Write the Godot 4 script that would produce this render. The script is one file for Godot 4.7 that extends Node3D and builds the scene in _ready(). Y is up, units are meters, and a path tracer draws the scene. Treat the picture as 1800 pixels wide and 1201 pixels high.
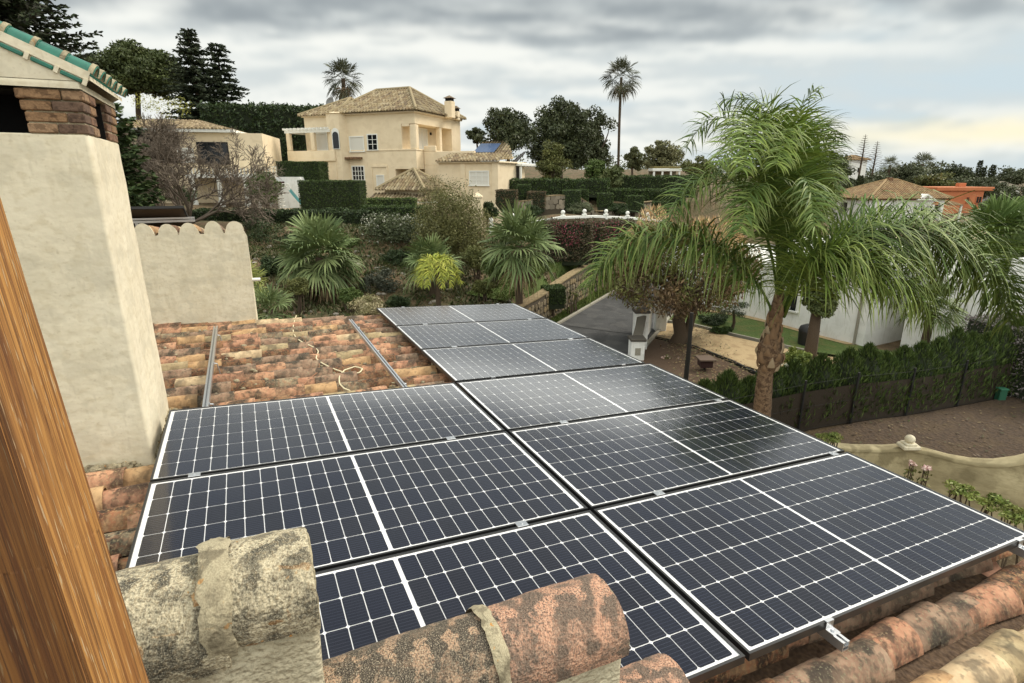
extends Node3D
# World: metres, y up. The camera stands on a roof terrace 7 m above the road; the tiled roof, its panels and the
# parapet are laid out in the roof's own axes U (down the slope), V (level, along the ridge) and N (up).

const FL := 981.755
const CAM := Vector3(0, 7, 0)
const PITCH := 0.2867529
var rc := cos(PITCH)
var rs := sin(PITCH)
var U := Vector3(0.9011, -0.0630, -0.4291).normalized()
var V := Vector3(0.4298, 0.0, 0.9029).normalized()
var N := Vector3.UP
var UH := Vector3(0.9029, 0, -0.4298)
var O := Vector3(-0.497, 5.310, -4.491)
var rng := RandomNumberGenerator.new()
var used := {}
var mats := {}

# ---------------------------------------------------------------- measuring helpers
func ray(px: float, py: float) -> Vector3:
	var x := (px - 900.0) / FL
	var y := (py - 600.5) / FL
	return Vector3(x, -rc * y - rs, rs * y - rc)

func at(px: float, py: float, d: float) -> Vector3:      # the point d metres ahead in that direction
	var r := ray(px, py)
	return CAM + r * (d / -r.z)

func on_y(px: float, py: float, y: float) -> Vector3:
	var r := ray(px, py)
	return CAM + r * ((y - CAM.y) / r.y)

func on_plane(px: float, py: float, o: Vector3, n: Vector3) -> Vector3:
	var r := ray(px, py)
	return CAM + r * ((o - CAM).dot(n) / r.dot(n))

func roof(u: float, v: float, h: float) -> Vector3:
	return O + U * u + V * v + N * h

func rf(a: float, b: float) -> float:
	return rng.randf_range(a, b)

# ---------------------------------------------------------------- naming
func numbered(n: String) -> String:
	if not used.has(n):
		used[n] = 0
		return n
	used[n] += 1
	return "%s_%03d" % [n, used[n]]

func thing(called: String, label: String, category: String, where := Vector3.ZERO, basis_ := Basis.IDENTITY, group := "") -> Node3D:
	var o := Node3D.new()
	o.name = numbered(called)
	add_child(o)
	o.transform = Transform3D(basis_, where)
	o.set_meta("label", label)
	o.set_meta("category", category)
	if group:
		o.set_meta("group", group)
	return o

func put(called: String, mesh: Mesh, parent: Node, xf := Transform3D.IDENTITY, kind := "") -> MeshInstance3D:
	var o := MeshInstance3D.new()
	o.name = numbered(called) if parent == self else called
	o.mesh = mesh
	parent.add_child(o, true)
	o.transform = xf
	if kind:
		o.set_meta("kind", kind)
	return o

func single(called: String, mesh: Mesh, label: String, category: String, group := "", kind := "") -> MeshInstance3D:
	var o := put(called, mesh, self)
	o.set_meta("label", label)
	o.set_meta("category", category)
	if group:
		o.set_meta("group", group)
	if kind:
		o.set_meta("kind", kind)
	return o

func relabel(o: Node, label: String) -> void:
	o.set_meta("label", label)

# ---------------------------------------------------------------- mesh builder
class MB:
	var v := PackedVector3Array()
	var c := PackedColorArray()
	var uv := PackedVector2Array()
	var ix := PackedInt32Array()
	var col := Color.WHITE
	var xf := Transform3D.IDENTITY

	func p(a: Vector3, t := Vector2.ZERO) -> int:
		v.append(xf * a)
		c.append(col)
		uv.append(t)
		return v.size() - 1

	func tri(a: Vector3, b: Vector3, d: Vector3) -> void:
		var i := p(a)
		p(b, Vector2(1, 0))
		p(d, Vector2(1, 1))
		ix.append_array([i, i + 1, i + 2])

	func quad(a: Vector3, b: Vector3, d: Vector3, e: Vector3) -> void:
		var i := p(a, Vector2(0, 0))
		p(b, Vector2(1, 0))
		p(d, Vector2(1, 1))
		p(e, Vector2(0, 1))
		ix.append_array([i, i + 1, i + 2, i, i + 2, i + 3])

	func poly(pts: Array) -> void:   # a convex fan
		var i := v.size()
		for q in pts:
			p(q)
		for k in range(1, pts.size() - 1):
			ix.append_array([i, i + k, i + k + 1])

	func box(a: Vector3, b: Vector3) -> void:   # between two corners
		var lo := a.min(b)
		var hi := a.max(b)
		var q := [Vector3(lo.x, lo.y, lo.z), Vector3(hi.x, lo.y, lo.z), Vector3(hi.x, lo.y, hi.z), Vector3(lo.x, lo.y, hi.z), Vector3(lo.x, hi.y, lo.z), Vector3(hi.x, hi.y, lo.z), Vector3(hi.x, hi.y, hi.z), Vector3(lo.x, hi.y, hi.z)]
		for f in [[0, 1, 2, 3], [4, 7, 6, 5], [0, 4, 5, 1], [1, 5, 6, 2], [2, 6, 7, 3], [3, 7, 4, 0]]:
			quad(q[f[0]], q[f[1]], q[f[2]], q[f[3]])

	func cbox(a: Vector3, b: Vector3, e: float) -> void:   # a box with chamfered edges
		var lo := a.min(b)
		var hi := a.max(b)
		var m := (lo + hi) / 2
		var h := (hi - lo) / 2
		for ax in 3:
			for s in [-1.0, 1.0]:
				var q := []
				for k in [[-1, -1], [1, -1], [1, 1], [-1, 1]]:
					var w := Vector3.ZERO
					w[ax] = s * h[ax]
					w[(ax + 1) % 3] = k[0] * (h[(ax + 1) % 3] - e)
					w[(ax + 2) % 3] = k[1] * (h[(ax + 2) % 3] - e) * s
					q.append(m + w)
				quad(q[3], q[2], q[1], q[0])
		for ax in 3:
			var b1 := (ax + 1) % 3
			var b2 := (ax + 2) % 3
			for s in [-1.0, 1.0]:
				for t in [-1.0, 1.0]:
					var q := []
					for k in [[0, -1], [0, 1], [1, 1], [1, -1]]:
						var w := Vector3.ZERO
						w[ax] = k[1] * (h[ax] - e)
						w[b1] = s * (h[b1] - (e if k[0] == 0 else 0.0))
						w[b2] = t * (h[b2] - (0.0 if k[0] == 0 else e))
						q.append(m + w)
					if s * t > 0:
						quad(q[3], q[2], q[1], q[0])
					else:
						quad(q[0], q[1], q[2], q[3])
		for s in [-1.0, 1.0]:
			for t in [-1.0, 1.0]:
				for w in [-1.0, 1.0]:
					var k := Vector3(s, t, w)
					var a1 := m + k * (h - Vector3(0, e, e))
					var a2 := m + k * (h - Vector3(e, 0, e))
					var a3 := m + k * (h - Vector3(e, e, 0))
					if s * t * w > 0:
						tri(a3, a2, a1)
					else:
						tri(a1, a2, a3)

	func grid(rows: Array, us := 1.0, vs := 1.0, flip := false) -> void:   # rows of points, shared vertices
		var i0 := v.size()
		var w: int = rows[0].size()
		for r in rows.size():
			for k in w:
				p(rows[r][k], Vector2(us * k / maxf(1, w - 1), vs * r / maxf(1, rows.size() - 1)))
		for r in rows.size() - 1:
			for k in w - 1:
				var a := i0 + r * w + k
				if flip:
					ix.append_array([a, a + w, a + 1, a + 1, a + w, a + w + 1])
				else:
					ix.append_array([a, a + 1, a + w, a + 1, a + w + 1, a + w])

	func tube(pts: Array, radii: Array, sides := 6, cap := true, us := 1.0, vs := 1.0) -> void:
		var rows := []
		var up := Vector3.UP
		var last_x := Vector3.ZERO
		for i in pts.size():
			var d: Vector3 = (pts[mini(i + 1, pts.size() - 1)] - pts[maxi(i - 1, 0)]).normalized()
			var x: Vector3 = d.cross(up if absf(d.y) < 0.95 else Vector3.RIGHT).normalized() if last_x == Vector3.ZERO else (last_x - d * last_x.dot(d)).normalized()
			last_x = x
			var y := d.cross(x)
			var row := []
			for k in sides + 1:
				var t := TAU * k / sides
				row.append(pts[i] + (x * cos(t) + y * sin(t)) * float(radii[i]))
			rows.append(row)
		grid(rows, us, vs, true)
		if cap:
			for e in [0, pts.size() - 1]:
				var f := []
				for k in sides:
					f.append(rows[e][k])
				if e:
					f.reverse()
				poly(f)

	func sphere(m: Vector3, r: Vector3, n := 8) -> void:
		var rows := []
		for i in n + 1:
			var t := PI * i / n
			var row := []
			for k in n * 2 + 1:
				var f := TAU * k / (n * 2)
				row.append(m + Vector3(sin(t) * cos(f), cos(t), sin(t) * sin(f)) * r)
			rows.append(row)
		grid(rows, 1, 1, true)

	func lathe(m: Vector3, prof: Array, n := 12) -> void:   # prof: [radius, height] from the bottom up
		var rows := []
		for q in prof:
			var row := []
			for k in n + 1:
				var f := TAU * k / n
				row.append(m + Vector3(cos(f) * q[0], q[1], sin(f) * q[0]))
			rows.append(row)
		grid(rows)

	func leaf(m: Vector3, along: Vector3, side: Vector3) -> void:
		var i := v.size()
		v.append(m - along)
		v.append(m + side)
		v.append(m + along)
		v.append(m - side)
		for k in 4:
			c.append(col)
		ix.append_array([i, i + 1, i + 2, i, i + 2, i + 3])

	func mesh(material: Material, smooth := false) -> ArrayMesh:
		var a := []
		a.resize(Mesh.ARRAY_MAX)
		a[Mesh.ARRAY_VERTEX] = v
		a[Mesh.ARRAY_COLOR] = c
		if uv.size() == v.size():
			a[Mesh.ARRAY_TEX_UV] = uv
		a[Mesh.ARRAY_INDEX] = ix
		if smooth:
			var n := PackedVector3Array()
			n.resize(v.size())
			for k in range(0, ix.size(), 3):
				var f := (v[ix[k + 2]] - v[ix[k]]).cross(v[ix[k + 1]] - v[ix[k]])
				n[ix[k]] += f
				n[ix[k + 1]] += f
				n[ix[k + 2]] += f
			for k in n.size():
				n[k] = n[k].normalized() if n[k].length_squared() > 1e-20 else Vector3.UP
			a[Mesh.ARRAY_NORMAL] = n
		var m := ArrayMesh.new()
		m.add_surface_from_arrays(Mesh.PRIMITIVE_TRIANGLES, a)
		m.surface_set_material(0, material)
		return m

# ---------------------------------------------------------------- materials
func noise(s: int, freq: float, oct := 4, size := 512) -> PackedByteArray:
	var f := FastNoiseLite.new()
	f.seed = s
	f.frequency = freq
	f.fractal_octaves = oct
	var im := f.get_seamless_image(size, size, false, false, 0.15, true)
	im.convert(Image.FORMAT_L8)
	return im.get_data()

func cells(s: int, freq: float, size := 512) -> PackedByteArray:
	var f := FastNoiseLite.new()
	f.seed = s
	f.noise_type = FastNoiseLite.TYPE_CELLULAR
	f.frequency = freq
	f.fractal_type = FastNoiseLite.FRACTAL_NONE
	f.cellular_return_type = FastNoiseLite.RETURN_CELL_VALUE
	var im := f.get_seamless_image(size, size, false, false, 0.1, true)
	im.convert(Image.FORMAT_L8)
	return im.get_data()

# base: noise between two colours; layers: [noise, threshold, softness, colour, strength]
func paint(base: PackedByteArray, a: Color, b: Color, layers: Array, size := 512) -> ImageTexture:
	var out := PackedByteArray()
	out.resize(size * size * 3)
	var R := PackedFloat32Array()
	var luts := []
	for l in layers:
		var lut := PackedFloat32Array()
		for k in 256:
			lut.append(smoothstep(l[1] - l[2], l[1] + l[2], k / 255.0) * l[4])
		luts.append(lut)
	for i in size * size:
		var q := a.lerp(b, base[i] / 255.0)
		for k in layers.size():
			var w: float = luts[k][layers[k][0][i]]
			if w > 0.0:
				q = q.lerp(layers[k][3], w)
		out[i * 3] = int(clampf(q.r, 0, 1) * 255)
		out[i * 3 + 1] = int(clampf(q.g, 0, 1) * 255)
		out[i * 3 + 2] = int(clampf(q.b, 0, 1) * 255)
	return ImageTexture.create_from_image(Image.create_from_data(size, size, false, Image.FORMAT_RGB8, out))

func along(s: int, freq: float, rows: int) -> PackedByteArray:      # noise drawn out along the grain
	var f := FastNoiseLite.new()
	f.seed = s
	f.frequency = freq
	f.fractal_octaves = 4
	var im := f.get_seamless_image(512, rows, false, false, 0.2, true)
	im.resize(512, 512, Image.INTERPOLATE_CUBIC)
	im.convert(Image.FORMAT_L8)
	return im.get_data()

func knots(t: ImageTexture) -> ImageTexture:
	var im := t.get_image()
	for q in [[150, 120, 26, 34], [365, 330, 20, 30], [300, 60, 12, 18]]:
		for y in range(q[1] - q[3] * 3, q[1] + q[3] * 3):
			for x in range(q[0] - q[2] * 2, q[0] + q[2] * 2):
				var d := sqrt(pow((x - q[0]) / float(q[2]), 2) + pow((y - q[1]) / float(q[3]), 2) * (0.35 if absf(y - q[1]) > q[3] * 0.4 else 1.0))
				if d < 1.6:
					var px := posmod(x, 512)
					var py := posmod(y, 512)
					var w := (0.5 + 0.5 * sin(d * 16.0)) * smoothstep(1.6, 0.5, d) * 0.5 + smoothstep(0.45, 0.25, d) * 0.6
					im.set_pixel(px, py, im.get_pixel(px, py).lerp(Color(0.30, 0.17, 0.07), clampf(w, 0, 0.85)))
	return ImageTexture.create_from_image(im)

func bumps(data: PackedByteArray, strength: float, size := 512) -> ImageTexture:
	var im := Image.create_from_data(size, size, false, Image.FORMAT_L8, data)
	im.bump_map_to_normal_map(strength)
	return ImageTexture.create_from_image(im)

func mat(col: Color, rough := 0.9, tex: Texture2D = null, scale := 1.0, normal: Texture2D = null, nscale := 1.0, metal := 0.0) -> StandardMaterial3D:
	var m := StandardMaterial3D.new()
	m.albedo_color = col
	m.roughness = rough
	m.metallic = metal
	if tex:
		m.albedo_texture = tex
	if normal:
		m.normal_enabled = true
		m.normal_texture = normal
		m.normal_scale = nscale
	if (tex or normal) and scale > 0:
		m.uv1_triplanar = true
		m.uv1_world_triplanar = true
		m.uv1_scale = Vector3.ONE * scale
	return m

func lin(r: float, g: float, b: float) -> Color:      # a real-world base colour
	return Color(r, g, b).linear_to_srgb()

func leafy(rough := 0.55, back := 0.25) -> StandardMaterial3D:
	var m := StandardMaterial3D.new()
	m.vertex_color_use_as_albedo = true
	m.roughness = rough
	m.metallic_specular = 0.35
	m.backlight_enabled = true
	m.backlight = Color(back, back, back * 0.6)
	return m

func vmat(rough := 0.85, normal: Texture2D = null, scale := 1.0) -> StandardMaterial3D:
	var m := mat(Color.WHITE, rough, null, scale, normal)
	m.vertex_color_use_as_albedo = true
	return m

func make_materials() -> void:
	var n1 := noise(1, 0.008, 5)
	var n2 := noise(2, 0.02, 5)
	var n3 := noise(3, 0.05, 4)
	var n4 := noise(4, 0.012, 5)
	var n5 := noise(5, 0.13, 2)
	var fine := noise(6, 0.25, 2)
	var rough := bumps(n3, 3.0)
	var grain := bumps(fine, 2.0)
	mats.rough = rough
	mats.grain = grain
	# clay: red, buff and lichened
	var lichen := Color(0.12, 0.11, 0.09)
	var crust := Color(0.70, 0.66, 0.52)
	var red := paint(n2, Color(0.62, 0.44, 0.35), Color(0.81, 0.66, 0.55), [[n4, 0.61, 0.10, lichen, 0.72], [n3, 0.64, 0.06, Color(0.34, 0.28, 0.23), 0.6], [n5, 0.72, 0.05, crust, 0.6]])
	var buff := paint(n2, Color(0.66, 0.55, 0.42), Color(0.85, 0.77, 0.62), [[n4, 0.66, 0.10, Color(0.28, 0.25, 0.20), 0.6], [n3, 0.68, 0.06, Color(0.44, 0.39, 0.31), 0.5], [n1, 0.86, 0.03, Color(0.72, 0.50, 0.20), 0.6]])
	var grey := paint(n2, Color(0.44, 0.40, 0.34), Color(0.66, 0.61, 0.51), [[n4, 0.48, 0.10, Color(0.16, 0.145, 0.12), 0.85], [n3, 0.60, 0.06, Color(0.60, 0.42, 0.32), 0.55], [n5, 0.70, 0.05, crust, 0.7]])
	mats.tiles = []
	for k in [[red, 0.95, 0.9, 0.86], [red, 1.0, 0.97, 0.92], [red, 0.80, 0.84, 0.84], [buff, 1, 1, 1], [buff, 0.94, 0.87, 0.80], [grey, 1, 0.98, 0.95], [grey, 1, 0.86, 0.76], [buff, 0.86, 0.87, 0.84]]:
		mats.tiles.append(mat(Color(k[1], k[2], k[3]), 0.92, k[0], 0.9, rough, 0.9))
	var l1 := noise(61, 0.011, 6)
	var l2 := noise(62, 0.06, 5)
	var l3 := noise(63, 0.2, 3)
	var l4 := noise(64, 0.11, 4)
	var lump := bumps(l2, 5.0)
	mats.coping_a = mat(Color(1, 1, 1), 0.95, paint(l2, Color(0.64, 0.59, 0.48), Color(0.89, 0.85, 0.73), [[l1, 0.52, 0.07, Color(0.17, 0.16, 0.135), 0.85], [l2, 0.60, 0.05, Color(0.46, 0.40, 0.30), 0.7], [l4, 0.60, 0.05, Color(0.28, 0.255, 0.21), 0.5], [l3, 0.62, 0.05, Color(0.88, 0.85, 0.74), 0.6], [n4, 0.89, 0.02, Color(0.74, 0.47, 0.14), 0.85]]), 2.6, lump, 1.8)
	mats.coping_b = mat(Color(1, 1, 1), 0.95, paint(l2, Color(0.56, 0.42, 0.33), Color(0.82, 0.69, 0.56), [[l1, 0.42, 0.06, Color(0.17, 0.155, 0.14), 0.9], [l3, 0.58, 0.05, Color(0.50, 0.45, 0.37), 0.7], [l4, 0.57, 0.05, Color(0.22, 0.20, 0.17), 0.7], [l3, 0.66, 0.04, Color(0.84, 0.79, 0.68), 0.7]]), 2.6, lump, 1.8)
	mats.clean_red = mat(Color(1, 1, 1), 0.95, paint(l2, Color(0.66, 0.46, 0.36), Color(0.83, 0.67, 0.56), [[l1, 0.50, 0.10, Color(0.30, 0.27, 0.24), 0.75], [l4, 0.60, 0.06, Color(0.20, 0.185, 0.17), 0.7], [l3, 0.66, 0.04, Color(0.80, 0.74, 0.64), 0.5]]), 2.4, lump, 1.6)
	mats.mortar = mat(Color(1, 1, 1), 0.98, paint(l3, Color(0.46, 0.42, 0.33), Color(0.82, 0.78, 0.66), [[l1, 0.58, 0.08, Color(0.30, 0.27, 0.21), 0.6], [n4, 0.88, 0.02, Color(0.74, 0.46, 0.12), 0.8]]), 2.5, rough, 1.8)
	# plasters
	var pl := paint(n1, Color(0.86, 0.82, 0.715), Color(0.905, 0.87, 0.775), [[along(15, 0.03, 90), 0.64, 0.14, Color(0.77, 0.73, 0.62), 0.28], [along(16, 0.08, 110), 0.80, 0.06, Color(0.64, 0.60, 0.51), 0.22], [n3, 0.66, 0.10, Color(0.79, 0.74, 0.62), 0.5], [n5, 0.82, 0.03, Color(0.66, 0.60, 0.49), 0.35], [n4, 0.66, 0.07, Color(0.77, 0.74, 0.65), 0.5]])
	mats.plaster = mat(Color(1, 1, 1), 0.95, pl, 0.5, bumps(noise(9, 0.03, 5), 4.0), 0.38)
	mats.plaster_grey = mat(Color(1, 1, 1), 0.95, paint(n3, Color(0.70, 0.67, 0.57), Color(0.83, 0.79, 0.68), [[n1, 0.6, 0.1, Color(0.64, 0.60, 0.50), 0.6], [n5, 0.74, 0.05, Color(0.52, 0.49, 0.42), 0.5]]), 1.6, lump, 1.6)
	mats.far_plaster = mat(Color(1.0, 0.965, 0.925), 0.95, paint(n1, Color(0.86, 0.82, 0.72), Color(0.905, 0.87, 0.78), [[n4, 0.66, 0.1, Color(0.78, 0.73, 0.62), 0.3]]), 0.2)
	mats.white = mat(Color(1, 1, 1), 0.9, paint(n1, Color(0.89, 0.89, 0.87), Color(0.93, 0.93, 0.915), [[n4, 0.66, 0.1, Color(0.78, 0.78, 0.75), 0.3], [along(17, 0.05, 90), 0.72, 0.06, Color(0.72, 0.71, 0.66), 0.3]]), 0.25)
	mats.white_paint = mat(Color(0.88, 0.88, 0.85), 0.7)
	mats.orange = mat(Color(1, 1, 1), 0.9, paint(n1, Color(0.68, 0.40, 0.26), Color(0.76, 0.48, 0.32), []), 0.1)
	mats.dark = mat(Color(0.09, 0.085, 0.08), 0.7)
	mats.sooty_shade = mat(Color(0.03, 0.028, 0.025), 1.0)  # near black: soot plus the shade inside a chimney, painted as one colour
	mats.lot_wall = mat(Color(1, 1, 1), 0.95, paint(n1, Color(0.60, 0.55, 0.42), Color(0.76, 0.71, 0.57), [[n4, 0.56, 0.14, Color(0.46, 0.42, 0.31), 0.6]]), 0.35, rough, 0.7)
	mats.bricks = []
	for k in [Color(0.58, 0.44, 0.34), Color(0.70, 0.57, 0.44), Color(0.50, 0.40, 0.33), Color(0.66, 0.52, 0.38)]:
		mats.bricks.append(mat(k, 0.95, paint(n3, Color(0.72, 0.72, 0.72), Color(1, 1, 1), [[n4, 0.64, 0.08, Color(0.4, 0.37, 0.35), 0.6]], 512), 3.0, rough, 1.0))
	mats.glazed = mat(Color(1, 1, 1), 0.28, paint(n1, Color(0.05, 0.33, 0.27), Color(0.13, 0.47, 0.39), [[n3, 0.66, 0.06, Color(0.25, 0.45, 0.37), 0.5]]), 3.0)
	# wood
	var w1 := along(11, 0.022, 40)
	var w2 := along(12, 0.09, 48)
	var w3 := along(13, 0.055, 300)
	var w4 := along(14, 0.010, 60)
	var wt := knots(paint(w1, Color(0.46, 0.30, 0.14), Color(0.78, 0.58, 0.31), [[w4, 0.58, 0.12, Color(0.44, 0.27, 0.12), 0.6], [w2, 0.60, 0.07, Color(0.34, 0.22, 0.10), 0.6], [w3, 0.75, 0.03, Color(0.74, 0.69, 0.60), 0.6]]))
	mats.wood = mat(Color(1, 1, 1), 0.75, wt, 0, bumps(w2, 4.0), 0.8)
	mats.wood_shaded = mat(Color(0.72, 0.66, 0.58), 0.75, wt, 0, bumps(w2, 4.0), 0.8)  # same wood tinted darker, shade painted in for the unlit faces
	# solar
	var cell := Image.create_empty(64, 128, false, Image.FORMAT_RGB8)
	cell.fill(Color(0.075, 0.083, 0.135))
	for k in 10:
		cell.fill_rect(Rect2i(0, 5 + int(k * 12.8), 64, 1), Color(0.27, 0.28, 0.33))
	var ct := ImageTexture.create_from_image(cell)
	mats.cells = []
	for k in [Color(1, 1, 1), Color(0.92, 0.95, 1.0), Color(1.0, 0.97, 0.93), Color(0.95, 0.95, 0.94), Color(0.97, 0.99, 1.0)]:
		mats.cells.append(mat(k, 0.22, ct, 0))
		mats.cells[-1].metallic_specular = 0.28
	mats.backsheet = mat(Color(0.93, 0.93, 0.93), 0.22)
	mats.frame = mat(Color(0.30, 0.30, 0.30), 0.38, null, 1, null, 1, 0.8)
	mats.alu = mat(Color(0.80, 0.81, 0.82), 0.33, null, 1, null, 1, 0.9)
	var g := StandardMaterial3D.new()
	g.transparency = BaseMaterial3D.TRANSPARENCY_ALPHA
	g.albedo_color = Color(1, 1, 1, 0.0)
	g.roughness = 0.10
	g.metallic_specular = 0.5
	mats.glass = g
	var wg := StandardMaterial3D.new()
	wg.albedo_color = Color(0.10, 0.11, 0.12)
	wg.roughness = 0.10
	mats.window = wg
	mats.blind = mat(Color(0.82, 0.81, 0.77), 0.6)
	# ground
	mats.earth = mat(Color(1, 1, 1), 0.98, paint(n2, Color(0.30, 0.25, 0.17), Color(0.45, 0.37, 0.27), [[n1, 0.55, 0.12, Color(0.24, 0.25, 0.13), 0.7], [n5, 0.74, 0.05, Color(0.54, 0.48, 0.38), 0.5]]), 0.14, rough, 1.5)
	mats.soil = mat(Color(1, 1, 1), 0.98, paint(n3, Color(0.20, 0.155, 0.11), Color(0.32, 0.25, 0.18), [[n1, 0.55, 0.15, Color(0.30, 0.24, 0.16), 0.6]]), 0.3, rough, 2.0)
	mats.mulch = mat(Color(1, 1, 1), 0.98, paint(n5, Color(0.22, 0.16, 0.11), Color(0.40, 0.32, 0.24), []), 0.5, rough, 2.0)
	mats.grass = mat(Color(1, 1, 1), 0.95, paint(n3, Color(0.24, 0.31, 0.12), Color(0.36, 0.43, 0.19), [[n1, 0.58, 0.12, Color(0.40, 0.39, 0.20), 0.6]]), 0.3, rough, 2.0)
	mats.asphalt = mat(Color(1, 1, 1), 0.85, paint(n5, Color(0.20, 0.20, 0.20), Color(0.27, 0.27, 0.265), [[n1, 0.56, 0.12, Color(0.18, 0.18, 0.178), 0.8], [n4, 0.66, 0.06, Color(0.30, 0.295, 0.285), 0.6]]), 0.16, grain, 0.8)
	mats.drive = mat(Color(1, 1, 1), 0.95, paint(n5, Color(0.60, 0.51, 0.37), Color(0.74, 0.66, 0.51), [[n1, 0.6, 0.12, Color(0.56, 0.47, 0.34), 0.6]]), 0.3, grain, 0.8)
	mats.kerb = mat(Color(0.66, 0.64, 0.58), 0.95, paint(n3, Color(0.75, 0.75, 0.75), Color(1, 1, 1), []), 0.8)
	mats.stones = []
	for k in [Color(0.52, 0.46, 0.36), Color(0.60, 0.54, 0.44), Color(0.47, 0.43, 0.35), Color(0.64, 0.56, 0.42)]:
		mats.stones.append(mat(k, 0.95, paint(n3, Color(0.68, 0.68, 0.66), Color(1, 1, 1), [[n1, 0.6, 0.1, Color(0.55, 0.56, 0.5), 0.5]]), 0.9, rough, 1.2))
	mats.water = mat(lin(0.05, 0.22, 0.27), 0.05)
	mats.slide = mat(Color(0.42, 0.72, 0.74), 0.4)
	mats.bark = mat(Color(1, 1, 1), 0.95, paint(n3, Color(0.22, 0.18, 0.14), Color(0.40, 0.34, 0.27), []), 1.2, rough, 1.5)
	mats.leaf = leafy()
	mats.leaf_matt = leafy(0.75, 0.12)
	mats.clay = vmat(0.92, rough, 1.0)
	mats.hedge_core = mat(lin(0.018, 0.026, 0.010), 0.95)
	mats.iron = mat(Color(0.10, 0.10, 0.10), 0.6)
	mats.screen = mat(Color(0.20, 0.165, 0.12), 0.95, null, 1, rough, 1.0)

# ---------------------------------------------------------------- sky
func sky_picture() -> ImageTexture:
	var w := 1024
	var h := 512
	var a := FastNoiseLite.new()
	a.seed = 21
	a.frequency = 1.0
	a.fractal_octaves = 6
	a.fractal_gain = 0.55
	var b := FastNoiseLite.new()
	b.seed = 33
	b.frequency = 0.6
	b.fractal_octaves = 4
	var im := Image.create_empty(w, h, false, Image.FORMAT_RGBF)
	var grey := Color(0.335, 0.362, 0.362)
	var white := Color(0.475, 0.482, 0.455)
	var dark := Color(0.158, 0.178, 0.190)
	var blue := Color(0.21, 0.272, 0.308)
	var warm := Color(0.53, 0.485, 0.345)
	for j in h:
		var el := PI * (0.5 - (j + 0.5) / h)
		var ce := cos(el)
		for i in w:
			var az := wrapf(TAU * (i + 0.5) / w, -PI, PI)      # 0 straight ahead of the camera, to the right positive
			if el < -0.05:
				im.set_pixel(i, j, Color(0.30, 0.29, 0.25))
				continue
			# the layer of cloud, seen from below: flattened towards the horizon
			var d := Vector3(sin(az) * ce, sin(el), -cos(az) * ce)
			var k := 1.0 / (maxf(d.y, 0.0) + 0.13)
			var q := Vector3(d.x * k, 0.0, d.z * k)
			var n := a.get_noise_3d(q.x * 0.55 + 3.0, 0.7, q.z * 1.7) * 0.5 + 0.5
			var n2 := b.get_noise_3d(q.x * 0.8 + 9.0, 2.0, q.z * 1.4) * 0.5 + 0.5
			var n3 := a.get_noise_3d(q.x * 2.2, 5.0, q.z * 4.4) * 0.5 + 0.5
			var c := grey.lerp(white, smoothstep(0.34, 0.60, n * 0.6 + n3 * 0.4))
			c = c.lerp(blue, 0.70 * smoothstep(0.55, 0.72, n2) * (1.0 - smoothstep(0.5, 0.66, n)))
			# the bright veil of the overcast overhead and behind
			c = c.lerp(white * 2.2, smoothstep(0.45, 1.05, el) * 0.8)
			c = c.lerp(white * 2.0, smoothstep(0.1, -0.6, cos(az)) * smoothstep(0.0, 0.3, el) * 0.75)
			# a dark mass of cloud ahead, with a torn lower edge and a rift in it
			var ahead := smoothstep(-0.15, 0.45, cos(az))
			var edge := 0.205 + 0.05 * (n3 - 0.5) + 0.11 * (n - 0.5)
			var deck := smoothstep(edge - 0.02, edge + 0.05, el)
			deck *= smoothstep(1.15, 0.80, el + 0.15 * (n - 0.5)) * ahead
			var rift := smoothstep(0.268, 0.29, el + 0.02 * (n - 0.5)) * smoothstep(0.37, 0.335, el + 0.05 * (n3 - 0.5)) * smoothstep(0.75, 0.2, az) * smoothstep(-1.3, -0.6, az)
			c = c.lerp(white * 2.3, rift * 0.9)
			c = c.lerp(dark.lerp(grey, smoothstep(0.3, 0.75, n3 * 0.6 + n * 0.4) * 0.7), deck * 0.92 * (1.0 - rift))
			# a gap low in the west where the sun lights the cloud from behind
			var g := exp(-pow((az - 0.74) / 0.30, 2.0)) * exp(-pow((el - 0.056 - 0.02 * (n3 - 0.5)) / 0.017, 2.0))
			var g2 := exp(-pow((az - 0.78) / 0.38, 2.0)) * exp(-pow((el - 0.125) / 0.045, 2.0))
			c = c.lerp(blue, clampf(g2 * (1.3 - n), 0, 0.8))
			c = c.lerp(blue, exp(-pow((az - 0.74) / 0.3, 2.0)) * exp(-pow((el - 0.012) / 0.016, 2.0)) * 0.6)
			c = c.lerp(warm, clampf(g * 0.9, 0, 1))
			im.set_pixel(i, j, Color(c.r, c.g, c.b))
	return ImageTexture.create_from_image(im)

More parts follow.
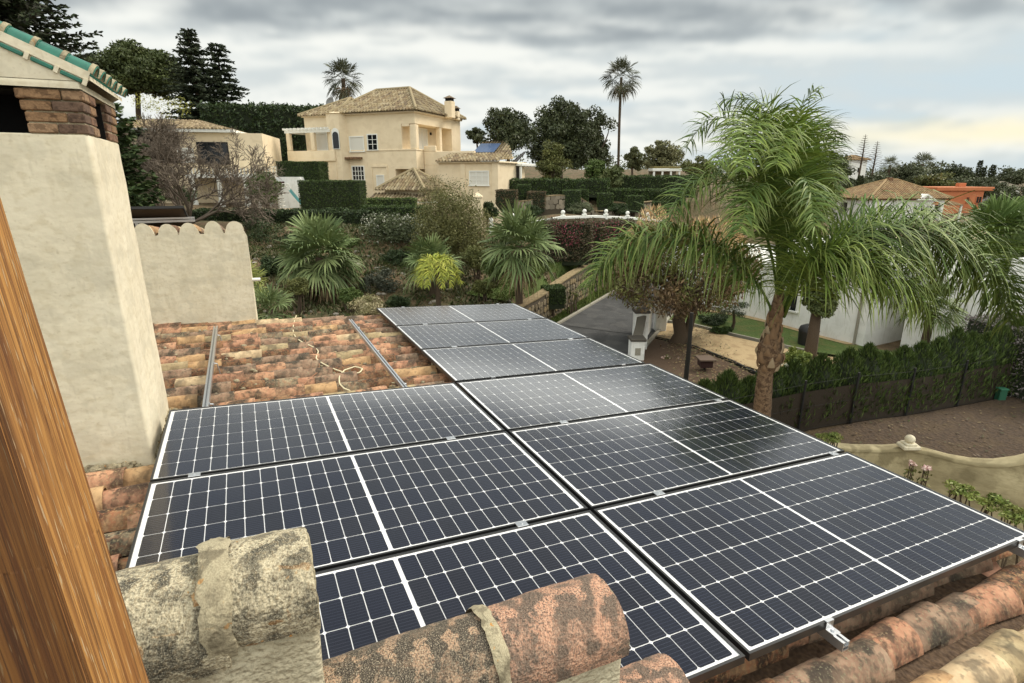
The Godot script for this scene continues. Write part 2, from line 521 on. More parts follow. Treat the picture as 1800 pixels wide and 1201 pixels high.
func _ready() -> void:
	rng.seed = 7
	var cam := Camera3D.new()
	cam.name = "camera"
	cam.fov = 62.905
	cam.near = 0.05
	cam.far = 3000
	add_child(cam)
	cam.position = CAM
	cam.rotation = Vector3(-PITCH, 0, 0)
	cam.current = true
	var env := Environment.new()
	env.background_mode = Environment.BG_SKY
	var sky := Sky.new()
	var sm := PanoramaSkyMaterial.new()
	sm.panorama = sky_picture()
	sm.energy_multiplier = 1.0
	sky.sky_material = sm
	env.sky = sky
	env.tonemap_mode = Environment.TONE_MAPPER_LINEAR
	env.tonemap_exposure = 2.0
	env.sdfgi_enabled = true
	env.ssao_enabled = true
	env.ssil_enabled = true
	var we := WorldEnvironment.new()
	we.name = "environment"
	we.environment = env
	add_child(we)
	var sun := DirectionalLight3D.new()
	sun.name = "sun"
	sun.light_energy = 0.5
	sun.light_color = Color(1.0, 0.96, 0.90)
	sun.light_angular_distance = 25.0
	sun.shadow_enabled = true
	add_child(sun)
	sun.look_at_from_position(Vector3(30, 32, -14), Vector3.ZERO)
	make_materials()
	build_house()
	build_panels()
	build_post()
	build_ground()
	build_villa()
	build_left_villa()
	build_right_houses()
	build_white_building()
	build_garden_walls()
	build_fence()
	build_pool()
	build_plants()

# ---------------------------------------------------------------- the photographer's own house
# House parts are laid out in (u, y, v): u along the slope's level direction, y up, v along the ridge.
func house_frame() -> Transform3D:
	return Transform3D(Basis(UH, Vector3.UP, V), Vector3(O.x, 0, O.z))

func tile_mesh(l: float, r0: float, r1: float, th: float, material: Material, seg := 8, bow := 0.0) -> ArrayMesh:
	var m := MB.new()
	var outer := []
	var inner := []
	for k in 4:
		var x := l * k / 3.0
		var r := lerpf(r0, r1, k / 3.0)
		var a := []
		var b := []
		for j in seg + 1:
			var t := PI * j / seg
			var w := 1.0 + bow * sin(3.0 * t + k)
			a.append(Vector3(x, sin(t) * r * w, cos(t) * r * w))
			b.append(Vector3(x, sin(t) * (r - th) * w, cos(t) * (r - th) * w))
		outer.append(a)
		inner.append(b)
	m.grid(outer)
	m.grid(inner, 1, 1, true)
	for e in [0, 3]:
		m.grid([outer[e], inner[e]], 1, 1, e == 0)
	return m.mesh(material, true)

func plaster_block(m: MB, lo: Vector3, hi: Vector3, r: float, disp: float, step := 0.12, s := 3) -> void:
	var f := FastNoiseLite.new()
	f.seed = s
	f.frequency = 2.2
	var ring := []
	var corners := [[Vector2(hi.x, hi.z), 0.0], [Vector2(lo.x, hi.z), 90.0], [Vector2(lo.x, lo.z), 180.0], [Vector2(hi.x, lo.z), 270.0]]
	for k in 4:
		var cp: Vector2 = corners[k][0]
		var inw := Vector2(signf((lo.x + hi.x) / 2 - cp.x), signf((lo.z + hi.z) / 2 - cp.y)) * r
		for j in 5:
			var t := deg_to_rad(corners[k][1] + 22.5 * j)
			ring.append([cp + inw + Vector2(cos(t), sin(t)) * r, Vector2(cos(t), sin(t))])
		var nx: Vector2 = corners[(k + 1) % 4][0]
		var n := int(cp.distance_to(nx) / step)
		var from: Vector2 = ring[-1][0]
		var inw2 := Vector2(signf((lo.x + hi.x) / 2 - nx.x), signf((lo.z + hi.z) / 2 - nx.y)) * r
		var t2 := deg_to_rad(corners[(k + 1) % 4][1])
		var to := nx + inw2 + Vector2(cos(t2), sin(t2)) * r
		for j in range(1, n):
			ring.append([from.lerp(to, float(j) / n), ring[-1][1]])
	ring.append(ring[0])
	var rows := []
	var ny := maxi(2, int((hi.y - lo.y) / step))
	for i in ny + 1:
		var y := lerpf(lo.y, hi.y - 0.01, float(i) / ny)
		var row := []
		for q in ring:
			var d: float = disp * f.get_noise_3d(q[0].x, y, q[0].y)
			var e: Vector2 = q[0] + q[1] * d
			row.append(Vector3(e.x, y, e.y))
		rows.append(row)
	var top := []
	for q in ring:
		var e: Vector2 = q[0] - q[1] * 0.012
		top.append(Vector3(e.x, hi.y, e.y))
	rows.append(top)
	m.grid(rows)
	var fan := top.duplicate()
	fan.reverse()
	m.poly(fan)

func build_house() -> void:
	var house := thing("house", "cream plastered villa in the foreground with clay tile roof, tall chimney and stepped parapet", "house", house_frame().origin, house_frame().basis)
	var slope := Transform3D(Basis(Vector3(0.998, -0.063, 0), Vector3(0.063, 0.998, 0), Vector3(0, 0, 1)), Vector3(0, 5.31, 0))
	var m := MB.new()
	m.box(Vector3(-4.4, -0.36, -3.34), Vector3(1.86, -0.215, 5.0))
	var deck := put("roof", m.mesh(mats.mulch), house, slope)
	m = MB.new()
	m.box(Vector3(-4.3, 0.2, -3.2), Vector3(1.55, 4.82, 5.0))
	put("wall", m.mesh(mats.plaster), house)
	# cover tiles; rows run down the slope
	var meshes := []
	for k in mats.tiles.size():
		for j in 3:
			meshes.append(tile_mesh(0.37, 0.076, rf(0.090, 0.097), 0.013, mats.tiles[k], 8, rf(-0.03, 0.03)))
	var hid := MB.new()
	var pans := MB.new()
	var row := 0
	var v := -3.25
	while v < 4.3:
		var u := -4.1 + rf(-0.15, 0.15)
		while u < 1.86:
			var step := rf(0.245, 0.285)
			var in_stack := u < -2.0 and u > -3.3 and absf(v) < 0.46
			var seen := (v < 0.05 and u < 0.3 and u > -2.85) or (v > 0.3 and v < 3.0 and u < -1.85 and u > -3.1) or (v > 2.95 and v < 3.9 and u > -0.75)
			var at_ := Transform3D(Basis(Vector3.UP, rf(-0.045, 0.045)) * Basis(Vector3.RIGHT, rf(-0.07, 0.07)) * Basis(Vector3.BACK, rf(-0.012, 0.02)), Vector3(u, -0.212 + rf(-0.006, 0.010), v + rf(-0.012, 0.012)))
			if not in_stack:
				if seen:
					var k: int = [0, 1, 2, 2, 0, 1, 6, 3, 4, 5, 7, 6][rng.randi() % 12]
					if v > 2.95:
						k = [2, 2, 6, 0][rng.randi() % 4] if v < 3.3 else [3, 7, 4, 3][rng.randi() % 4]
					put("roof_tile", meshes[k * 3 + rng.randi() % 3], deck, at_)
				else:
					hid.xf = at_
					var a := []
					for x in [0.0, 0.36]:
						var r := []
						for j in 7:
							r.append(Vector3(x, sin(PI * j / 6) * (0.078 + x * 0.04), cos(PI * j / 6) * (0.078 + x * 0.04)))
						a.append(r)
					hid.grid(a)
			u += step
		u = -4.1
		while u < 1.84:   # the channel beside the row
			pans.xf = Transform3D(Basis(Vector3.UP, rf(-0.03, 0.03)), Vector3(u, -0.186 + rf(-0.01, 0.008), v + 0.12))
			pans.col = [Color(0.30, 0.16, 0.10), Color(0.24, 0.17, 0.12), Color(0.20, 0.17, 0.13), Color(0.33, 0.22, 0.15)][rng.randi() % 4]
			var a := []
			for x in [0.0, 0.33]:
				var r := []
				for j in 7:
					r.append(Vector3(x, -sin(PI * j / 6) * 0.076 - x * 0.03 + 0.012, cos(PI * j / 6) * 0.085))
				a.append(r)
			pans.grid(a)
			u += 0.28
		v += 0.24
		row += 1
	put("cover_tiles", hid.mesh(mats.tiles[5], true), deck, Transform3D.IDENTITY, "stuff")
	put("channel_tiles", pans.mesh(mats.clay, true), deck, Transform3D.IDENTITY, "stuff")
	# crumbled mortar lying between the rows
	m = MB.new()
	for k in 260:
		m.sphere(Vector3(rf(-2.7, 0.2), -0.16 + rf(-0.02, 0.015), rf(-13, 0) * 0.24 + 0.12), Vector3(rf(0.01, 0.035), rf(0.008, 0.02), rf(0.01, 0.025)), 3)
	put("mortar", m.mesh(mats.mortar, true), deck, Transform3D.IDENTITY, "stuff")

	# ---- chimney
	m = MB.new()
	plaster_block(m, Vector3(-3.16, 5.05, -0.45), Vector3(-2.156, 7.216, 0.45), 0.022, 0.012)
	var stack := put("chimney", m.mesh(mats.plaster, true), house)
	var crumbs := MB.new()
	for k in 150:
		var along_front := k % 2 == 0
		var cx := rf(-3.1, -2.14) if along_front else -2.15 + rf(-0.01, 0.03)
		var cz := 0.45 + rf(-0.01, 0.04) if along_front else rf(-0.45, 0.45)
		crumbs.sphere(Vector3(cx, 5.31 - 0.063 * (cx + 0.0) - 0.17 + rf(-0.02, 0.05) - 0.03, cz), Vector3(rf(0.015, 0.05), rf(0.012, 0.04), rf(0.012, 0.035)), 3)
	put("base_mortar", crumbs.mesh(mats.mortar, true), stack, Transform3D.IDENTITY, "stuff")
	for side in [[-2.156, -1.0], [-3.16, 1.0]]:
		for pier in [[0.45, 0.15], [-0.15, -0.45]]:
			for c in 4:
				var y0: float = 7.218 + c * 0.0545
				var out: float = 0.0 if c < 2 else 0.010 * (c - 1)
				var len := 0.252 + out
				var cut := 0.5 if c % 2 == 0 else 0.30
				for part in [[0.0, cut], [cut, 1.0]]:
					m = MB.new()
					var xa: float = side[0] + side[1] * (len * part[0] + (0.004 if part[0] > 0 else -out * 0.6))
					var xb: float = side[0] + side[1] * (len * part[1])
					var za: float = pier[0] + (out if pier[0] > 0 else 0.0) * 0.6
					var zb: float = pier[1] - (0.0 if pier[0] > 0 else out * 0.6)
					for wythe in [[za, (za + zb) / 2 + 0.003], [(za + zb) / 2 - 0.003, zb]]:
						var b := MB.new()
						b.cbox(Vector3(xa + rf(-0.003, 0.003), y0, wythe[0] + rf(-0.003, 0.003)), Vector3(xb, y0 + 0.047, wythe[1]), 0.005)
						put("brick", b.mesh(mats.bricks[rng.randi() % 4]), stack)
			m = MB.new()
			m.box(Vector3(side[0] + side[1] * 0.008, 7.20, pier[0] - 0.008), Vector3(side[0] + side[1] * 0.244, 7.436, pier[1] + 0.008))
			put("mortar", m.mesh(mats.mortar), stack)
	m = MB.new()
	plaster_block(m, Vector3(-3.17, 7.436, -0.50), Vector3(-2.147, 7.476, 0.475), 0.008, 0.003)
	put("cap_slab", m.mesh(mats.plaster, true), stack)
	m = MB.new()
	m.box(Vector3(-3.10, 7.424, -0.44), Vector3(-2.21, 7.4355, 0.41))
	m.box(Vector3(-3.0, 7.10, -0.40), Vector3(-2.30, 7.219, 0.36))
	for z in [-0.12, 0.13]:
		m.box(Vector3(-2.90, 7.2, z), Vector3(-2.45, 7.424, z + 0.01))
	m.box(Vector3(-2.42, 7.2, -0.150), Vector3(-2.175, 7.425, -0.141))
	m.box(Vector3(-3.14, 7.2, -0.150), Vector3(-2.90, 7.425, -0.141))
	put("flue", m.mesh(mats.sooty_shade), stack)  # lining and plate under the cap: soot, with the inner shade painted in
	m = MB.new()
	m.poly([Vector3(-2.150, 7.474, 0.472), Vector3(-2.10, 7.480, 0.472), Vector3(-2.10, 7.503, 0.472), Vector3(-2.6585, 7.775, 0.472), Vector3(-3.2, 7.503, 0.472), Vector3(-3.165, 7.474, 0.472)])
	m.poly([Vector3(-2.150, 7.474, -0.49), Vector3(-3.165, 7.474, -0.49), Vector3(-3.2, 7.503, -0.49), Vector3(-2.6585, 7.775, -0.49), Vector3(-2.10, 7.503, -0.49)])
	m.quad(Vector3(-2.10, 7.503, 0.472), Vector3(-2.10, 7.503, -0.49), Vector3(-2.6585, 7.775, -0.49), Vector3(-2.6585, 7.775, 0.472))
	m.quad(Vector3(-3.2, 7.503, 0.472), Vector3(-2.6585, 7.775, 0.472), Vector3(-2.6585, 7.775, -0.49), Vector3(-3.2, 7.503, -0.49))
	m.quad(Vector3(-2.10, 7.48, 0.472), Vector3(-2.10, 7.48, -0.49), Vector3(-2.10, 7.503, -0.49), Vector3(-2.10, 7.503, 0.472))
	put("cap_gable", m.mesh(mats.plaster), stack)
	var gl := tile_mesh(0.145, 0.046, 0.052, 0.009, mats.glazed, 8)
	var ring := tile_mesh(0.022, 0.056, 0.057, 0.02, mats.mortar, 8)
	for side in [1.0, -1.0]:
		for r in 6:
			var vv := 0.425 - r * 0.175
			for k in 5:
				var s := 0.012 + k * 0.122
				var bx := Basis(Vector3(side * 0.899, -0.438, 0), Vector3(side * 0.438 * 1.0, 0.899, 0), Vector3(0, 0, side))
				var base := Vector3(-2.6585 + side * 0.899 * s, 7.790 - 0.438 * s + 0.0, vv)
				put("cap_tile", gl, stack, Transform3D(bx, base + bx.x * 0.0))
				if r == 0 or k == 4:
					put("mortar", ring, stack, Transform3D(bx, base + bx.x * 0.118))
		# the edge under the first row: a plaster strip over a strip of channel tiles, cut by joints
		var e := MB.new()
		var g := MB.new()
		var bx2 := Basis(Vector3(side * 0.899, -0.438, 0), Vector3(side * 0.438, 0.899, 0), Vector3(0, 0, side))
		var tx := Transform3D(bx2, Vector3(-2.6585, 7.79, 0.0))
		e.xf = tx
		g.xf = tx
		var zf: float = 0.474 * side
		e.box(Vector3(0.0, -0.040, zf), Vector3(0.63, 0.004, zf + 0.008 * side))
		for k in 5:
			var s := 0.03 + k * 0.122
			g.cbox(Vector3(s, -0.066, zf - 0.01 * side), Vector3(s + 0.092, -0.046, zf + 0.012 * side), 0.004)
			e.box(Vector3(s + 0.096, -0.070, zf), Vector3(s + 0.114, -0.036, zf + 0.013 * side))
		put("edge_plaster", e.mesh(mats.plaster), stack)
		put("edge_tile", g.mesh(mats.glazed), stack)

	# ---- the higher roof's end wall with its scalloped top
	m = MB.new()
	var front := []
	var back := []
	var f := FastNoiseLite.new()
	f.frequency = 3.0
	var cols := []
	var x := -4.2
	while x < -1.43:
		cols.append(x)
		x += 0.0115
	cols.append(-1.435)
	for q in cols:
		var top := 6.362 + 0.006 * f.get_noise_2d(q * 3, 0)
		for k in 12:
			var cc := -1.565 - k * 0.231 + 0.012 * sin(k * 2.3)
			var w := absf(q - cc) / (0.098 if q < cc or k > 0 else 0.125)
			if w < 1:
				top = maxf(top, 6.355 + (0.142 + 0.01 * sin(k * 1.7)) * sqrt(1 - w * w))
		if q > -1.47:
			top = minf(top, 6.40 - (q + 1.47) * 2.4)
		var fr := []
		for j in 9:
			var t := j / 8.0
			var y := lerpf(5.1, top, t)
			fr.append(Vector3(q - 0.022 * (1 - t) * clampf((q + 1.9) / 0.46, 0, 1), y, -3.25 + 0.008 * f.get_noise_2d(q, y)))
		front.append(fr)
		back.append([fr[8], fr[8] + Vector3(0, -0.004, -0.02), fr[8] + Vector3(0, -0.02, -0.11), Vector3(q, 5.1, -3.36)])
	m.grid(front)
	m.grid(back)
	m.grid([front[-1], [back[-1][3], back[-1][3].lerp(back[-1][2], 0.15), back[-1][3].lerp(back[-1][2], 0.3), back[-1][3].lerp(back[-1][2], 0.45), back[-1][3].lerp(back[-1][2], 0.6), back[-1][3].lerp(back[-1][2], 0.75), back[-1][3].lerp(back[-1][2], 0.9), back[-1][2], back[-1][1]]])
	var end_wall := put("scalloped_wall", m.mesh(mats.plaster, true), house)
	m = MB.new()
	m.box(Vector3(-4.2, 5.1, -7.4), Vector3(-1.46, 5.9, -3.37))
	put("wall", m.mesh(mats.plaster), end_wall)
	m = MB.new()
	m.quad(Vector3(-4.2, 6.36, -3.37), Vector3(-1.44, 6.36, -3.37), Vector3(-1.44, 5.9, -7.5), Vector3(-4.2, 5.9, -7.5))
	put("roof", m.mesh(mats.mulch), end_wall)
	for k in 11:
		var cc := -1.565 - k * 0.231 + 0.012 * sin(k * 2.3)
		for j in 9:
			put("roof_tile", meshes[(rng.randi() % 8) * 3 + rng.randi() % 3], end_wall, Transform3D(Basis(Vector3(0, -0.11, -0.994), Vector3(0, 0.994, -0.11), Vector3(1, 0, 0)), Vector3(cc + 0.012, 6.392 - j * 0.051, -3.33 - j * 0.46)))
	# white overflow pipe through the wall
	m = MB.new()
	m.tube([Vector3(-1.46, 5.78, -3.30), Vector3(-1.35, 5.775, -3.30)], [0.022, 0.022], 10)
	put("overflow_pipe", m.mesh(mats.white_paint, true), house)

	# ---- stepped parapet of the terrace with coping tiles
	m = MB.new()
	plaster_block(m, Vector3(-2.9, 4.9, 3.06), Vector3(-1.44, 6.155, 3.262), 0.012, 0.010, 0.05, 5)
	plaster_block(m, Vector3(-1.442, 4.9, 3.065), Vector3(-0.655, 5.755, 3.258), 0.012, 0.010, 0.05, 6)
	plaster_block(m, Vector3(-0.657, 4.9, 3.07), Vector3(-0.36, 5.30, 3.254), 0.012, 0.010, 0.05, 7)
	var par := put("parapet_wall", m.mesh(mats.plaster_grey, true), house)
	for q in [[-1.632, -1.436, 6.168, 0.112, "coping_a"], [-2.15, -1.600, 6.152, 0.122, "coping_a"], [-1.045, -0.650, 5.762, 0.118, "coping_c"], [-1.47, -1.010, 5.778, 0.112, "coping_b"], [-0.75, -0.34, 5.335, 0.110, "coping_c"]]:
		var tl := MB.new()
		var rows := []
		var inn := []
		var n := 26
		for i in n + 1:
			var t := float(i) / n
			var r: float = q[3] + 0.008 * sin(t * 2.0)
			var a := []
			var b := []
			for j in 33:
				var an := PI * (j / 32.0 * 1.14 - 0.07)
				var w: float = 1.0 + 0.022 * f.get_noise_3d(q[0] * 20 + t * 0.9, an * 0.6, q[2]) + 0.014 * f.get_noise_3d(q[0] * 20 + t * 5.0, an * 3.0, q[2]) - (0.05 * maxf(0, f.get_noise_2d(an * 5.0, q[2] * 9)) if i == n else 0.0)
				a.append(Vector3(lerpf(q[0], q[1], t), q[2] - t * 0.018 + sin(an) * r * w, 3.158 + cos(an) * r * w))
				b.append(Vector3(lerpf(q[0], q[1], t), q[2] - t * 0.018 + sin(an) * (r - 0.014) * w, 3.158 + cos(an) * (r - 0.014) * w))
			rows.append(a)
			inn.append(b)
		tl.grid(rows)
		tl.grid(inn, 1, 1, true)
		tl.grid([rows[n], inn[n]])
		tl.grid([rows[0], inn[0]], 1, 1, true)
		put("coping_tile", tl.mesh(mats.clean_red if q[4] == "coping_c" else mats[q[4]], true), par)
	for q in [[-1.640, -1.585, 6.160, 0.127, 0.3], [-1.046, -1.008, 5.768, 0.124, 0.2], [-1.441, -1.433, 6.148, 0.113, 0.1], [-0.656, -0.647, 5.744, 0.119, 0.1]]:   # mortar bands over the joints and ends
		var bd := MB.new()
		var rows := []
		for i in 7:
			var t := i / 6.0
			var row_ := []
			for j in 25:
				var an := PI * (j / 24.0 * 1.14 - 0.07)
				var w: float = 0.004 * f.get_noise_3d(an * 9, t * 4, q[0] * 9) + 0.004 * sin(PI * t)
				var xx: float = lerpf(q[0], q[1], t) + (0.012 * f.get_noise_2d(an * 6, q[0] * 31 + (0.0 if t < 0.5 else 40.0)) * q[4] * 4)
				row_.append(Vector3(xx, q[2] + sin(an) * (q[3] + w), 3.158 + cos(an) * (q[3] + w)))
			rows.append(row_)
		bd.grid(rows)
		put("mortar", bd.mesh(mats.mortar, true), par)

# ---------------------------------------------------------------- solar panels, rails, clamps
func build_panels() -> void:
	var L := 2.094
	var W := 1.038
	var frame := MB.new()
	frame.box(Vector3(0, -0.035, 0), Vector3(L, 0, 0.011))
	frame.box(Vector3(0, -0.035, W - 0.011), Vector3(L, 0, W))
	frame.box(Vector3(0, -0.035, 0.011), Vector3(0.011, 0, W - 0.011))
	frame.box(Vector3(L - 0.011, -0.035, 0.011), Vector3(L, 0, W - 0.011))
	var frame_mesh := frame.mesh(mats.frame)
	var back := MB.new()
	back.box(Vector3(0.011, -0.010, 0.011), Vector3(L - 0.011, -0.0062, W - 0.011))
	var back_mesh := back.mesh(mats.backsheet)
	var pane := MB.new()
	pane.quad(Vector3(0.011, -0.002, W - 0.011), Vector3(L - 0.011, -0.002, W - 0.011), Vector3(L - 0.011, -0.002, 0.011), Vector3(0.011, -0.002, 0.011))
	var pane_mesh := pane.mesh(mats.glass)
	var box_mesh := MB.new()
	box_mesh.cbox(Vector3(L / 2 - 0.05, -0.030, W / 2 - 0.03), Vector3(L / 2 + 0.05, -0.010, W / 2 + 0.03), 0.004)
	var junction := box_mesh.mesh(mats.dark)
	var pu := (L - 0.022 - 0.040 - 0.016) / 24.0
	var pv := (W - 0.022 - 0.026) / 6.0
	var cell := MB.new()
	var hu := pu / 2 - 0.0019
	var hv := pv / 2 - 0.0020
	var ch := 0.0065
	var ring := [Vector2(-hu + ch, -hv), Vector2(hu - ch, -hv), Vector2(hu, -hv + ch), Vector2(hu, hv - ch), Vector2(hu - ch, hv), Vector2(-hu + ch, hv), Vector2(-hu, hv - ch), Vector2(-hu, -hv + ch)]
	for q in ring:
		cell.p(Vector3(q.x, 0, q.y), Vector2(q.x / hu * 0.5 + 0.5, q.y / hv * 0.5 + 0.5))
	for k in range(1, 7):
		cell.ix.append_array([0, k, k + 1])
	var cell_meshes := []
	for k in 5:
		cell_meshes.append(cell.mesh(mats.cells[k]))
	var b := Basis(U, N, V)
	var spots := []
	for r in 3:
		for c in 2:
			spots.append([roof(-L if c == 0 else 0.023, r * (W + 0.020), 0), "solar panel of the near block, %s%s column, %s" % ["", "left" if c == 0 else "right", ["row next to the far block", "middle row", "row nearest the stepped parapet"][r]]])
	for r in 3:
		spots.append([roof(0.05, -3.27 + r * (W + 0.020), -0.03), "solar panel of the far block of three, %s" % ["farthest one at the roof edge", "middle one of its column", "nearest one beside the dark gap"][r]])
	for s in spots:
		var t := thing("solar_panel", s[1], "solar panel", s[0], b, "solar panels on the tiled roof")
		put("frame", frame_mesh, t)
		put("backsheet", back_mesh, t)
		put("junction_box", junction, t)
		for i in 24:
			for j in 6:
				var x := 0.011 + 0.020 + pu * (i + 0.5) + (0.016 if i >= 12 else 0.0)
				put("cell", cell_meshes[rng.randi() % 5], t, Transform3D(Basis.IDENTITY, Vector3(x, -0.0048, 0.011 + 0.013 + pv * (j + 0.5))))
		put("glass", pane_mesh, t)
	# rails with their clamps and roof hooks
	var rails := [
		[-1.885, -2.65, 3.22, 0.0, "aluminium rail crossing the bare tiles close to the chimney", [1.048, 2.106]],
		[-0.40, -2.70, 3.22, 0.0, "aluminium rail crossing the bare tiles left of the far panels", [1.048, 2.106]],
		[0.47, -0.03, 3.235, 0.0, "aluminium rail under the right panel column with its clamp end at the bottom edge", [1.048, 2.106]],
		[1.985, -0.03, 3.235, 0.0, "aluminium rail under the right panel column ending at the lower right corner", [1.048, 2.106]],
		[0.42, -3.33, -0.045, -0.03, "aluminium rail under the left half of the far panels", [-2.222, -1.164]],
		[1.87, -3.33, -0.045, -0.03, "aluminium rail under the right half of the far panels", [-2.222, -1.164]]]
	for q in rails:
		var t := thing("mounting_rail", q[4], "rail", roof(q[0], q[1], q[3]), b, "rails that carry the solar panels")
		var n: float = q[2] - q[1]
		var m := MB.new()
		for w in [[-0.020, -0.078, 0.020, -0.072], [-0.020, -0.072, -0.015, -0.040], [0.015, -0.072, 0.020, -0.040], [-0.015, -0.060, 0.015, -0.056], [-0.020, -0.040, -0.006, -0.0365], [0.006, -0.040, 0.020, -0.0365]]:
			m.box(Vector3(w[0], w[1], 0), Vector3(w[2], w[3], n))
		put("rail", m.mesh(mats.alu), t)
		for cv in q[5]:
			var c := MB.new()
			var z: float = cv - q[1]
			c.cbox(Vector3(-0.03, 0.0005, z - 0.021), Vector3(0.03, 0.0045, z + 0.021), 0.0012)
			c.box(Vector3(-0.012, -0.036, z - 0.006), Vector3(0.012, 0.0005, z + 0.006))
			c.lathe(Vector3(0, 0.0045, z), [[0.007, 0], [0.007, 0.004], [0.004, 0.004], [0.0, 0.003]], 8)
			put("clamp", c.mesh(mats.alu), t)
		var ends := [[3.154, 1.0]] if q[1] > -3 else [[-0.118, 1.0], [-3.27, -1.0]]
		for e in ends:
			var c := MB.new()
			var z: float = e[0] - q[1]
			var s: float = e[1]
			c.cbox(Vector3(-0.022, 0.0005, z - 0.010 * s), Vector3(0.022, 0.0045, z + 0.006 * s), 0.0012)
			c.box(Vector3(-0.022, -0.034, z + 0.002 * s), Vector3(0.022, 0.0005, z + 0.006 * s))
			c.box(Vector3(-0.022, -0.0365, z + 0.002 * s), Vector3(0.022, -0.0315, z + 0.040 * s))
			c.lathe(Vector3(0, -0.0315, z + 0.022 * s), [[0.009, 0], [0.009, 0.007], [0.005, 0.007], [0.0, 0.005]], 6)
			put("end_clamp", c.mesh(mats.alu), t)
		var z2 := 0.35
		while z2 < n:
			var h := MB.new()
			h.tube([Vector3(0.02, -0.055, z2), Vector3(0.045, -0.06, z2), Vector3(0.055, -0.12, z2), Vector3(0.06, -0.19, z2)], [0.006, 0.006, 0.006, 0.006], 6)
			h.box(Vector3(0.019, -0.068, z2 - 0.015), Vector3(0.025, -0.045, z2 + 0.015))
			put("roof_hook", h.mesh(mats.alu), t)
			z2 += 1.05
	# the loose cable
	var pts := []
	for q in [[962, 105], [946, 160], [952, 208], [990, 243], [1050, 270], [1079, 294], [1066, 330], [1110, 362], [1170, 390], [1230, 410], [1296, 407], [1312, 385], [1272, 374], [1215, 393], [1188, 432], [1190, 465], [1216, 490], [1250, 503]]:
		var w := on_plane(200 + q[0] / 3.0, 520 + q[1] / 3.0, roof(0, 0, -0.078), N)
		pts.append(w)
	var cv := Curve3D.new()
	for k in pts.size():
		var d: Vector3 = (pts[mini(k + 1, pts.size() - 1)] - pts[maxi(k - 1, 0)]) * 0.18
		cv.add_point(pts[k], -d, d)
	var line := []
	var rad := []
	var k2 := 0.0
	while k2 < cv.get_baked_length():
		line.append(cv.sample_baked(k2))
		rad.append(0.0065)
		k2 += 0.04
	var cm := MB.new()
	cm.tube(line, rad, 6)
	single("cable", cm.mesh(mat(Color(0.85, 0.80, 0.66), 0.6), true), "loose cream coloured cable looping over the bare roof tiles", "cable")
	# a thinner reddish wire beside it
	line = []
	rad = []
	for q in [[975, 150], [995, 200], [1010, 240], [1040, 290], [1085, 345], [1080, 400], [1040, 430], [1000, 470], [950, 530]]:
		line.append(on_plane(200 + q[0] / 3.0, 520 + q[1] / 3.0, roof(0, 0, -0.085), N))
		rad.append(0.003)
	cm = MB.new()
	cm.tube(line, rad, 5)
	single("thin_wire", cm.mesh(mat(Color(0.66, 0.46, 0.34), 0.6), true), "thin pinkish wire lying on the roof tiles beside the cream cable", "wire")
	# the panel standing on the higher roof
	var o := house_frame()
	var t := thing("roof_panel", "dark panel seen from behind, propped on the higher roof above the scalloped wall", "solar panel", o * Vector3(-2.16, 6.62, -4.7), o.basis)
	var tilt := Transform3D(Basis(Vector3.RIGHT, 0.30), Vector3.ZERO)
	var m := MB.new()
	m.box(Vector3(-2.0, -0.03, -1.0), Vector3(0, 0.005, 0))
	put("collector", m.mesh(mats.dark), t, tilt.rotated_local(Vector3.RIGHT, -0.62))
	m = MB.new()
	m.box(Vector3(-1.98, -0.036, -0.98), Vector3(-0.02, -0.032, -0.02))
	put("back_sheet", m.mesh(mat(Color(0.30, 0.26, 0.21), 0.8)), t, tilt.rotated_local(Vector3.RIGHT, -0.62))
	m = MB.new()
	m.box(Vector3(-2.0, -0.19, -0.32), Vector3(0.09, -0.165, -0.28))
	m.box(Vector3(-2.0, -0.23, -0.33), Vector3(0.09, -0.2, -0.27))
	put("support_rail", m.mesh(mats.alu), t)
	for x in [-0.62, -1.6]:
		m = MB.new()
		m.box(Vector3(x - 0.015, -0.45, -0.31), Vector3(x + 0.015, -0.2, -0.28))
		put("bracket", m.mesh(mats.alu), t)

# ---------------------------------------------------------------- the weathered post beside the camera
func build_post() -> void:
	var n1 := ray(157, 1201).cross(ray(0, 727))
	var n2 := ray(270, 1201).cross(ray(0, 320))
	var ax := n1.cross(n2).normalized()
	if ax.y < 0:
		ax = -ax
	var a := at(157, 1201, 0.55)
	var b := at(270, 1201, 0.64)
	b -= ax * (b - a).dot(ax)
	var w := (b - a)
	var side := ax.cross(w).normalized()
	if side.x > 0:
		side = -side
	var t := thing("wooden_post", "weathered brown wooden post with peeling varnish at the left edge, close to the camera", "post", a - ax * 1.2)
	var z := ax * 3.0
	var e := 0.14
	var wl := w.length()
	var x := w.normalized()
	var m := MB.new()
	var f := FastNoiseLite.new()
	f.frequency = 1.2
	var rows := []
	for i in 61:
		var y := i / 60.0
		var row := []
		for k in 9:
			var u := k / 8.0
			var q: Vector3 = x * (wl * u)
			if k == 8:
				q += side * 0.006
			if k == 0:
				q += side * 0.004
			q += side * 0.0022 * f.get_noise_2d(u * 9, y * 4)
			row.append(q + z * y)
		rows.append(row)
	m.grid(rows, 1.0, 2.2)
	put("front_face", m.mesh(mats.wood, true), t)
	m = MB.new()
	rows = []
	for i in 31:
		rows.append([x * 0.0045 + side * 0.0, side * 0.005, side * 0.03, side * 0.07, side * e])
		for k in 5:
			rows[-1][k] += z * (i / 30.0)
	m.grid(rows, 1.3, 2.2, true)
	put("left_face", m.mesh(mats.wood_shaded, true), t)  # face in shade; its darkness is in the wood colour
	m = MB.new()
	m.quad(x * wl + side * 0.006, x * wl + side * 0.006 + z, x * wl + side * e + z, x * wl + side * e)
	m.quad(x * wl + side * e, x * wl + side * e + z, side * e + z, side * e)
	put("back_face", m.mesh(mats.wood_shaded), t)

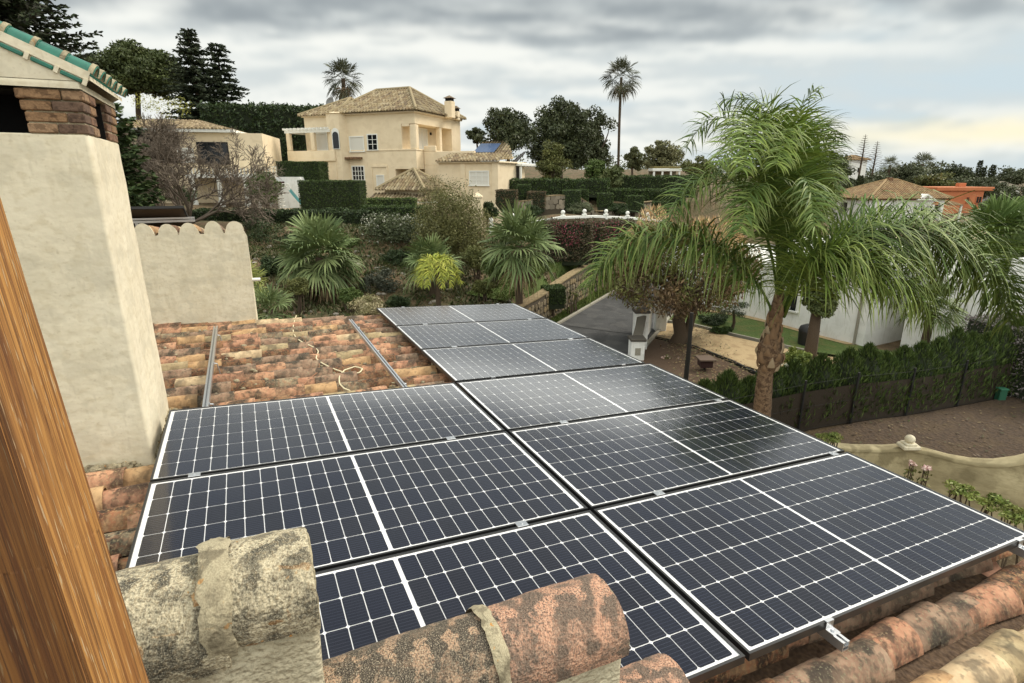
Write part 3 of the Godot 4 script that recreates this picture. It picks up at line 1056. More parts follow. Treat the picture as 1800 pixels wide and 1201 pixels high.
# ---------------------------------------------------------------- the ground
const SPOTS := [
	[3.5, -22, -0.1], [5, -26, -0.1], [1.5, -20, -0.1], [7.5, -31, -0.1], [9.5, -36, -0.05], [13.5, -41, 0.1], [20, -48, 0.6], [28, -52, 1.0], [5.2, -31, -0.05], [2.9, -26, -0.05], [1.6, -23, 0.0], [7.6, -35.5, -0.05], [11, -38, 0], [16, -44, 0.3],
	[-6, -18, 0.3], [-12, -17, 0.5], [-2.5, -20, 0.0], [-7.5, -21.6, 1.0], [-4, -22.4, 1.0], [-13, -21, 1.2], [-1.4, -23.8, 1.1], [0.0, -25.0, 1.4], [1.6, -28.4, 1.8], [3.0, -31.6, 1.9], [5.4, -37, 1.9], [9.2, -43.6, 1.9], [20, -56, 4], [3, -19, -0.1], [-4, -15, 0.1], [-4, -23, 0.9], [-8, -24, 1.3], [-13, -24, 1.9], [-18, -25, 2.6], [-1, -23, 0.6],
	[-8, -30, 2.6], [-4, -30, 2.1], [-13, -30, 3.0], [-0.5, -29, 1.9], [-1.5, -26, 1.4], [-18, -31, 3.4], [1.0, -28.5, 1.9], [2.2, -30.5, 2.05], [3.3, -33, 2.2], [5.2, -37, 2.3],
	[-8, -35.5, 4.0], [-3, -35.5, 3.8], [-13, -35.5, 4.1], [-20, -36, 4.3], [0.3, -35, 3.2], [4, -36.5, 4.3],
	[-8, -42, 4.4], [-14, -42, 4.4], [-2, -42, 4.4], [4, -41, 4.5], [10, -44, 4.5], [-20, -44, 4.5], [-28, -44, 4.9], [-8, -48, 4.9], [-16, -52, 5.0], [-4, -54, 5.0], [8, -52, 5.3], [16, -54, 5.2], [-24, -54, 5.4], [-36, -54, 6.0],
	[-30, -72, 9], [-18, -76, 8.5], [-44, -60, 8.5], [-62, -84, 13], [0, -80, 7], [20, -78, 6], [-40, -110, 13], [0, -120, 9], [-36, -34, 5], [-30, -22, 3.5], [-40, -12, 3],
	[8, -19, 0.0], [12, -23, 0.0], [10, -26, 0.0], [16, -21, 0.1], [14, -27, 0.1], [7.6, -22, 0.05], [6.2, -18, 0.1], [9, -17.5, 0.2],
	[9, -14, 0.55], [14, -12, 0.6], [20, -10, 0.6], [8, -10, 0.4], [12, -16, 0.4], [18, -16, 0.5], [22, -18, 0.6], [24, -24, 0.6], [6, -12, 0.3], [4, -8, 0.0], [14, -6, 0.0], [-6, -8, 0.3], [-10, 2, 0.3], [8, 4, 0.0], [0, -14, 0.3], [30, -14, 1.2], [40, -20, 1.5],
	[24, -36, 0.4], [18, -34, 0.2], [36, -58, 0.6], [44, -72, 0.5], [50, -56, 0.6], [60, -90, 0.5], [72, -100, 1.5], [60, -120, 5.0], [84, -120, 2.5], [96, -150, 6.0], [60, -150, 8.0], [110, -110, 1.0], [70, -60, 1.0], [50, -36, 1.0], [20, -110, 8], [40, -160, 9],
	[0, -180, 10], [-90, -150, 18], [120, -200, 6], [60, -260, 8], [200, -260, 3], [-160, -100, 20], [200, -120, 1], [120, -40, 1], [60, 10, 0], [-60, 20, 3]]

const LINE := [Vector2(-80, -12), Vector2(-20, -19), Vector2(-7.5, -20.8), Vector2(-4.0, -21.6), Vector2(-1.4, -22.9), Vector2(0.2, -23.9), Vector2(3.4, -31.3), Vector2(6.1, -37.3), Vector2(9.8, -43.1), Vector2(22, -54), Vector2(50, -70), Vector2(160, -130)]
var low_spots := []
var high_spots := []

func above_line(x: float, z: float) -> float:      # metres on the hill side of the retaining walls' line
	var p := Vector2(x, z)
	var best := 1e9
	var side := 0.0
	for k in LINE.size() - 1:
		var q := Geometry2D.get_closest_point_to_segment(p, LINE[k], LINE[k + 1])
		var d := p.distance_squared_to(q)
		if d < best - 1e-6:
			best = d
			side = signf((LINE[k + 1] - LINE[k]).cross(p - LINE[k]))
	return -sqrt(best) * side

func ground(x: float, z: float) -> float:
	if low_spots.is_empty():
		for q in SPOTS:
			var a := above_line(q[0], q[1])
			if a < 0 or a > 14:
				low_spots.append(q)
			if a > 0 or a < -9:
				high_spots.append(q)
	var a := above_line(x, z) - 0.65
	if a > 0.30:
		return height(x, z, high_spots)
	if a < 0.0:
		return height(x, z, low_spots)
	return lerpf(height(x, z, low_spots), height(x, z, high_spots), a / 0.30)

func height(x: float, z: float, spots: Array) -> float:
	var s := 0.0
	var w := 0.0
	for q in spots:
		var d: float = (x - q[0]) * (x - q[0]) + (z - q[1]) * (z - q[1]) + 2.0
		var k := 1.0 / (d * d)
		s += q[2] * k
		w += k
	return s / w

func on_ground(x: float, z: float, up := 0.0) -> Vector3:
	return Vector3(x, ground(x, z) + up, z)

func hit_ground(px: float, py: float) -> Vector3:     # where that direction meets the ground
	var r := ray(px, py)
	var t := 5.0
	while t < 300.0:
		var q := CAM + r * t
		if q.y < ground(q.x, q.z):
			break
		t += 0.25
	return CAM + r * t

func structure(called: String, mesh: Mesh) -> MeshInstance3D:
	return put(called, mesh, self, Transform3D.IDENTITY, "structure")

func strip(a: Array, b: Array, up: float, along := 1.0, across := 6) -> MB:   # a sheet between two lines on the ground
	var m := MB.new()
	var rows := []
	for k in a.size() - 1:
		var n := maxi(1, int(a[k].distance_to(a[k + 1]) / along))
		for j in n + (1 if k == a.size() - 2 else 0):
			var p: Vector2 = a[k].lerp(a[k + 1], float(j) / n)
			var q: Vector2 = b[k].lerp(b[k + 1], float(j) / n)
			var row := []
			for i in across + 1:
				var e := p.lerp(q, float(i) / across)
				row.append(on_ground(e.x, e.y, up))
			rows.append(row)
	m.grid(rows)
	return m

func ribbon(a: Array, w: float, h: float, up := 0.0, along := 0.8) -> MB:     # a low wall, kerb or edging along a line
	var m := MB.new()
	var rows := []
	for k in a.size() - 1:
		var n := maxi(1, int(a[k].distance_to(a[k + 1]) / along))
		for j in n + (1 if k == a.size() - 2 else 0):
			var p: Vector2 = a[k].lerp(a[k + 1], float(j) / n)
			var d: Vector2 = (a[k + 1] - a[k]).normalized().orthogonal() * w / 2
			var y := ground(p.x, p.y) + up
			rows.append([Vector3(p.x - d.x, y - 0.3, p.y - d.y), Vector3(p.x - d.x, y + h, p.y - d.y), Vector3(p.x + d.x, y + h, p.y + d.y), Vector3(p.x + d.x, y - 0.3, p.y + d.y)])
	for r in rows.size() - 1:
		for k in 3:
			m.quad(rows[r][k], rows[r][k + 1], rows[r + 1][k + 1], rows[r + 1][k])
	m.poly(rows[0])
	m.poly(rows[-1])
	return m

func steps(lo: float, hi: float, from: float, to: float, s: float) -> Array:
	var out := [lo]
	var d := s
	var far := []
	var x := from
	while x > lo + 10:
		far.append(x)
		x -= d
		d *= 1.5
	far.reverse()
	out.append_array(far)
	x = from + s
	while x < to:
		out.append(x)
		x += s
	d = s
	while x < hi - 10:
		out.append(x)
		x += d
		d *= 1.5
	out.append(hi)
	return out

func build_ground() -> void:
	var xs := []
	for x in steps(-1500, 1800, -50, 66, 1.3):
		if x < -13 or x > 13:
			xs.append(x)
	for k in 53:
		xs.append(-13.0 + k * 0.5)
	xs.sort()
	var zs := []
	for z in steps(-1900, 400, -96, 6, 1.3):
		if z < -45 or z > -18:
			zs.append(z)
	for k in 55:
		zs.append(-45.0 + k * 0.5)
	zs.sort()
	var m := MB.new()
	var rows := []
	for z in zs:
		var row := []
		for x in xs:
			row.append(Vector3(x, ground(x, z), z))
		rows.append(row)
	m.grid(rows)
	structure("ground", m.mesh(mats.earth, true))
	var lk := [Vector2(-1.8, -18.6), Vector2(2.4, -26.8), Vector2(4.9, -31.7), Vector2(7.3, -36.4), Vector2(12.5, -43.5), Vector2(24, -52)]
	var rk := [Vector2(3.2, -17.5), Vector2(6.0, -23.4), Vector2(8.4, -28.5), Vector2(11.2, -33.5), Vector2(16.5, -39.5), Vector2(26, -47)]
	structure("road", strip(lk, rk, 0.10, 0.8, 8).mesh(mats.asphalt, true))
	structure("kerb", ribbon(lk, 0.16, 0.19).mesh(mats.kerb))
	structure("kerb", ribbon(rk.slice(0, 3), 0.14, 0.17).mesh(mats.kerb))
	# a patched trench across the asphalt
	var tr := MB.new()
	for k in 8:
		var a := Vector2(2.7, -26.2).lerp(Vector2(6.9, -24.2), k / 8.0)
		var b := Vector2(2.7, -26.2).lerp(Vector2(6.9, -24.2), (k + 1) / 8.0)
		tr.quad(on_ground(a.x, a.y, 0.116), on_ground(b.x, b.y, 0.116), on_ground(b.x + 0.05, b.y - 0.11, 0.116), on_ground(a.x + 0.05, a.y - 0.11, 0.116))
	structure("road_joint", tr.mesh(mat(Color(0.21, 0.21, 0.205), 0.9)))
	# grass strip by the kerb, grass bank above the stone wall
	var w0 := [Vector2(-2.9, -19.2), Vector2(0.6, -24.2), Vector2(3.7, -31.4), Vector2(6.4, -37), Vector2(11.6, -44), Vector2(23, -53)]
	structure("grass_strip", strip(lk, w0, 0.09, 0.8, 4).mesh(mats.grass, true))
	structure("grass_bank", strip([Vector2(-0.3, -25.2), Vector2(1.4, -28.0), Vector2(3.2, -31.8), Vector2(5.8, -37)], [Vector2(-2.2, -26.6), Vector2(-0.6, -30.2), Vector2(1.8, -33.2), Vector2(4.4, -38)], 0.14, 0.6, 6).mesh(mats.grass, true))
	# neighbour's drive, lawn and flower bed
	structure("driveway", strip([Vector2(7.0, -27.2), Vector2(8.6, -26.3), Vector2(10.0, -24.2), Vector2(12.0, -21.8), Vector2(13.8, -20.2)], [Vector2(6.3, -24.4), Vector2(7.6, -22.6), Vector2(8.6, -20.6), Vector2(9.6, -18.6), Vector2(11.0, -16.8)], 0.08, 0.8, 6).mesh(mats.drive, true))
	structure("lawn", strip([Vector2(9.6, -29.6), Vector2(11.4, -28.0), Vector2(13.0, -25.6), Vector2(14.6, -22.6), Vector2(16.0, -20.6)], [Vector2(7.4, -27.4), Vector2(8.8, -26.4), Vector2(10.2, -24.4), Vector2(12.2, -22.0), Vector2(14.0, -20.4)], 0.11, 0.8, 6).mesh(mats.grass, true))
	structure("garden_path", strip([Vector2(10.0, -30.0), Vector2(12.0, -27.9), Vector2(13.4, -25.2), Vector2(14.6, -22.6)], [Vector2(9.7, -29.8), Vector2(11.6, -27.8), Vector2(13.0, -25.2), Vector2(14.2, -22.7)], 0.13, 0.8, 1).mesh(mats.drive, true))
	structure("flower_bed", strip([Vector2(6.2, -24.3), Vector2(7.5, -22.5), Vector2(8.4, -20.5), Vector2(8.8, -18.8), Vector2(9.2, -17.6)], [Vector2(5.0, -21.6), Vector2(5.2, -20.0), Vector2(5.6, -18.4), Vector2(6.6, -17.0), Vector2(7.6, -16.0)], 0.07, 0.7, 6).mesh(mats.mulch, true))
	structure("garden_edging", ribbon([Vector2(6.4, -24.4), Vector2(7.7, -22.6), Vector2(8.6, -20.6), Vector2(9.0, -18.8), Vector2(9.4, -17.6)], 0.08, 0.12).mesh(mats.dark))
	structure("garden_edging", ribbon([Vector2(7.4, -27.4), Vector2(8.8, -26.4), Vector2(10.2, -24.4), Vector2(12.2, -22.0)], 0.10, 0.15).mesh(mats.kerb))
	structure("bare_soil", strip([Vector2(6.8, -12.9), Vector2(9.4, -13.9), Vector2(12.4, -15.0), Vector2(16.0, -16.2), Vector2(24.0, -18.5)], [Vector2(6.0, -9.0), Vector2(9.4, -10.0), Vector2(13.0, -9.0), Vector2(18.0, -8.0), Vector2(28.0, -8.0)], 0.10, 0.7, 8).mesh(mats.soil, true))
	# pool terrace
	structure("pool_terrace", strip([Vector2(-22, -47.5), Vector2(-14, -47.5), Vector2(-6, -47)], [Vector2(-22, -38), Vector2(-14, -37.6), Vector2(-6, -37.6)], 0.10, 1.0, 8).mesh(mat(Color(0.66, 0.60, 0.50), 0.95), true))

# ---------------------------------------------------------------- stones
func stone_mesh(material: Material) -> ArrayMesh:
	var m := MB.new()
	var pts := []
	for k in 7:
		var t := TAU * k / 7 + rf(-0.25, 0.25)
		pts.append(Vector3(cos(t) * rf(0.42, 0.54), sin(t) * rf(0.40, 0.52), 0))
	var mid := Vector3(rf(-0.08, 0.08), rf(-0.08, 0.08), 0.16)
	for k in 7:
		var a: Vector3 = pts[k]
		var b: Vector3 = pts[(k + 1) % 7]
		var a2 := a * 0.84 + Vector3(0, 0, 0.12)
		var b2 := b * 0.84 + Vector3(0, 0, 0.12)
		m.quad(a, a2, b2, b)
		m.tri(a2, mid, b2)
	return m.mesh(material)

func stone_wall(called: String, label: String, line: Array, heights: Array, base_up: float, size: float, singly: bool, group := "") -> void:
	# line: Vector2 points at the wall's foot; the stones face the side to the right of its direction
	var p0 := on_ground(line[0].x, line[0].y)
	var t := thing(called, label, "stone wall", p0, Basis.IDENTITY, group)
	var meshes := []
	for k in 4:
		for j in 2:
			meshes.append(stone_mesh(mats.stones[k]))
	var core := MB.new()
	var cap := MB.new()
	var loose := MB.new()
	var count := 0
	for k in line.size() - 1:
		var a: Vector2 = line[k]
		var b: Vector2 = line[k + 1]
		var d := (b - a).normalized()
		var n2 := Vector2(-d.y, d.x)
		var out := Vector3(n2.x, 0, n2.y)
		var n := maxi(1, int(a.distance_to(b) / 0.5))
		for j in n:
			var q0 := a.lerp(b, float(j) / n)
			var q1 := a.lerp(b, float(j + 1) / n)
			var h0 := lerpf(heights[k], heights[k + 1], float(j) / n)
			var h1 := lerpf(heights[k], heights[k + 1], float(j + 1) / n)
			var f0 := Vector3(q0.x, ground(q0.x + n2.x * 0.6, q0.y + n2.y * 0.6) + base_up, q0.y) - p0
			var f1 := Vector3(q1.x, ground(q1.x + n2.x * 0.6, q1.y + n2.y * 0.6) + base_up, q1.y) - p0
			var up0 := Vector3(0, h0, 0)
			var up1 := Vector3(0, h1, 0)
			core.quad(f0 - Vector3(0, 0.4, 0), f0 + up0, f1 + up1, f1 - Vector3(0, 0.4, 0))
			core.quad(f0 + up0, f0 + up0 - out * 0.4, f1 + up1 - out * 0.4, f1 + up1)
			core.quad(f0 + up0 - out * 0.4, f0 - Vector3(0, 0.4, 0) - out * 0.4, f1 - Vector3(0, 0.4, 0) - out * 0.4, f1 + up1 - out * 0.4)
			cap.quad(f0 + up0 + Vector3(0, 0.06, 0) + out * 0.05, f0 + up0 + Vector3(0, 0.06, 0) - out * 0.45, f1 + up1 + Vector3(0, 0.06, 0) - out * 0.45, f1 + up1 + Vector3(0, 0.06, 0) + out * 0.05)
			cap.quad(f0 + up0 + out * 0.05, f0 + up0 + Vector3(0, 0.06, 0) + out * 0.05, f1 + up1 + Vector3(0, 0.06, 0) + out * 0.05, f1 + up1 + out * 0.05)
		var y := size * 0.45
		var hm := maxf(heights[k], heights[k + 1])
		while y < hm:
			var x := rf(0, size * 0.5)
			while x < a.distance_to(b):
				var q := a.lerp(b, x / a.distance_to(b))
				var hh := lerpf(heights[k], heights[k + 1], x / a.distance_to(b))
				var w := size * rf(0.85, 1.45)
				if y < hh - size * 0.2:
					var pos := Vector3(q.x, ground(q.x + n2.x * 0.6, q.y + n2.y * 0.6) + base_up + y + rf(-0.04, 0.04), q.y) - p0 + out * 0.015
					var bx := Basis(Vector3(d.x, 0, d.y) * w, Vector3.UP * size * rf(0.85, 1.15), out * size * rf(0.4, 0.9)) * Basis(Vector3.BACK, rf(-0.3, 0.3))
					if singly and count < 300:
						put("stone", meshes[rng.randi() % 8], t, Transform3D(bx, pos))
						count += 1
					else:
						loose.col = Color(0.26, 0.22, 0.16) * rf(0.65, 1.25)
						loose.xf = Transform3D(bx, pos)
						loose.poly([Vector3(-0.46, -0.4, 0.1), Vector3(-0.1, -0.5, 0.12), Vector3(0.42, -0.42, 0.1), Vector3(0.5, 0.2, 0.11), Vector3(0.2, 0.48, 0.1), Vector3(-0.4, 0.42, 0.1)])
				x += w
			y += size * 0.92
	put("core", core.mesh(mat(Color(0.30, 0.265, 0.21), 0.95)), t)
	put("coping", cap.mesh(mats.stones[3]), t)
	if loose.v.size():
		put("stones", loose.mesh(mats.clay), t, Transform3D.IDENTITY, "stuff")

# ---------------------------------------------------------------- buildings
func frame(o: Vector3, ex: Vector3) -> Transform3D:      # x along the facade to the right, y up, z out of the wall
	var x := Vector3(ex.x, 0, ex.z).normalized()
	return Transform3D(Basis(x, Vector3.UP, x.cross(Vector3.UP)), o)

func on_face(xf: Transform3D, px: float, py: float, z := 0.0) -> Vector3:
	return xf.affine_inverse() * on_plane(px, py, xf * Vector3(0, 0, z), xf.basis.z)

func on_side(xf: Transform3D, px: float, py: float, x := 0.0) -> Vector3:
	return xf.affine_inverse() * on_plane(px, py, xf * Vector3(x, 0, 0), xf.basis.x)

func part_box(t: Node, called: String, a: Vector3, b: Vector3, material: Material, bevel := 0.0) -> MeshInstance3D:
	var m := MB.new()
	if bevel > 0:
		m.cbox(a, b, bevel)
	else:
		m.box(a, b)
	return put(called, m.mesh(material), t)

# a window on the plane z (or, with side, on the plane x): surround, pane and bars
func window(t: Node, a: Vector3, b: Vector3, pane: Material, cols := 2, rows := 1, side := false, called := "window", trim: Material = null) -> void:
	var lo := a.min(b)
	var hi := a.max(b)
	var xf := Transform3D.IDENTITY
	var w := hi.x - lo.x
	if side:
		xf = Transform3D(Basis(Vector3(0, 0, -1), Vector3.UP, Vector3(1, 0, 0)), Vector3(lo.x, lo.y, hi.z))
		w = hi.z - lo.z
	else:
		xf.origin = lo
	var h := hi.y - lo.y
	var e := minf(0.09, w * 0.12)
	var m := MB.new()
	m.box(Vector3(-e, -e, -0.02), Vector3(0, h + e, 0.06))
	m.box(Vector3(w, -e, -0.02), Vector3(w + e, h + e, 0.06))
	m.box(Vector3(0, h, -0.02), Vector3(w, h + e, 0.06))
	m.box(Vector3(-e * 1.5, -e - 0.05, -0.02), Vector3(w + e * 1.5, -e + 0.02, 0.12))
	for k in range(1, cols):
		m.box(Vector3(w * k / cols - 0.025, 0, 0.012), Vector3(w * k / cols + 0.025, h, 0.04))
	for k in range(1, rows):
		m.box(Vector3(0, h * k / rows - 0.02, 0.012), Vector3(w, h * k / rows + 0.02, 0.036))
	var f := put(called, m.mesh(trim if trim else mats.white_paint), t, xf)
	var p := MB.new()
	p.box(Vector3(0, -e, 0.004), Vector3(w, h, 0.010))
	put("pane", p.mesh(pane), f)

func slope_tiles(m: MB, e0: Vector3, e1: Vector3, r0: Vector3, r1: Vector3, pitch: float, cols: Array, len := 0.45) -> void:
	var X := (e1 - e0).normalized()
	var L := (e1 - e0).length()
	var up := (r0 - e0) - X * (r0 - e0).dot(X)
	var H := up.length()
	var Y := up / H
	var Z := X.cross(Y)
	if Z.y < 0:
		Z = -Z
	var x0 := (r0 - e0).dot(X)
	var x1 := (r1 - e0).dot(X)
	m.col = cols[0].darkened(0.4)
	m.poly([e0, e1, r1, r0])
	var x := pitch / 2
	while x < L:
		var s := H
		if x < x0:
			s = H * x / maxf(x0, 0.01)
		elif x > x1:
			s = H * (L - x) / maxf(L - x1, 0.01)
		var y := -0.08
		while y < s:
			m.col = cols[rng.randi() % cols.size()].lerp(cols[rng.randi() % cols.size()], rf(0, 1))
			var y2 := minf(y + len, s + 0.05)
			var w := pitch * 0.36
			var q := e0 + X * (x + rf(-0.02, 0.02))
			var a0 := q - X * w + Y * y
			var a1 := q - X * w * 0.5 + Y * y + Z * 0.125
			var a2 := q + X * w * 0.5 + Y * y + Z * 0.125
			var a3 := q + X * w + Y * y
			var b0 := q - X * w * 0.8 + Y * y2
			var b1 := q - X * w * 0.4 + Y * y2 + Z * 0.10
			var b2 := q + X * w * 0.4 + Y * y2 + Z * 0.10
			var b3 := q + X * w * 0.8 + Y * y2
			m.quad(a0, b0, b1, a1)
			m.quad(a1, b1, b2, a2)
			m.quad(a2, b2, b3, a3)
			m.quad(a0, a1, a2, a3)
			y += len
		x += pitch

func hip_roof(t: Node, x0: float, x1: float, z0: float, z1: float, y: float, ra: Vector3, rb: Vector3, cols: Array, pitch := 0.30) -> MeshInstance3D:
	# z0 is the near eave, z1 the far one; ra and rb the left and right ends of the ridge
	var m := MB.new()
	var a := Vector3(x0, y, z0)
	var b := Vector3(x1, y, z0)
	var c := Vector3(x1, y, z1)
	var d := Vector3(x0, y, z1)
	slope_tiles(m, a, b, ra, rb, pitch, cols)
	slope_tiles(m, b, c, rb, rb, pitch, cols)
	slope_tiles(m, c, d, rb, ra, pitch, cols)
	slope_tiles(m, d, a, ra, ra, pitch, cols)
	m.col = cols[1]
	for q in [[a, ra], [b, rb], [c, rb], [d, ra], [ra, rb]]:
		if q[0].distance_to(q[1]) > 0.1:
			m.tube([q[0] + Vector3(0, 0.08, 0), q[1] + Vector3(0, 0.10, 0)], [0.13, 0.13], 6)
	var r := put("roof", m.mesh(mats.clay), t, Transform3D.IDENTITY)
	return r

func build_villa() -> void:
	var gy := 4.9
	var c := at(733, 300, 50)
	c.y = gy
	var xf := frame(c, Vector3(0.93, 0, 0.37))
	var t := thing("villa", "large cream two storey villa with brown hip roof, corner loggia and chimney on the hillside", "house", xf.origin, xf.basis)
	var wm: Material = mats.far_plaster
	var L := on_face(xf, 537, 240).x
	var D := 8.4
	var eave := 7.25
	var fl := on_face(xf, 736, 263).y            # top of the loggia's parapet
	var lx := on_face(xf, 708, 240).x
	# ground floor with the porch cut out of its corner; upper floor with the loggia cut out
	var px0 := on_face(xf, 695, 300).x
	part_box(t, "wall", Vector3(L, -0.6, -D), Vector3(px0, fl - 0.02, 0), wm)
	part_box(t, "wall", Vector3(px0 + 0.001, -0.6, -D), Vector3(0, fl - 0.02, -2.4), wm)
	part_box(t, "wall", Vector3(px0 + 0.001, 2.75, -2.399), Vector3(0, fl - 0.02, 0.0), wm)
	part_box(t, "pillar", Vector3(-0.55, -0.6, -0.55), Vector3(-0.002, 2.75, -0.002), wm, 0.05)
	part_box(t, "wall", Vector3(L, fl - 0.02, -D), Vector3(lx - 0.1, eave, 0), wm)
	part_box(t, "wall", Vector3(lx - 0.099, fl - 0.02, -D), Vector3(-1.9, eave, -6.4), wm)
	part_box(t, "wall", Vector3(-1.899, fl - 0.02, -D), Vector3(0, eave, -6.6), wm)
	part_box(t, "ceiling", Vector3(lx - 0.1, eave - 0.85, -6.6), Vector3(-0.004, eave - 0.002, -0.004), wm)
	part_box(t, "pillar", Vector3(-0.62, fl - 0.02, -0.66), Vector3(-0.003, eave - 0.85, -0.003), wm, 0.12)
	part_box(t, "pillar", Vector3(-0.46, fl - 0.02, -4.7), Vector3(-0.006, eave - 0.85, -4.3), wm, 0.06)
	part_box(t, "beam", Vector3(lx - 0.06, eave - 1.05, -0.22), Vector3(-0.6, eave - 0.84, -0.02), wm)
	part_box(t, "cornice", Vector3(L - 0.18, eave, -D - 0.18), Vector3(0.18, eave + 0.18, 0.18), wm, 0.05)
	part_box(t, "band", Vector3(L - 0.04, fl - 0.05, -D - 0.04), Vector3(0.05, fl + 0.06, 0.05), wm, 0.02)
	var rc_ := [Color(0.22, 0.16, 0.09), Color(0.30, 0.24, 0.14), Color(0.16, 0.12, 0.075), Color(0.36, 0.30, 0.19), Color(0.26, 0.20, 0.11)]
	var ridge_y := 9.75
	hip_roof(t, lx - 7.2, 0.42, 0.42, -D - 0.4, eave + 0.2, Vector3(-6.4, ridge_y, -4.2), Vector3(-2.9, ridge_y, -4.2), rc_)
	hip_roof(t, L - 0.4, lx - 6.4, 0.30, -D + 1.2, eave + 0.12, Vector3(L + 2.9, ridge_y - 0.75, -3.0), Vector3(L + 3.0, ridge_y - 0.75, -3.0), rc_)
	# windows and doors of the front
	for q in [[617, 241, 638, 265, 0, 1, 1], [648, 237, 662, 262, 1, 2, 3], [622, 293, 639, 324, 1, 4, 4], [568, 295, 584, 316, 0, 2, 2], [664, 309, 674, 327, 0, 1, 1]]:
		var a := on_face(xf, q[0], q[3])
		var b := on_face(xf, q[2], q[1])
		a.z = 0.002
		b.z = 0.002
		window(t, a, b, mats.window if q[4] else mats.blind, q[5], q[6], false, "window" if q[1] < 300 or q[4] == 0 else "door")
	var aw := on_face(xf, 612, 280)
	part_box(t, "door_canopy", Vector3(aw.x, aw.y, 0), Vector3(aw.x + 1.55, aw.y + 0.16, 0.5), mats.tiles[6])
	var nb := on_face(xf, 652, 292)
	for k in 2:
		part_box(t, "panel_trim", Vector3(nb.x + k * 1.6, 0.3, 0), Vector3(nb.x + 0.12 + k * 1.6, nb.y - 0.1, 0.06), wm)
	part_box(t, "panel_trim", Vector3(nb.x, nb.y - 0.1, 0), Vector3(nb.x + 1.72, nb.y + 0.06, 0.07), wm)
	# round-topped stair window in its turret
	var tw := on_face(xf, 601, 262)
	var m := MB.new()
	m.lathe(Vector3(tw.x - 0.25, 0, 0.0), [[0.95, -0.6], [0.95, eave + 0.15], [1.08, eave + 0.17], [0.0, eave + 0.4]], 8)
	put("turret", m.mesh(wm), t)
	m = MB.new()
	var arch := []
	for k in 9:
		arch.append(Vector3(0.26 * cos(PI * k / 8), 1.1 + 0.30 * sin(PI * k / 8), 0))
	arch.append(Vector3(-0.26, 0, 0))
	arch.append(Vector3(0.26, 0, 0))
	var back := []
	for q in arch:
		back.append(q * 1.25 - Vector3(0, 0.05, 0.02))
	m.poly(back)
	var wn := put("window", m.mesh(mats.white_paint), t, Transform3D(Basis(Vector3.UP, 0.35), Vector3(tw.x + 0.13, tw.y, 0.93)))
	m = MB.new()
	m.poly(arch)
	put("pane", m.mesh(mats.window), wn)
	# roof terrace and pergola at the left end
	var pa := on_face(xf, 508, 300, 1.1)
	var pb := on_face(xf, 590, 300, 1.1)
	var pt := on_face(xf, 545, 265, 1.1).y
	part_box(t, "terrace_wall", Vector3(pa.x, -0.6, -4.6), Vector3(L - 0.002, pt - 0.9, 0.95), wm)
	part_box(t, "terrace_parapet", Vector3(pa.x, pt - 0.899, 0.9), Vector3(pb.x, pt, 1.1), wm, 0.02)
	part_box(t, "terrace_wall", Vector3(L - 0.001, -0.6, 0.001), Vector3(pb.x, pt - 0.9, 0.95), wm)
	part_box(t, "terrace_parapet", Vector3(pa.x, pt - 0.898, -4.6), Vector3(pa.x + 0.2, pt, 0.899), wm, 0.02)
	var beam := on_face(xf, 545, 233, 1.1).y
	for x in [pa.x, on_face(xf, 545, 250, 1.1).x]:
		part_box(t, "pillar", Vector3(x + 0.002, pt, 0.7), Vector3(x + 0.42, beam, 1.09), wm, 0.06)
	part_box(t, "pillar", Vector3(pa.x + 0.002, pt, -4.4), Vector3(pa.x + 0.42, beam, -4.0), wm, 0.06)
	part_box(t, "pergola_beam", Vector3(pa.x - 0.15, beam, 0.72), Vector3(pb.x - 0.4, beam + 0.24, 1.02), mats.white_paint)
	part_box(t, "pergola_beam", Vector3(pa.x + 0.05, beam, -4.4), Vector3(pa.x + 0.30, beam + 0.24, 0.719), mats.white_paint)
	var x := pa.x - 0.05
	while x < pb.x - 0.5:
		part_box(t, "pergola_slat", Vector3(x, beam + 0.241, -3.6), Vector3(x + 0.09, beam + 0.40, 1.35), mats.white_paint)
		x += 0.42
	var wl := on_face(xf, 555, 262)
	window(t, Vector3(wl.x, wl.y, 0.002), Vector3(wl.x + 1.35, wl.y + 1.3, 0.002), mats.blind, 1, 1)
	# loggia inside: door, shutters, lamps
	window(t, Vector3(lx - 0.097, fl + 0.05, -4.2), Vector3(lx - 0.097, fl + 1.9, -2.6), mats.blind, 2, 1, true, "door")
	for z in [-2.0, -4.9]:
		part_box(t, "wall_lamp", Vector3(lx - 0.09, fl + 1.5, z), Vector3(lx + 0.06, fl + 1.72, z + 0.13), mats.dark)
	part_box(t, "porch_door", Vector3(px0 + 0.4, -0.2, -2.39), Vector3(px0 + 1.5, 1.9, -2.34), mats.dark)
	# chimneys
	for q in [[784, 797, 172, -5.2, 0.36], [799, 806, 190, -7.2, 0.26]]:
		var ca := on_face(xf, (q[0] + q[1]) / 2, q[2], q[3])
		var w: float = q[4]
		var ch := part_box(t, "chimney", Vector3(ca.x - w, eave, q[3] - w), Vector3(ca.x + w, ca.y - 0.3, q[3] + w), wm, 0.03)
		part_box(ch, "chimney_opening", Vector3(ca.x - w * 0.8, ca.y - 0.3, q[3] - w * 0.8), Vector3(ca.x + w * 0.8, ca.y - 0.05, q[3] + w * 0.8), mats.sooty_shade)
		m = MB.new()
		for k in 4:
			var p0 := Vector3(ca.x, 0, q[3]) + Vector3(w * 1.25 if k in [0, 3] else -w * 1.25, ca.y - 0.05, w * 1.25 if k < 2 else -w * 1.25)
			var p1 := Vector3(ca.x, 0, q[3]) + Vector3(w * 1.25 if k in [3, 2] else -w * 1.25, ca.y - 0.05, w * 1.25 if k in [0, 3] else -w * 1.25)
			m.tri(p0, p1, Vector3(ca.x, ca.y + 0.22, q[3]))
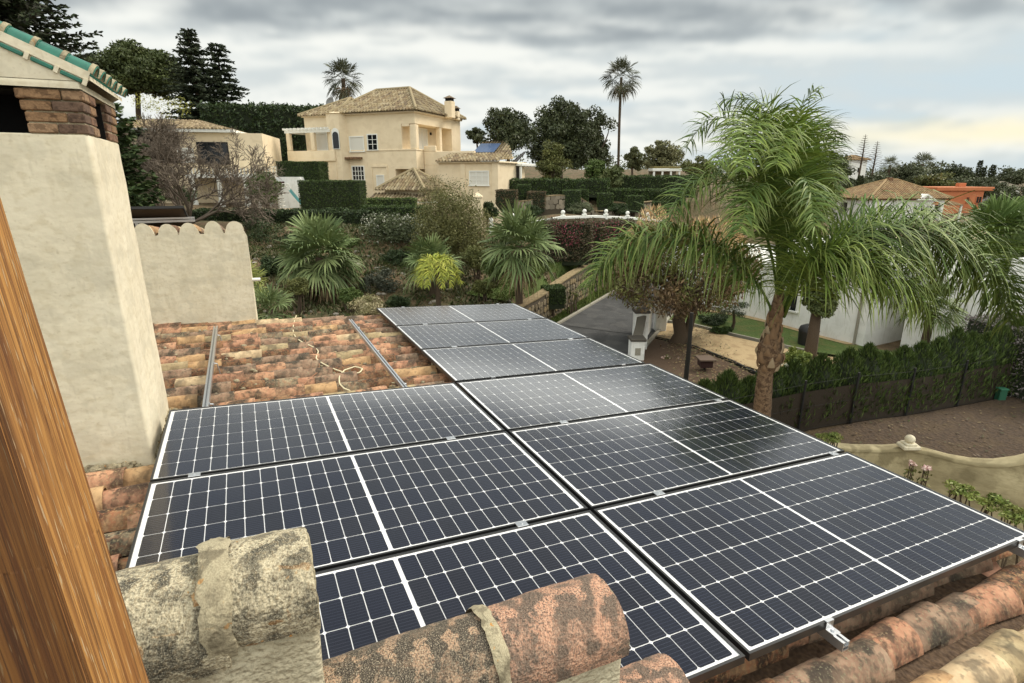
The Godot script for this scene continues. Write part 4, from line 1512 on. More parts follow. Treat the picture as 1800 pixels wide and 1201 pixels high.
		put("chimney_cap", m.mesh(mats.tiles[5]), ch)
	# satellite dish at the back of the roof
	var ds := on_face(xf, 581, 180, -6.0)
	m = MB.new()
	m.xf = Transform3D(Basis(Vector3.RIGHT, 1.2), ds)
	m.lathe(Vector3.ZERO, [[0.0, 0.0], [0.25, 0.03], [0.48, 0.13]], 12)
	m.xf = Transform3D.IDENTITY
	m.tube([ds, ds + Vector3(0, -1.2, -0.1)], [0.04, 0.04], 6)
	put("satellite_dish", m.mesh(mat(Color(0.45, 0.45, 0.44), 0.6)), t)
	# lower wing in front on the right, with its own tiled roof
	var wz := 0.9
	var a0 := on_face(xf, 771, 288, wz)
	var b0 := on_face(xf, 875, 288, wz)
	var wy := on_face(xf, 820, 287, wz).y
	part_box(t, "wing_wall", Vector3(a0.x, -2.2, -5.2), Vector3(b0.x, wy, wz), wm)
	part_box(t, "wing_pillar", Vector3(b0.x - 0.5, -2.2, wz - 0.3), Vector3(b0.x + 0.05, wy, wz + 0.10), wm, 0.03)
	part_box(t, "wing_pillar", Vector3(on_face(xf, 816, 300, wz).x - 0.35, -2.2, wz - 0.3), Vector3(on_face(xf, 816, 300, wz).x + 0.1, wy, wz + 0.08), wm, 0.03)
	part_box(t, "cornice", Vector3(a0.x - 0.1, wy, -5.2), Vector3(b0.x + 0.2, wy + 0.14, wz + 0.22), wm, 0.04)
	var wa := on_face(xf, 827, 324, wz)
	var wb := on_face(xf, 858, 302, wz)
	window(t, Vector3(wa.x, wa.y, wz + 0.004), Vector3(wb.x, wb.y, wz + 0.004), mats.blind, 3, 3)
	m = MB.new()
	slope_tiles(m, Vector3(a0.x - 0.1, wy + 0.16, wz + 0.35), Vector3(b0.x + 0.3, wy + 0.16, wz + 0.35), Vector3(a0.x - 0.1, wy + 0.78, -1.2), Vector3(b0.x - 0.4, wy + 0.78, -1.2), 0.28, rc_)
	put("wing_roof", m.mesh(mats.clay), t)
	# roof terrace parapet running right from the loggia
	var tp := on_face(xf, 834, 276, -1.2)
	part_box(t, "terrace_parapet", Vector3(0.052, fl - 1.25, -1.45), Vector3(tp.x, fl - 0.12, -1.2), wm, 0.02)
	part_box(t, "terrace_parapet", Vector3(0.052, fl - 0.12, -1.45), Vector3(1.2, fl + 0.35, -1.2), wm, 0.05)
	part_box(t, "wing_wall", Vector3(0.06, -1.0, -7.0), Vector3(tp.x, fl - 1.25, -1.21), wm)
	# right rear roof with solar water panels, conservatory
	var r0 := on_face(xf, 822, 284, -4.5)
	var r1 := on_face(xf, 902, 279, -4.5)
	var rt := on_face(xf, 850, 250, -7.5)
	m = MB.new()
	slope_tiles(m, r0, r1, Vector3(r0.x, rt.y, -8.0), Vector3(r1.x - 2.0, rt.y, -8.0), 0.3, rc_)
	put("rear_roof", m.mesh(mats.clay), t)
	part_box(t, "rear_wall", Vector3(r0.x, -1.5, -8.2), Vector3(r1.x - 0.3, r0.y - 0.05, -4.9), mats.white)
	var sl := (Vector3(r0.x, rt.y, -8.0) - r0)
	for k in 3:
		var s0 := on_face(xf, 833 + k * 10.5, 273, -5.2)
		m = MB.new()
		m.box(Vector3(0, 0, 0), Vector3(0.82, 0.06, 1.9))
		put("water_panel", m.mesh(mat(Color(0.33, 0.40, 0.52), 0.12)), t, Transform3D(Basis(Vector3(1, 0, 0), Vector3(0, 0.9, 0.43), Vector3(0, 0.43, -0.9)), s0 + Vector3(0, 0.22, 0.1)))
	var k0 := on_face(xf, 880, 330, -3.0)
	var k1 := on_face(xf, 916, 330, -3.0)
	var kt := on_face(xf, 900, 292, -3.0).y
	part_box(t, "conservatory_base", Vector3(k0.x, -2.2, -6.5), Vector3(k1.x, k0.y + 0.5, -3.0), mats.white)
	part_box(t, "conservatory_roof", Vector3(k0.x - 0.1, kt, -6.6), Vector3(k1.x + 0.1, kt + 0.22, -2.9), mats.white_paint, 0.03)
	for k in 4:
		part_box(t, "conservatory_post", Vector3(lerpf(k0.x, k1.x - 0.16, k / 3.0), k0.y + 0.5, -3.18), Vector3(lerpf(k0.x, k1.x - 0.16, k / 3.0) + 0.16, kt, -3.02), mats.white_paint)
	for k in 3:
		part_box(t, "pane", Vector3(lerpf(k0.x, k1.x - 0.16, k / 3.0) + 0.16, k0.y + 0.5, -3.12), Vector3(lerpf(k0.x, k1.x - 0.16, (k + 1) / 3.0), kt, -3.10), mats.window)
	# ---- the little tiled pavilion before the porch
	var g := at(728, 330, 45)
	g.y = gy - 0.4
	var gx := frame(g, Vector3(0.93, 0, 0.37))
	var p := thing("pavilion", "small cream garden pavilion with a brown pyramid roof in front of the villa's porch", "pavilion", gx.origin, gx.basis)
	part_box(p, "wall", Vector3(-1.7, -0.8, -1.7), Vector3(1.6, 1.55, 1.5), wm)
	hip_roof(p, -2.15, 2.1, 2.0, -2.1, 1.56, Vector3(-0.02, 3.0, -0.05), Vector3(0.02, 3.0, -0.05), rc_, 0.26)
	# ---- low wall with a tiled top below the pavilion
	var w0 := at(642, 346, 43)
	w0.y = gy - 0.8
	var wx := frame(w0, Vector3(0.98, 0, 0.2))
	var lw := thing("garden_wall", "low cream garden wall with a sloping strip of roof tiles, right of the box hedge", "wall", wx.origin, wx.basis)
	part_box(lw, "wall", Vector3(0, -0.8, -0.5), Vector3(5.4, 1.05, 0), wm)
	part_box(lw, "coping", Vector3(-0.05, 1.05, -0.55), Vector3(5.5, 1.2, 0.05), mats.white_paint, 0.02)
	part_box(lw, "wall", Vector3(0.6, -0.8, -2.2), Vector3(6.0, 1.75, -1.9), wm)
	m = MB.new()
	slope_tiles(m, Vector3(0.2, 1.21, 0.1), Vector3(5.3, 1.21, 0.1), Vector3(0.2, 1.65, -1.2), Vector3(5.3, 1.65, -1.2), 0.26, rc_, 0.38)
	put("tile_strip", m.mesh(mats.clay), lw)
	# ---- gate pillar and ramp wall to the right
	var q0 := at(840, 392, 36)
	var gp := thing("garden_pillar", "cream pillar with pointed top at the foot of the villa's ramp wall", "pillar", Vector3(q0.x, q0.y, q0.z))
	part_box(gp, "shaft", Vector3(-0.29, -1.6, -0.29), Vector3(0.29, 1.55, 0.29), wm, 0.03)
	m = MB.new()
	m.lathe(Vector3(0, 1.55, 0), [[0.46, 0], [0.46, 0.08], [0.0, 0.34]], 4)
	put("cap", m.mesh(wm), gp, Transform3D(Basis(Vector3.UP, PI / 4), Vector3.ZERO))
	var ra := at(848, 388, 37)
	var rx := frame(ra, Vector3(0.96, 0, -0.25))
	var rw := thing("ramp_wall", "cream wall stepping down beside the ramp right of the pointed pillar", "wall", rx.origin, rx.basis)
	m = MB.new()
	for z in [0.0, -0.25]:
		m.poly([Vector3(0, -1.5, z), Vector3(0, 1.25, z), Vector3(0.75, 1.2, z), Vector3(1.4, 0.35, z), Vector3(1.9, 0.3, z), Vector3(2.1, 0.0, z), Vector3(2.1, -1.5, z)])
	for e in [[0, 1.25, 0.75, 1.2], [0.75, 1.2, 1.4, 0.35], [1.4, 0.35, 1.9, 0.3], [1.9, 0.3, 2.1, 0.0]]:
		m.quad(Vector3(e[0], e[1], 0), Vector3(e[2], e[3], 0), Vector3(e[2], e[3], -0.25), Vector3(e[0], e[1], -0.25))
	put("wall", m.mesh(wm), rw)
	# balustrade left of the pillar
	var ba := at(808, 372, 38.5)
	var bx := frame(ba, Vector3(1, 0, 0.2))
	var bl := thing("balustrade", "short cream balustrade of pierced blocks left of the pointed pillar", "balustrade", bx.origin, bx.basis)
	part_box(bl, "rail", Vector3(0, 0.62, -0.2), Vector3(1.2, 0.74, 0), wm)
	part_box(bl, "base", Vector3(0, -1.6, -0.2), Vector3(1.2, 0.06, 0), wm)
	for k in 5:
		m = MB.new()
		m.lathe(Vector3(0.12 + k * 0.24, 0.06, -0.1), [[0.07, 0], [0.10, 0.15], [0.05, 0.28], [0.10, 0.42], [0.07, 0.56]], 8)
		put("baluster", m.mesh(wm, true), bl)

func build_left_villa() -> void:
	var c := at(222, 300, 47)
	c.y = 5.0
	var xf := frame(c, Vector3(0.98, 0, -0.18))
	var t := thing("low_villa", "pale yellow villa with flat terraces and dark wide window behind the bare tree", "house", xf.origin, xf.basis)
	var wm: Material = mats.far_plaster
	var w := 10.6
	var y1 := on_face(xf, 300, 232).y
	var y2 := on_face(xf, 300, 290).y
	part_box(t, "wall", Vector3(-1.5, -1, -7), Vector3(w, y1 - 0.02, 0), wm)
	part_box(t, "cornice", Vector3(-1.8, y1, -7.2), Vector3(w - 2.0, y1 + 0.22, 0.5), mats.white_paint)
	var m := MB.new()
	var rc_ := [Color(0.24, 0.18, 0.10), Color(0.34, 0.27, 0.16), Color(0.20, 0.15, 0.09), Color(0.38, 0.30, 0.19)]
	slope_tiles(m, Vector3(-1.8, y1 + 0.24, 0.5), Vector3(w - 2.4, y1 + 0.24, 0.5), Vector3(0.5, y1 + 1.2, -4.0), Vector3(4.6, y1 + 1.2, -4.0), 0.3, rc_)
	slope_tiles(m, Vector3(w - 2.4, y1 + 0.24, 0.5), Vector3(w - 2.4, y1 + 0.24, -7), Vector3(4.6, y1 + 1.2, -4.0), Vector3(4.6, y1 + 1.2, -4.0), 0.3, rc_)
	put("roof", m.mesh(mats.clay), t)
	var a := on_face(xf, 250, 283)
	var b := on_face(xf, 311, 236)
	window(t, Vector3(a.x, a.y, 0.003), Vector3(b.x, b.y, 0.003), mats.window, 4, 1, false, "window", mats.dark)
	a = on_face(xf, 316, 283)
	b = on_face(xf, 338, 262)
	window(t, Vector3(a.x, a.y, 0.003), Vector3(b.x, b.y, 0.003), mats.blind, 2, 1)
	a = on_face(xf, 352, 286)
	b = on_face(xf, 398, 252)
	window(t, Vector3(a.x, a.y, 0.003), Vector3(b.x, b.y, 0.003), mats.window, 3, 1, false, "window", mats.dark)
	# porch with columns and a balustrade on top
	var py := y2 - 1.0
	part_box(t, "porch_roof", Vector3(5.0, py, 0.01), Vector3(11.4, py + 0.28, 2.0), mats.white_paint)
	part_box(t, "terrace_rail", Vector3(5.0, py + 0.75, 1.75), Vector3(11.4, py + 0.86, 1.98), wm)
	for k in 24:
		m = MB.new()
		m.lathe(Vector3(5.2 + k * 0.26, py + 0.28, 1.86), [[0.05, 0], [0.08, 0.14], [0.04, 0.25], [0.07, 0.35], [0.05, 0.47]], 6)
		put("baluster", m.mesh(mats.white_paint, true), t)
	for x in [5.3, 7.3, 9.3, 11.2]:
		m = MB.new()
		m.lathe(Vector3(x, -1, 1.7), [[0.26, 0], [0.26, 1.1], [0.20, 1.15], [0.18, py + 0.6], [0.27, py + 0.8], [0.27, py + 1.0]], 10)
		put("column", m.mesh(mats.white_paint, true), t)
	part_box(t, "wall", Vector3(w + 0.001, -1, -6), Vector3(14.4, py - 0.01, 0), wm)
	# awning roof to the right, over the terrace
	var q := at(452, 300, 50)
	var ax := frame(Vector3(q.x, 5.0, q.z), Vector3(1, 0, 0.05))
	var s := thing("terrace_annex", "low cream annex with a white balustrade left of the trimmed hedge block", "annex", ax.origin, ax.basis)
	part_box(s, "wall", Vector3(-1.6, -1, -3), Vector3(3.6, 2.1, 0), wm)
	part_box(s, "cornice", Vector3(-1.7, 2.1, -3.1), Vector3(3.8, 2.25, 0.15), mats.white_paint)
	part_box(s, "terrace_rail", Vector3(-1.7, 2.75, -0.15), Vector3(3.8, 2.87, 0.05), mats.white_paint)
	for k in 20:
		m = MB.new()
		m.lathe(Vector3(-1.6 + k * 0.27, 2.25, -0.05), [[0.06, 0], [0.10, 0.15], [0.05, 0.28], [0.09, 0.38], [0.06, 0.5]], 6)
		put("baluster", m.mesh(mats.white_paint, true), s)
	part_box(s, "awning", Vector3(0.2, 1.15, 0.01), Vector3(2.6, 1.35, 1.5), mat(Color(0.26, 0.12, 0.09), 0.8))

func build_right_houses() -> void:
	# white house with hip roof
	var c := at(1528, 352, 70)
	var eave := c.y - 0.6
	c.y = 0.4
	var xf := frame(c, Vector3(0.985, 0, -0.17))
	var t := thing("white_bungalow", "white single storey house with wide brown hip roof and small pediment", "house", xf.origin, xf.basis)
	var x1 := on_face(xf, 1662, 352).x
	var D := 7.5
	var h := eave - 0.4 + 0.6
	part_box(t, "wall", Vector3(0, -1, -D), Vector3(x1 - 2.2, h, 0), mats.white)
	part_box(t, "wall", Vector3(x1 - 2.199, -1, -D), Vector3(x1, h, -2.0), mats.white)
	part_box(t, "eaves", Vector3(-0.35, h, -D - 0.4), Vector3(x1 + 0.4, h + 0.16, 0.4), mat(Color(0.42, 0.28, 0.20), 0.9), 0.04)
	var ry := on_face(xf, 1561, 317, -4.0).y
	var rx := on_face(xf, 1561, 317, -4.0).x
	var rc_ := [Color(0.24, 0.15, 0.075), Color(0.30, 0.20, 0.10), Color(0.21, 0.14, 0.075), Color(0.33, 0.235, 0.125)]
	hip_roof(t, -0.5, x1 + 0.6, 0.55, -D - 0.5, h + 0.17, Vector3(rx - 0.4, ry, -3.8), Vector3(rx + 1.2, ry, -3.8), rc_, 0.36)
	part_box(t, "roof_finial", Vector3(rx - 0.3, ry - 0.1, -4.0), Vector3(rx + 0.3, ry + 0.35, -3.5), mats.tiles[6])
	for q in [[1504, 360, 1514, 378, 2], [1581, 362, 1590, 374, 2], [1607, 362, 1612, 373, 1], [1617, 361, 1625, 373, 2]]:
		var a := on_face(xf, q[0], q[3])
		var b := on_face(xf, q[2], q[1])
		if q[0] > 1528:
			window(t, Vector3(a.x, a.y, 0.004), Vector3(b.x, b.y, 0.004), mats.window, q[4], 1)
	var sa := on_side(xf, 1504, 378)
	window(t, Vector3(-0.004, sa.y, -4.6), Vector3(-0.004, sa.y + 1.5, -3.4), mats.window, 2, 2, true)
	for q in [[1544, 365], [1555, 365], [1630, 364], [1630, 374]]:
		var a := on_face(xf, q[0], q[1])
		var u := part_box(t, "air_conditioner", Vector3(a.x, a.y - 0.3, 0.02), Vector3(a.x + 0.75, a.y + 0.3, 0.34), mats.white_paint, 0.03)
		var m2 := MB.new()
		m2.xf = Transform3D(Basis(Vector3.RIGHT, PI / 2), Vector3(a.x + 0.25, a.y, 0.345))
		m2.lathe(Vector3.ZERO, [[0.22, 0], [0.22, 0.015], [0.06, 0.02], [0.0, 0.02]], 10)
		put("fan", m2.mesh(mats.dark), u)
	# pediment over the arched porch
	var pa := on_face(xf, 1611, 352, 0.5)
	var pb := on_face(xf, 1646, 352, 0.5)
	var pt := on_face(xf, 1630, 341, 0.5).y
	var m := MB.new()
	var mid := (pa.x + pb.x) / 2
	for z in [0.62, -1.0]:
		m.tri(Vector3(pa.x, pa.y, z), Vector3(pb.x, pb.y, z), Vector3(mid, pt, z))
	m.quad(Vector3(pa.x, pa.y, 0.62), Vector3(mid, pt, 0.62), Vector3(mid, pt, -1.0), Vector3(pa.x, pa.y, -1.0))
	m.quad(Vector3(pb.x, pb.y, 0.62), Vector3(mid, pt, 0.62), Vector3(mid, pt, -1.0), Vector3(pb.x, pb.y, -1.0))
	m.quad(Vector3(pa.x, pa.y, 0.62), Vector3(pb.x, pb.y, 0.62), Vector3(pb.x, pb.y, -1.0), Vector3(pa.x, pa.y, -1.0))
	var ped := put("pediment", m.mesh(mats.white), t)
	m = MB.new()
	m.xf = Transform3D(Basis(Vector3.RIGHT, PI / 2), Vector3(mid, (pa.y + pt) / 2 - 0.05, 0.63))
	m.lathe(Vector3.ZERO, [[0.22, 0], [0.22, 0.03], [0.15, 0.03], [0.0, 0.01]], 12)
	put("roundel", m.mesh(mats.kerb), ped)
	part_box(t, "porch_pillar", Vector3(x1 - 2.4, -1, -0.5), Vector3(x1 - 2.0, h, -0.02), mats.white, 0.03)
	part_box(t, "porch_pillar", Vector3(x1 - 0.4, -1, -0.5), Vector3(x1, h, -0.02), mats.white, 0.03)
	part_box(t, "porch_recess", Vector3(x1 - 2.0, -1, -1.99), Vector3(x1 - 0.4, h - 0.5, -1.94), mats.dark)
	m = MB.new()
	for k in 8:
		var t0 := PI * k / 8
		var t1 := PI * (k + 1) / 8
		var hw := 0.8
		m.quad(Vector3(x1 - 1.2 + cos(t0) * hw, h - 0.95 + sin(t0) * 0.7, -0.06), Vector3(x1 - 1.2 + cos(t1) * hw, h - 0.95 + sin(t1) * 0.7, -0.06), Vector3(x1 - 1.2 + cos(t1) * hw, h, -0.06), Vector3(x1 - 1.2 + cos(t0) * hw, h, -0.06))
	put("porch_arch", m.mesh(mats.white), t)
	# lean-to at its right end
	var l := MB.new()
	slope_tiles(l, Vector3(x1 + 0.4, h - 0.7, 0.3), Vector3(x1 + 2.6, h - 0.7, 0.3), Vector3(x1 + 0.4, h - 0.1, -2.5), Vector3(x1 + 2.2, h - 0.1, -2.5), 0.3, rc_)
	put("lean_to_roof", l.mesh(mats.clay), t)
	for x in [x1 + 2.3]:
		part_box(t, "porch_pillar", Vector3(x, -1, 0.0), Vector3(x + 0.2, h - 0.72, 0.2), mats.white_paint)
	part_box(t, "lean_to_wall", Vector3(x1 + 0.1, -1, -2.6), Vector3(x1 + 2.4, h - 0.8, -2.4), mats.dark)
	# orange house
	c = at(1664, 380, 92)
	c.y = -1.0
	xf = frame(c, Vector3(0.99, 0, -0.1))
	t = thing("orange_house", "orange flat roofed house behind the right end of the white bungalow", "house", xf.origin, xf.basis)
	var tx := on_face(xf, 1742, 330)
	part_box(t, "wall", Vector3(-2.6, 0, -7), Vector3(tx.x - 1.0, tx.y - 0.5, 0), mats.orange)
	part_box(t, "parapet", Vector3(-2.8, tx.y - 0.5, -7.2), Vector3(tx.x + 0.5, tx.y + 0.1, 0.25), mats.orange, 0.06)
	part_box(t, "chimney", Vector3(3.2, tx.y + 0.1, -3), Vector3(4.4, tx.y + 0.7, -2.2), mats.orange, 0.04)
	for q in [[1698, 347, 1704, 356], [1715, 346, 1726, 356], [1712, 369, 1724, 379]]:
		var a := on_face(xf, q[0], q[3])
		var b := on_face(xf, q[2], q[1])
		window(t, Vector3(a.x, a.y, 0.004), Vector3(b.x, b.y, 0.004), mats.window, 2, 1, false, "window", mats.orange)
	# far white tower house
	c = at(1494, 300, 150)
	xf = frame(c, Vector3(0.97, 0, -0.2))
	t = thing("far_house", "small white house with shallow brown roof high among the trees on the right", "house", xf.origin, xf.basis)
	var ty := on_face(xf, 1500, 281).y
	part_box(t, "wall", Vector3(0, -5, -5), Vector3(4.8, ty, 0), mats.white)
	hip_roof(t, -0.6, 5.4, 0.6, -5.6, ty, Vector3(2.0, ty + 1.1, -2.5), Vector3(2.8, ty + 1.1, -2.5), rc_, 0.5)
	window(t, Vector3(2.2, ty - 3.0, 0.01), Vector3(3.0, ty - 1.9, 0.01), mats.window, 1, 1)
	# far roofs at the right edge
	c = at(1748, 332, 120)
	xf = frame(c, Vector3(1, 0, 0))
	t = thing("far_roof_house", "low grey tiled house far off beyond the trees, right of the orange house", "house", xf.origin, xf.basis)
	part_box(t, "wall", Vector3(0, -5, -5), Vector3(5.4, 0, 0), mats.white)
	hip_roof(t, -0.4, 5.8, 0.4, -5.4, 0, Vector3(2.0, 1.3, -2.5), Vector3(3.6, 1.3, -2.5), [Color(0.3, 0.27, 0.2), Color(0.25, 0.22, 0.17)], 0.5)
	# white garden pergola by the far hedge
	c = at(1146, 318, 60)
	xf = frame(c, Vector3(1, 0, 0))
	t = thing("white_pergola", "small white flat roofed garden room behind the tall hedge right of the tall palm", "pergola", xf.origin, xf.basis)
	part_box(t, "roof", Vector3(0, 0.95, -2), Vector3(3.0, 1.22, 0), mats.white_paint, 0.03)
	part_box(t, "roof_planting", Vector3(0.1, 1.221, -1.9), Vector3(2.9, 1.42, -0.1), mat(lin(0.16, 0.13, 0.04), 0.9), 0.05)
	for k in 4:
		part_box(t, "post", Vector3(0.1 + k * 0.87, -1.4, -0.25), Vector3(0.28 + k * 0.87, 0.95, -0.07), mats.white_paint)
	part_box(t, "back_wall", Vector3(0.05, -1.4, -1.95), Vector3(2.95, 0.95, -1.8), mat(Color(0.5, 0.46, 0.38), 0.9))

func build_white_building() -> void:
	var a := Vector3(11.2, 0.05, -29.6)
	var b := Vector3(14.7, 0.05, -22.4)
	var xf := frame(a, b - a)
	var t := thing("white_building", "long white rendered neighbour building behind the queen palm, with outside steps", "house", xf.origin, xf.basis)
	var L := a.distance_to(b)
	part_box(t, "wall", Vector3(-5.0, -0.5, -6), Vector3(L, 2.75, 0), mats.white)
	part_box(t, "coping", Vector3(-5.1, 2.75, -6.1), Vector3(L + 0.06, 2.9, 0.08), mats.white_paint, 0.02)
	part_box(t, "upper_wall", Vector3(2.2, 2.9, -6.5), Vector3(L + 2.5, 3.85, -2.2), mats.white)
	part_box(t, "coping", Vector3(2.1, 3.85, -6.6), Vector3(L + 2.6, 3.98, -2.1), mats.white_paint, 0.02)
	window(t, Vector3(4.0, 1.0, 0.004), Vector3(4.7, 1.9, 0.004), mats.window, 2, 1)
	part_box(t, "plinth", Vector3(-5.0, -0.3, 0.001), Vector3(L, 0.12, 0.03), mats.kerb)
	part_box(t, "drain_pipe", Vector3(L - 0.4, -0.2, 0.005), Vector3(L - 0.3, 2.74, 0.10), mats.kerb, 0.02)
	# block round the corner, set back, with stairs between
	part_box(t, "wall", Vector3(L + 0.9, -0.5, -6), Vector3(L + 3.4, 3.2, -1.0), mats.white)
	part_box(t, "wall", Vector3(L + 0.001, -0.5, -5.5), Vector3(L + 0.9, 2.6, -3.2), mats.lot_wall)
	part_box(t, "wall", Vector3(L + 3.401, -0.5, -7), Vector3(L + 7.5, 4.1, -2.2), mats.white)
	part_box(t, "coping", Vector3(L + 0.85, 3.2, -6.1), Vector3(L + 3.45, 3.32, -0.94), mats.white_paint, 0.02)
	for k in 8:
		part_box(t, "step", Vector3(L + 3.45 + k * 0.28, -0.3, -2.19), Vector3(L + 3.73 + k * 0.28, 0.17 * (k + 1), -1.0), mats.kerb)
	var m := MB.new()
	m.poly([Vector3(L + 3.42, 0.0, -0.98), Vector3(L + 3.42, 0.75, -0.98), Vector3(L + 5.75, 2.1, -0.98), Vector3(L + 5.75, 0.0, -0.98)])
	m.poly([Vector3(L + 3.42, 0.0, -0.86), Vector3(L + 3.42, 0.75, -0.86), Vector3(L + 5.75, 2.1, -0.86), Vector3(L + 5.75, 0.0, -0.86)])
	m.quad(Vector3(L + 3.42, 0.75, -0.98), Vector3(L + 3.42, 0.75, -0.86), Vector3(L + 5.75, 2.1, -0.86), Vector3(L + 5.75, 2.1, -0.98))
	put("stair_wall", m.mesh(mats.white), t)
	window(t, Vector3(L + 5.0, 2.4, -2.196), Vector3(L + 6.2, 3.4, -2.196), mats.window, 2, 1, false, "window", mat(Color(0.55, 0.35, 0.24), 0.8))
	# the ribbed tile roof and cream wall behind it
	var c := at(1590, 428, 26)
	xf = frame(c, Vector3(1, 0, -0.05))
	t = thing("tiled_canopy", "cream lean-to with a steep ribbed clay tile roof behind the right fronds", "canopy", xf.origin, xf.basis)
	var top := on_face(xf, 1590, 391, -1.0)
	var rt := on_face(xf, 1684, 391, -1.0)
	m = MB.new()
	var rc_ := [Color(0.20, 0.12, 0.08), Color(0.27, 0.17, 0.11), Color(0.17, 0.12, 0.085), Color(0.31, 0.23, 0.16)]
	slope_tiles(m, Vector3(0, 0, 0), Vector3(rt.x, 0, 0), Vector3(0, top.y, -1.0), Vector3(rt.x, top.y, -1.0), 0.24, rc_, 0.4)
	put("roof", m.mesh(mats.clay), t)
	part_box(t, "wall", Vector3(-0.1, -5.5, -4), Vector3(rt.x + 1.3, -0.05, -0.12), mats.far_plaster)
	part_box(t, "side_wall", Vector3(rt.x + 0.02, -0.05, -4), Vector3(rt.x + 1.3, 0.7, -0.3), mats.far_plaster)

func build_garden_walls() -> void:
	stone_wall("stone_wall", "rough stone retaining wall along the grass strip beside the road", [Vector2(0.35, -23.8), Vector2(3.6, -31.2), Vector2(6.3, -37.2), Vector2(10, -43)], [1.4, 1.85, 1.9, 1.8], 0.0, 0.36, true)
	stone_wall("stone_wall", "low yellowish stone wall at the foot of the bank left of the palm trunk", [Vector2(-7.5, -20.8), Vector2(-4.0, -21.6), Vector2(-1.4, -22.9), Vector2(0.05, -24.2)], [0.7, 0.8, 1.1, 1.2], 0.0, 0.30, true)
	var tiers := [[at(905, 371, 41), at(1040, 370, 43), at(1150, 374, 46)], [at(950, 354, 45), at(1060, 356, 46), at(1150, 360, 48)]]
	for k in 2:
		var line := []
		for q in tiers[k]:
			line.append(Vector2(q.x, q.z))
		stone_wall("terrace_wall", ["dry stone terrace wall behind the white ball finials, below the cube hedges", "upper dry stone terrace wall between the cube hedges"][k], line, [0.9, 0.9, 0.9] if k == 0 else [1.0, 1.1, 1.0], 0.35 if k == 0 else 0.2, 0.34, false)
	# white capped retaining wall above the flowering hedge, with its balls
	var cap := []
	for q in [[900, 395, 35.5], [940, 389, 35.5], [985, 381, 36], [1050, 379, 38], [1125, 383, 40.5], [1170, 388, 42]]:
		cap.append(at(q[0], q[1], q[2]))
	var t := thing("capped_wall", "curved retaining wall with a white coping above the reddish flowering hedge", "wall")
	var m := MB.new()
	var w := MB.new()
	for k in cap.size() - 1:
		var a: Vector3 = cap[k]
		var b: Vector3 = cap[k + 1]
		var o := Vector3(0, 0, -0.45)
		m.quad(a, b, b + o, a + o)
		m.quad(a - Vector3(0, 0.14, 0), a, b, b - Vector3(0, 0.14, 0))
		w.quad(a - Vector3(0, 3.0, 0.05), a - Vector3(0, 0.14, 0.05), b - Vector3(0, 0.14, 0.05), b - Vector3(0, 3.0, 0.05))
	put("coping", m.mesh(mats.white_paint), t)
	put("wall", w.mesh(mats.stones[1]), t)
	for q in [[863, 392, 34.5, "beside the pillar, farthest left"], [901, 384, 35, "showing behind the small palm's fronds"], [990, 378, 36.2, "left of the middle on the curved coping"], [1028, 376, 37.3, "in the middle of the curved coping"], [1066, 376, 38.4, "right of the middle on the curved coping"], [1104, 379, 39.6, "farthest right, just left of the dry plumes"], [1140, 381, 41, "half hidden by the dry plumes"]]:
		var p := at(q[0], q[1], q[2]) - Vector3(0, 0.06, 0.2)
		var f := thing("ball_finial", "white ball finial " + q[3], "finial", p, Basis.IDENTITY, "white ball finials on the curved wall")
		m = MB.new()
		m.lathe(Vector3(0, -0.6, 0), [[0.13, 0], [0.13, 0.56], [0.17, 0.58], [0.17, 0.64], [0.06, 0.68], [0.05, 0.72]], 8)
		put("pedestal", m.mesh(mats.white_paint), f)
		m = MB.new()
		m.sphere(Vector3(0, 0.22, 0), Vector3.ONE * 0.14, 6)
		put("ball", m.mesh(mats.white_paint, true), f)
	# gate walls by the road
	var g := thing("gate_wall", "white stepped entrance wall with dark capping between road and flower bed", "wall", Vector3(5.0, 0, -21.2), Basis(Vector3.UP, 0.0))
	var gl := [Vector3(0, 0, 0), Vector3(0.45, 0, -1.1), Vector3(0.95, 0, -2.6), Vector3(2.0, 0, -4.6)]
	part_box(g, "pillar", Vector3(-0.32, -0.4, -0.3), Vector3(0.22, 0.82, 0.25), mats.white, 0.02)
	part_box(g, "cap", Vector3(-0.37, 0.82, -0.35), Vector3(0.27, 0.92, 0.30), mat(Color(0.30, 0.28, 0.25), 0.9), 0.02)
	part_box(g, "letter_box", Vector3(-0.16, 0.25, 0.245), Vector3(0.06, 0.55, 0.262), mats.kerb, 0.004)
	m = MB.new()
	var mc := MB.new()
	var path := [[0.0, 0.8, -0.25], [0.18, 1.05, -0.7], [0.36, 1.45, -1.2]]
	for k in 2:
		var a := Vector3(path[k][0], path[k][1], path[k][2])
		var b := Vector3(path[k + 1][0], path[k + 1][1], path[k + 1][2])
		var o := Vector3(0.28, 0, 0.1)
		for s in [0.0, 1.0]:
			m.quad(Vector3(a.x, -0.4, a.z) + o * (s - 0.5), a + o * (s - 0.5), b + o * (s - 0.5), Vector3(b.x, -0.4, b.z) + o * (s - 0.5))
		mc.quad(a - o * 0.62 + Vector3(0, 0.01, 0), a + o * 0.62 + Vector3(0, 0.01, 0), b + o * 0.62 + Vector3(0, 0.01, 0), b - o * 0.62 + Vector3(0, 0.01, 0))
		mc.quad(a - o * 0.62 + Vector3(0, 0.07, 0), a + o * 0.62 + Vector3(0, 0.07, 0), b + o * 0.62 + Vector3(0, 0.07, 0), b - o * 0.62 + Vector3(0, 0.07, 0))
		mc.quad(a - o * 0.62 + Vector3(0, 0.01, 0), a - o * 0.62 + Vector3(0, 0.07, 0), b - o * 0.62 + Vector3(0, 0.07, 0), b - o * 0.62 + Vector3(0, 0.01, 0))
	put("ramp", m.mesh(mats.white), g)
